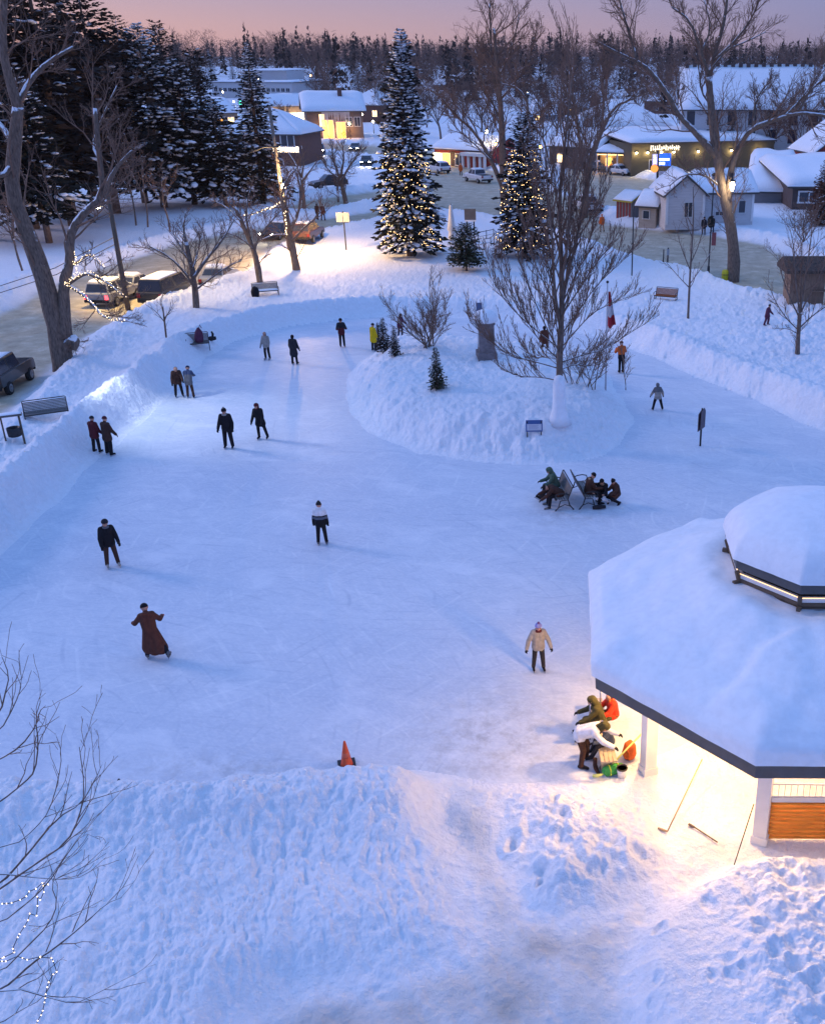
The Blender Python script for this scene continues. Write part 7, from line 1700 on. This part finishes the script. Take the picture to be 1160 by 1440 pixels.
    for i, (x, y, r) in enumerate(((838, 1084, 20), (848, 1078, -30))):
        g = G(x, y); m = MB(); m.tube([(0, 0.08, 0.30), (0, 0.08, 0.12), (0, 0.02, 0.06), (0, -0.14, 0.04)], [0.055, 0.055, 0.06, 0.045], 8); b = m.build('boot', cm('brown'), None, True); b.location = g; b.rotation_euler = (0, 0, math.radians(r)); tag(b, ['brown boot standing in the snow at the left end of the bags', 'brown boot tucked behind the other one by the green bag'][i], 'boot')
    root = empty('slatted_bench', (0.98, 20.35, 0.0), math.radians(96), 'pale wooden bench along the pavilion side where skaters lace up', 'bench'); m = MB()
    for k in range(4): m.box((0, -0.15 + k * 0.1, 0.43), (2.6, 0.085, 0.04))
    m.build('seat', mat('pale_wood', (0.48, 0.38, 0.27), 0.6, 0.15, 5.0), root)
    for x in (-1.1, 0, 1.1):
        m = MB(); m.box((x, 0, 0.2), (0.08, 0.34, 0.42)); m.build('leg', mat('pale_wood', (0.48, 0.38, 0.27)), root)
    g = G(168, 1105); m = MB(); m.tube([(0, 0, -0.1), (0.01, 0, 0.12), (0.03, 0, 0.2)], [0.05, 0.06, 0.02], 7); b = m.build('ice_marker', M_IRON, None, True); b.location = g; tag(b, 'small dark stake poking out of the near bank at left', 'stake')
    rod('metal_rod', G(829, 1040, 0), G(829, 1040, 0) + Vector((0.0, 0.0, 1.25)), 0.02, M_STEEL, 'thin metal upright, left one of two beside the skaters lacing up', 'rail post'); rod('metal_rod', G(843, 1030, 0), G(843, 1030, 0) + Vector((0.0, 0.0, 1.5)), 0.02, M_STEEL, 'thin metal upright, right one of two beside the skaters lacing up', 'rail post')
props()
# ================================================================== people sitting
def seated():
    bl = [o for o in COL.objects if o.name.startswith('park_bench')]
    L_ = next(o for o in bl if o['label'].startswith('left one')); R2 = next(o for o in bl if o['label'].startswith('right one'))
    def on(b, along, fwd=0.0): 
        R = Matrix.Rotation(b.rotation_euler.z, 3, 'Z'); v = b.location + R @ Vector((along, -fwd, 0)); return Vector((v.x, v.y, b.location.z))
    GB = 'people resting at the two benches on the ice'
    rzl, rzr = math.degrees(L_.rotation_euler.z), math.degrees(R2.rotation_euler.z)
    person(on(L_, 0.42, 0.12), rzl, 1.74, 'person in black on the left bench bending down to tie skates', sit(lean=58, LL=(80, 8, 70), RL=(84, 8, 78), LA=(45, 6, 12), RA=(50, 6, 16), pitch=25), coat='brown', legs='black', hat='beanie', hatc='black', hipz=0.54, shoec='midgrey', coatlen=0.1, group=GB)
    person(on(L_, -0.48, 0.10), rzl, 1.76, 'person in green hooded jacket sitting on the far end of the left bench', sit(lean=22, LL=(78, 14, 35), RL=(80, 6, 72), LA=(35, 10, 30), RA=(35, 10, 40)), coat='green', legs='char', hood=True, hat='hood', hatc='green', hipz=0.54, bulk=1.2, group=GB)
    person(on(R2, -0.40, 0.14), rzr, 1.72, 'person in dark brown coat with scarf sitting on the right bench', sit(lean=14, pitch=18, LA=(36, 8, 50), RA=(36, 8, 50)), coat='brown', legs='black', hat='beanie', hatc='black', scarf='tan', hipz=0.54, coatlen=0.2, group=GB)
    kn = dict(lean=14, LL=(70, 12, 128), RL=(66, 12, 124), LA=(36, 10, 50), RA=(36, 10, 50), pitch=16)
    person(ground(848, 706), -25, 1.50, 'person in black with pointed hat kneeling between bench and the outermost person', kn, coat='black', legs='white', hat='pointed', hatc='black', scarf='tan', hipz=0.40, coatlen=0.18, group=GB, glove=None)
    person(ground(867, 707), -60, 1.50, 'person in dark brown coat with pointed hat kneeling rightmost of the bench group', kn, coat='brown', legs='black', hat='pointed', hatc='black', scarf='rust', hipz=0.40, coatlen=0.22, group=GB)
    m = MB(); m.tube([(-0.25, 0, 0.06), (0, 0, 0.1), (0.25, 0.05, 0.08)], [0.07, 0.1, 0.06], 8); b = m.build('bag', cm('char'), None, True); b.location = ground(842, 716); tag(b, 'dark bag dropped on the ice in front of the right bench', 'bag')
    GP = 'people lacing skates beside the pavilion'
    person(Vector((0.42, 19.55, hz(0.42, 19.55))), 78, 1.76, 'person in white jacket and brown trousers bending over outside the pavilion', dict(lean=68, LL=(22, 7, 26), RL=(16, 7, 22), LA=(58, 8, 14), RA=(50, 8, 20), pitch=-6), coat='white', legs='brown', hood=True, hat='hood', hatc='olive', coatlen=0.08, shoe='boot', shoec='black', group=GP)
    person(Vector((0.98, 20.55, 0.05)), -86, 1.66, 'person in olive jacket and hood sitting on the pale wooden bench', sit(lean=20, LL=(84, 10, 70), RL=(78, 10, 60), LA=(44, 8, 25), RA=(44, 8, 25)), coat='olive', legs='olive', hood=True, hat='hood', hatc='olive', hipz=0.53, group=GP)
    person(Vector((1.30, 20.85, 0.05)), -70, 1.45, 'child in puffy red jacket sitting at the far end of the pale bench', sit(lean=10, LA=(40, 14, 50), RA=(40, 14, 50)), coat='red', legs='olive', hair='short', hairc='brown', bulk=1.3, hipz=0.50, scarf='orange', group=GP)
    person(Vector((1.16, 19.75, 0.05)), -80, 1.35, 'child in slate jacket and pale pompom hat on the near end of the pale bench', sit(lean=18, LL=(80, 8, 50), RL=(80, 8, 64)), coat='slate', legs='char', hat='beanie', hatc='lilac', pom='grey', hipz=0.50, bulk=1.1, group=GP)
seated()

# ================================================================== air
def haze():
    m = bpy.data.materials.new('haze_air'); m.use_nodes = True; nt = m.node_tree; nt.nodes.clear()
    o = N(nt, 'ShaderNodeOutputMaterial'); v = N(nt, 'ShaderNodeVolumePrincipled'); v.inputs['Color'].default_value = (0.86, 0.78, 0.78, 1); v.inputs['Density'].default_value = 0.00009; v.inputs['Anisotropy'].default_value = 0.2
    L(nt, v.outputs[0], o.inputs['Volume'])
    mb = MB(); mb.box((0, 2360, 27), (30000, 4900, 66)); h = mb.build('haze', m); tag(h, 'thin evening haze lying over the town and woods', 'haze', kind='stuff')
haze()
# ================================================================== light, sky, render settings
build_terrain()
def world():
    w = bpy.data.worlds.new('World'); scene.world = w; w.use_nodes = True
    nt = w.node_tree; nt.nodes.clear()
    out = N(nt, 'ShaderNodeOutputWorld'); bg = N(nt, 'ShaderNodeBackground'); L(nt, bg.outputs[0], out.inputs[0])
    tc = N(nt, 'ShaderNodeTexCoord')
    nrm = N(nt, 'ShaderNodeVectorMath', operation='NORMALIZE'); L(nt, tc.outputs['Generated'], nrm.inputs[0])
    sp = N(nt, 'ShaderNodeSeparateXYZ'); L(nt, nrm.outputs[0], sp.inputs[0])
    # evening gradient: rosy band at the horizon, deep blue overhead
    glow = ramp(nt, [(0.0, (0.50, 0.28, 0.255)), (0.02, (0.50, 0.30, 0.285)), (0.05, (0.365, 0.265, 0.335)), (0.09, (0.26, 0.235, 0.40)), (0.3, (0.17, 0.28, 0.70)), (1.0, (0.195, 0.355, 0.755))], sp.outputs['Z'])
    cold = ramp(nt, [(0.0, (0.25, 0.19, 0.255)), (0.03, (0.215, 0.20, 0.33)), (0.09, (0.165, 0.195, 0.40)), (0.3, (0.15, 0.27, 0.70)), (1.0, (0.195, 0.355, 0.755))], sp.outputs['Z'])
    dt = N(nt, 'ShaderNodeVectorMath', operation='DOT_PRODUCT'); L(nt, nrm.outputs[0], dt.inputs[0])
    sd = Vector((-0.62, 0.78, 0)).normalized(); dt.inputs[1].default_value = sd
    fr = ramp(nt, [(0.62, (0, 0, 0)), (0.985, (1, 1, 1))], dt.outputs['Value'])
    mx = N(nt, 'ShaderNodeMix', data_type='RGBA'); L(nt, fr.outputs[0], mx.inputs[0]); L(nt, cold.outputs[0], mx.inputs[6]); L(nt, glow.outputs[0], mx.inputs[7])
    sky = N(nt, 'ShaderNodeTexSky'); sky.sky_type = 'NISHITA'; sky.sun_disc = False
    sky.sun_elevation = math.radians(1.0); sky.sun_rotation = math.atan2(-0.62, 0.78); sky.ozone_density = 4.0
    sc_ = N(nt, 'ShaderNodeVectorMath', operation='SCALE'); L(nt, sky.outputs[0], sc_.inputs[0]); sc_.inputs['Scale'].default_value = 0.03
    ad = N(nt, 'ShaderNodeVectorMath', operation='ADD'); L(nt, mx.outputs[2], ad.inputs[0]); L(nt, sc_.outputs[0], ad.inputs[1])
    L(nt, ad.outputs[0], bg.inputs['Color']); bg.inputs['Strength'].default_value = 1.12
world()
sd_ = bpy.data.lights.new('sun', 'SUN'); sd_.energy = 0.85; sd_.angle = math.radians(15); sd_.color = (0.95, 0.78, 0.92)
so = bpy.data.objects.new('sun', sd_); COL.objects.link(so)
so.rotation_euler = Vector((0.86, -0.30, -0.42)).to_track_quat('-Z', 'Y').to_euler()
# flood lamp on the big tree at left
point('flood_light', at(62, 385, 46.0) + Vector((0.2, -0.5, 0)), (0.86, 0.90, 1.0), 1500, 0.15, spot=(ground(260, 590), math.radians(70)))
scene.view_settings.view_transform = 'Standard'
scene.view_settings.look = 'None'
scene.view_settings.exposure = 0.27
scene.view_settings.gamma = 1.0
scene.render.engine = 'CYCLES'
scene.cycles.use_denoising = True
try: scene.cycles.denoiser = 'OPENIMAGEDENOISE'
except Exception: pass
scene.cycles.max_bounces = 5
scene.cycles.diffuse_bounces = 3
scene.cycles.glossy_bounces = 2
scene.cycles.sample_clamp_indirect = 4.0
scene.cycles.caustics_reflective = False
scene.cycles.caustics_refractive = False
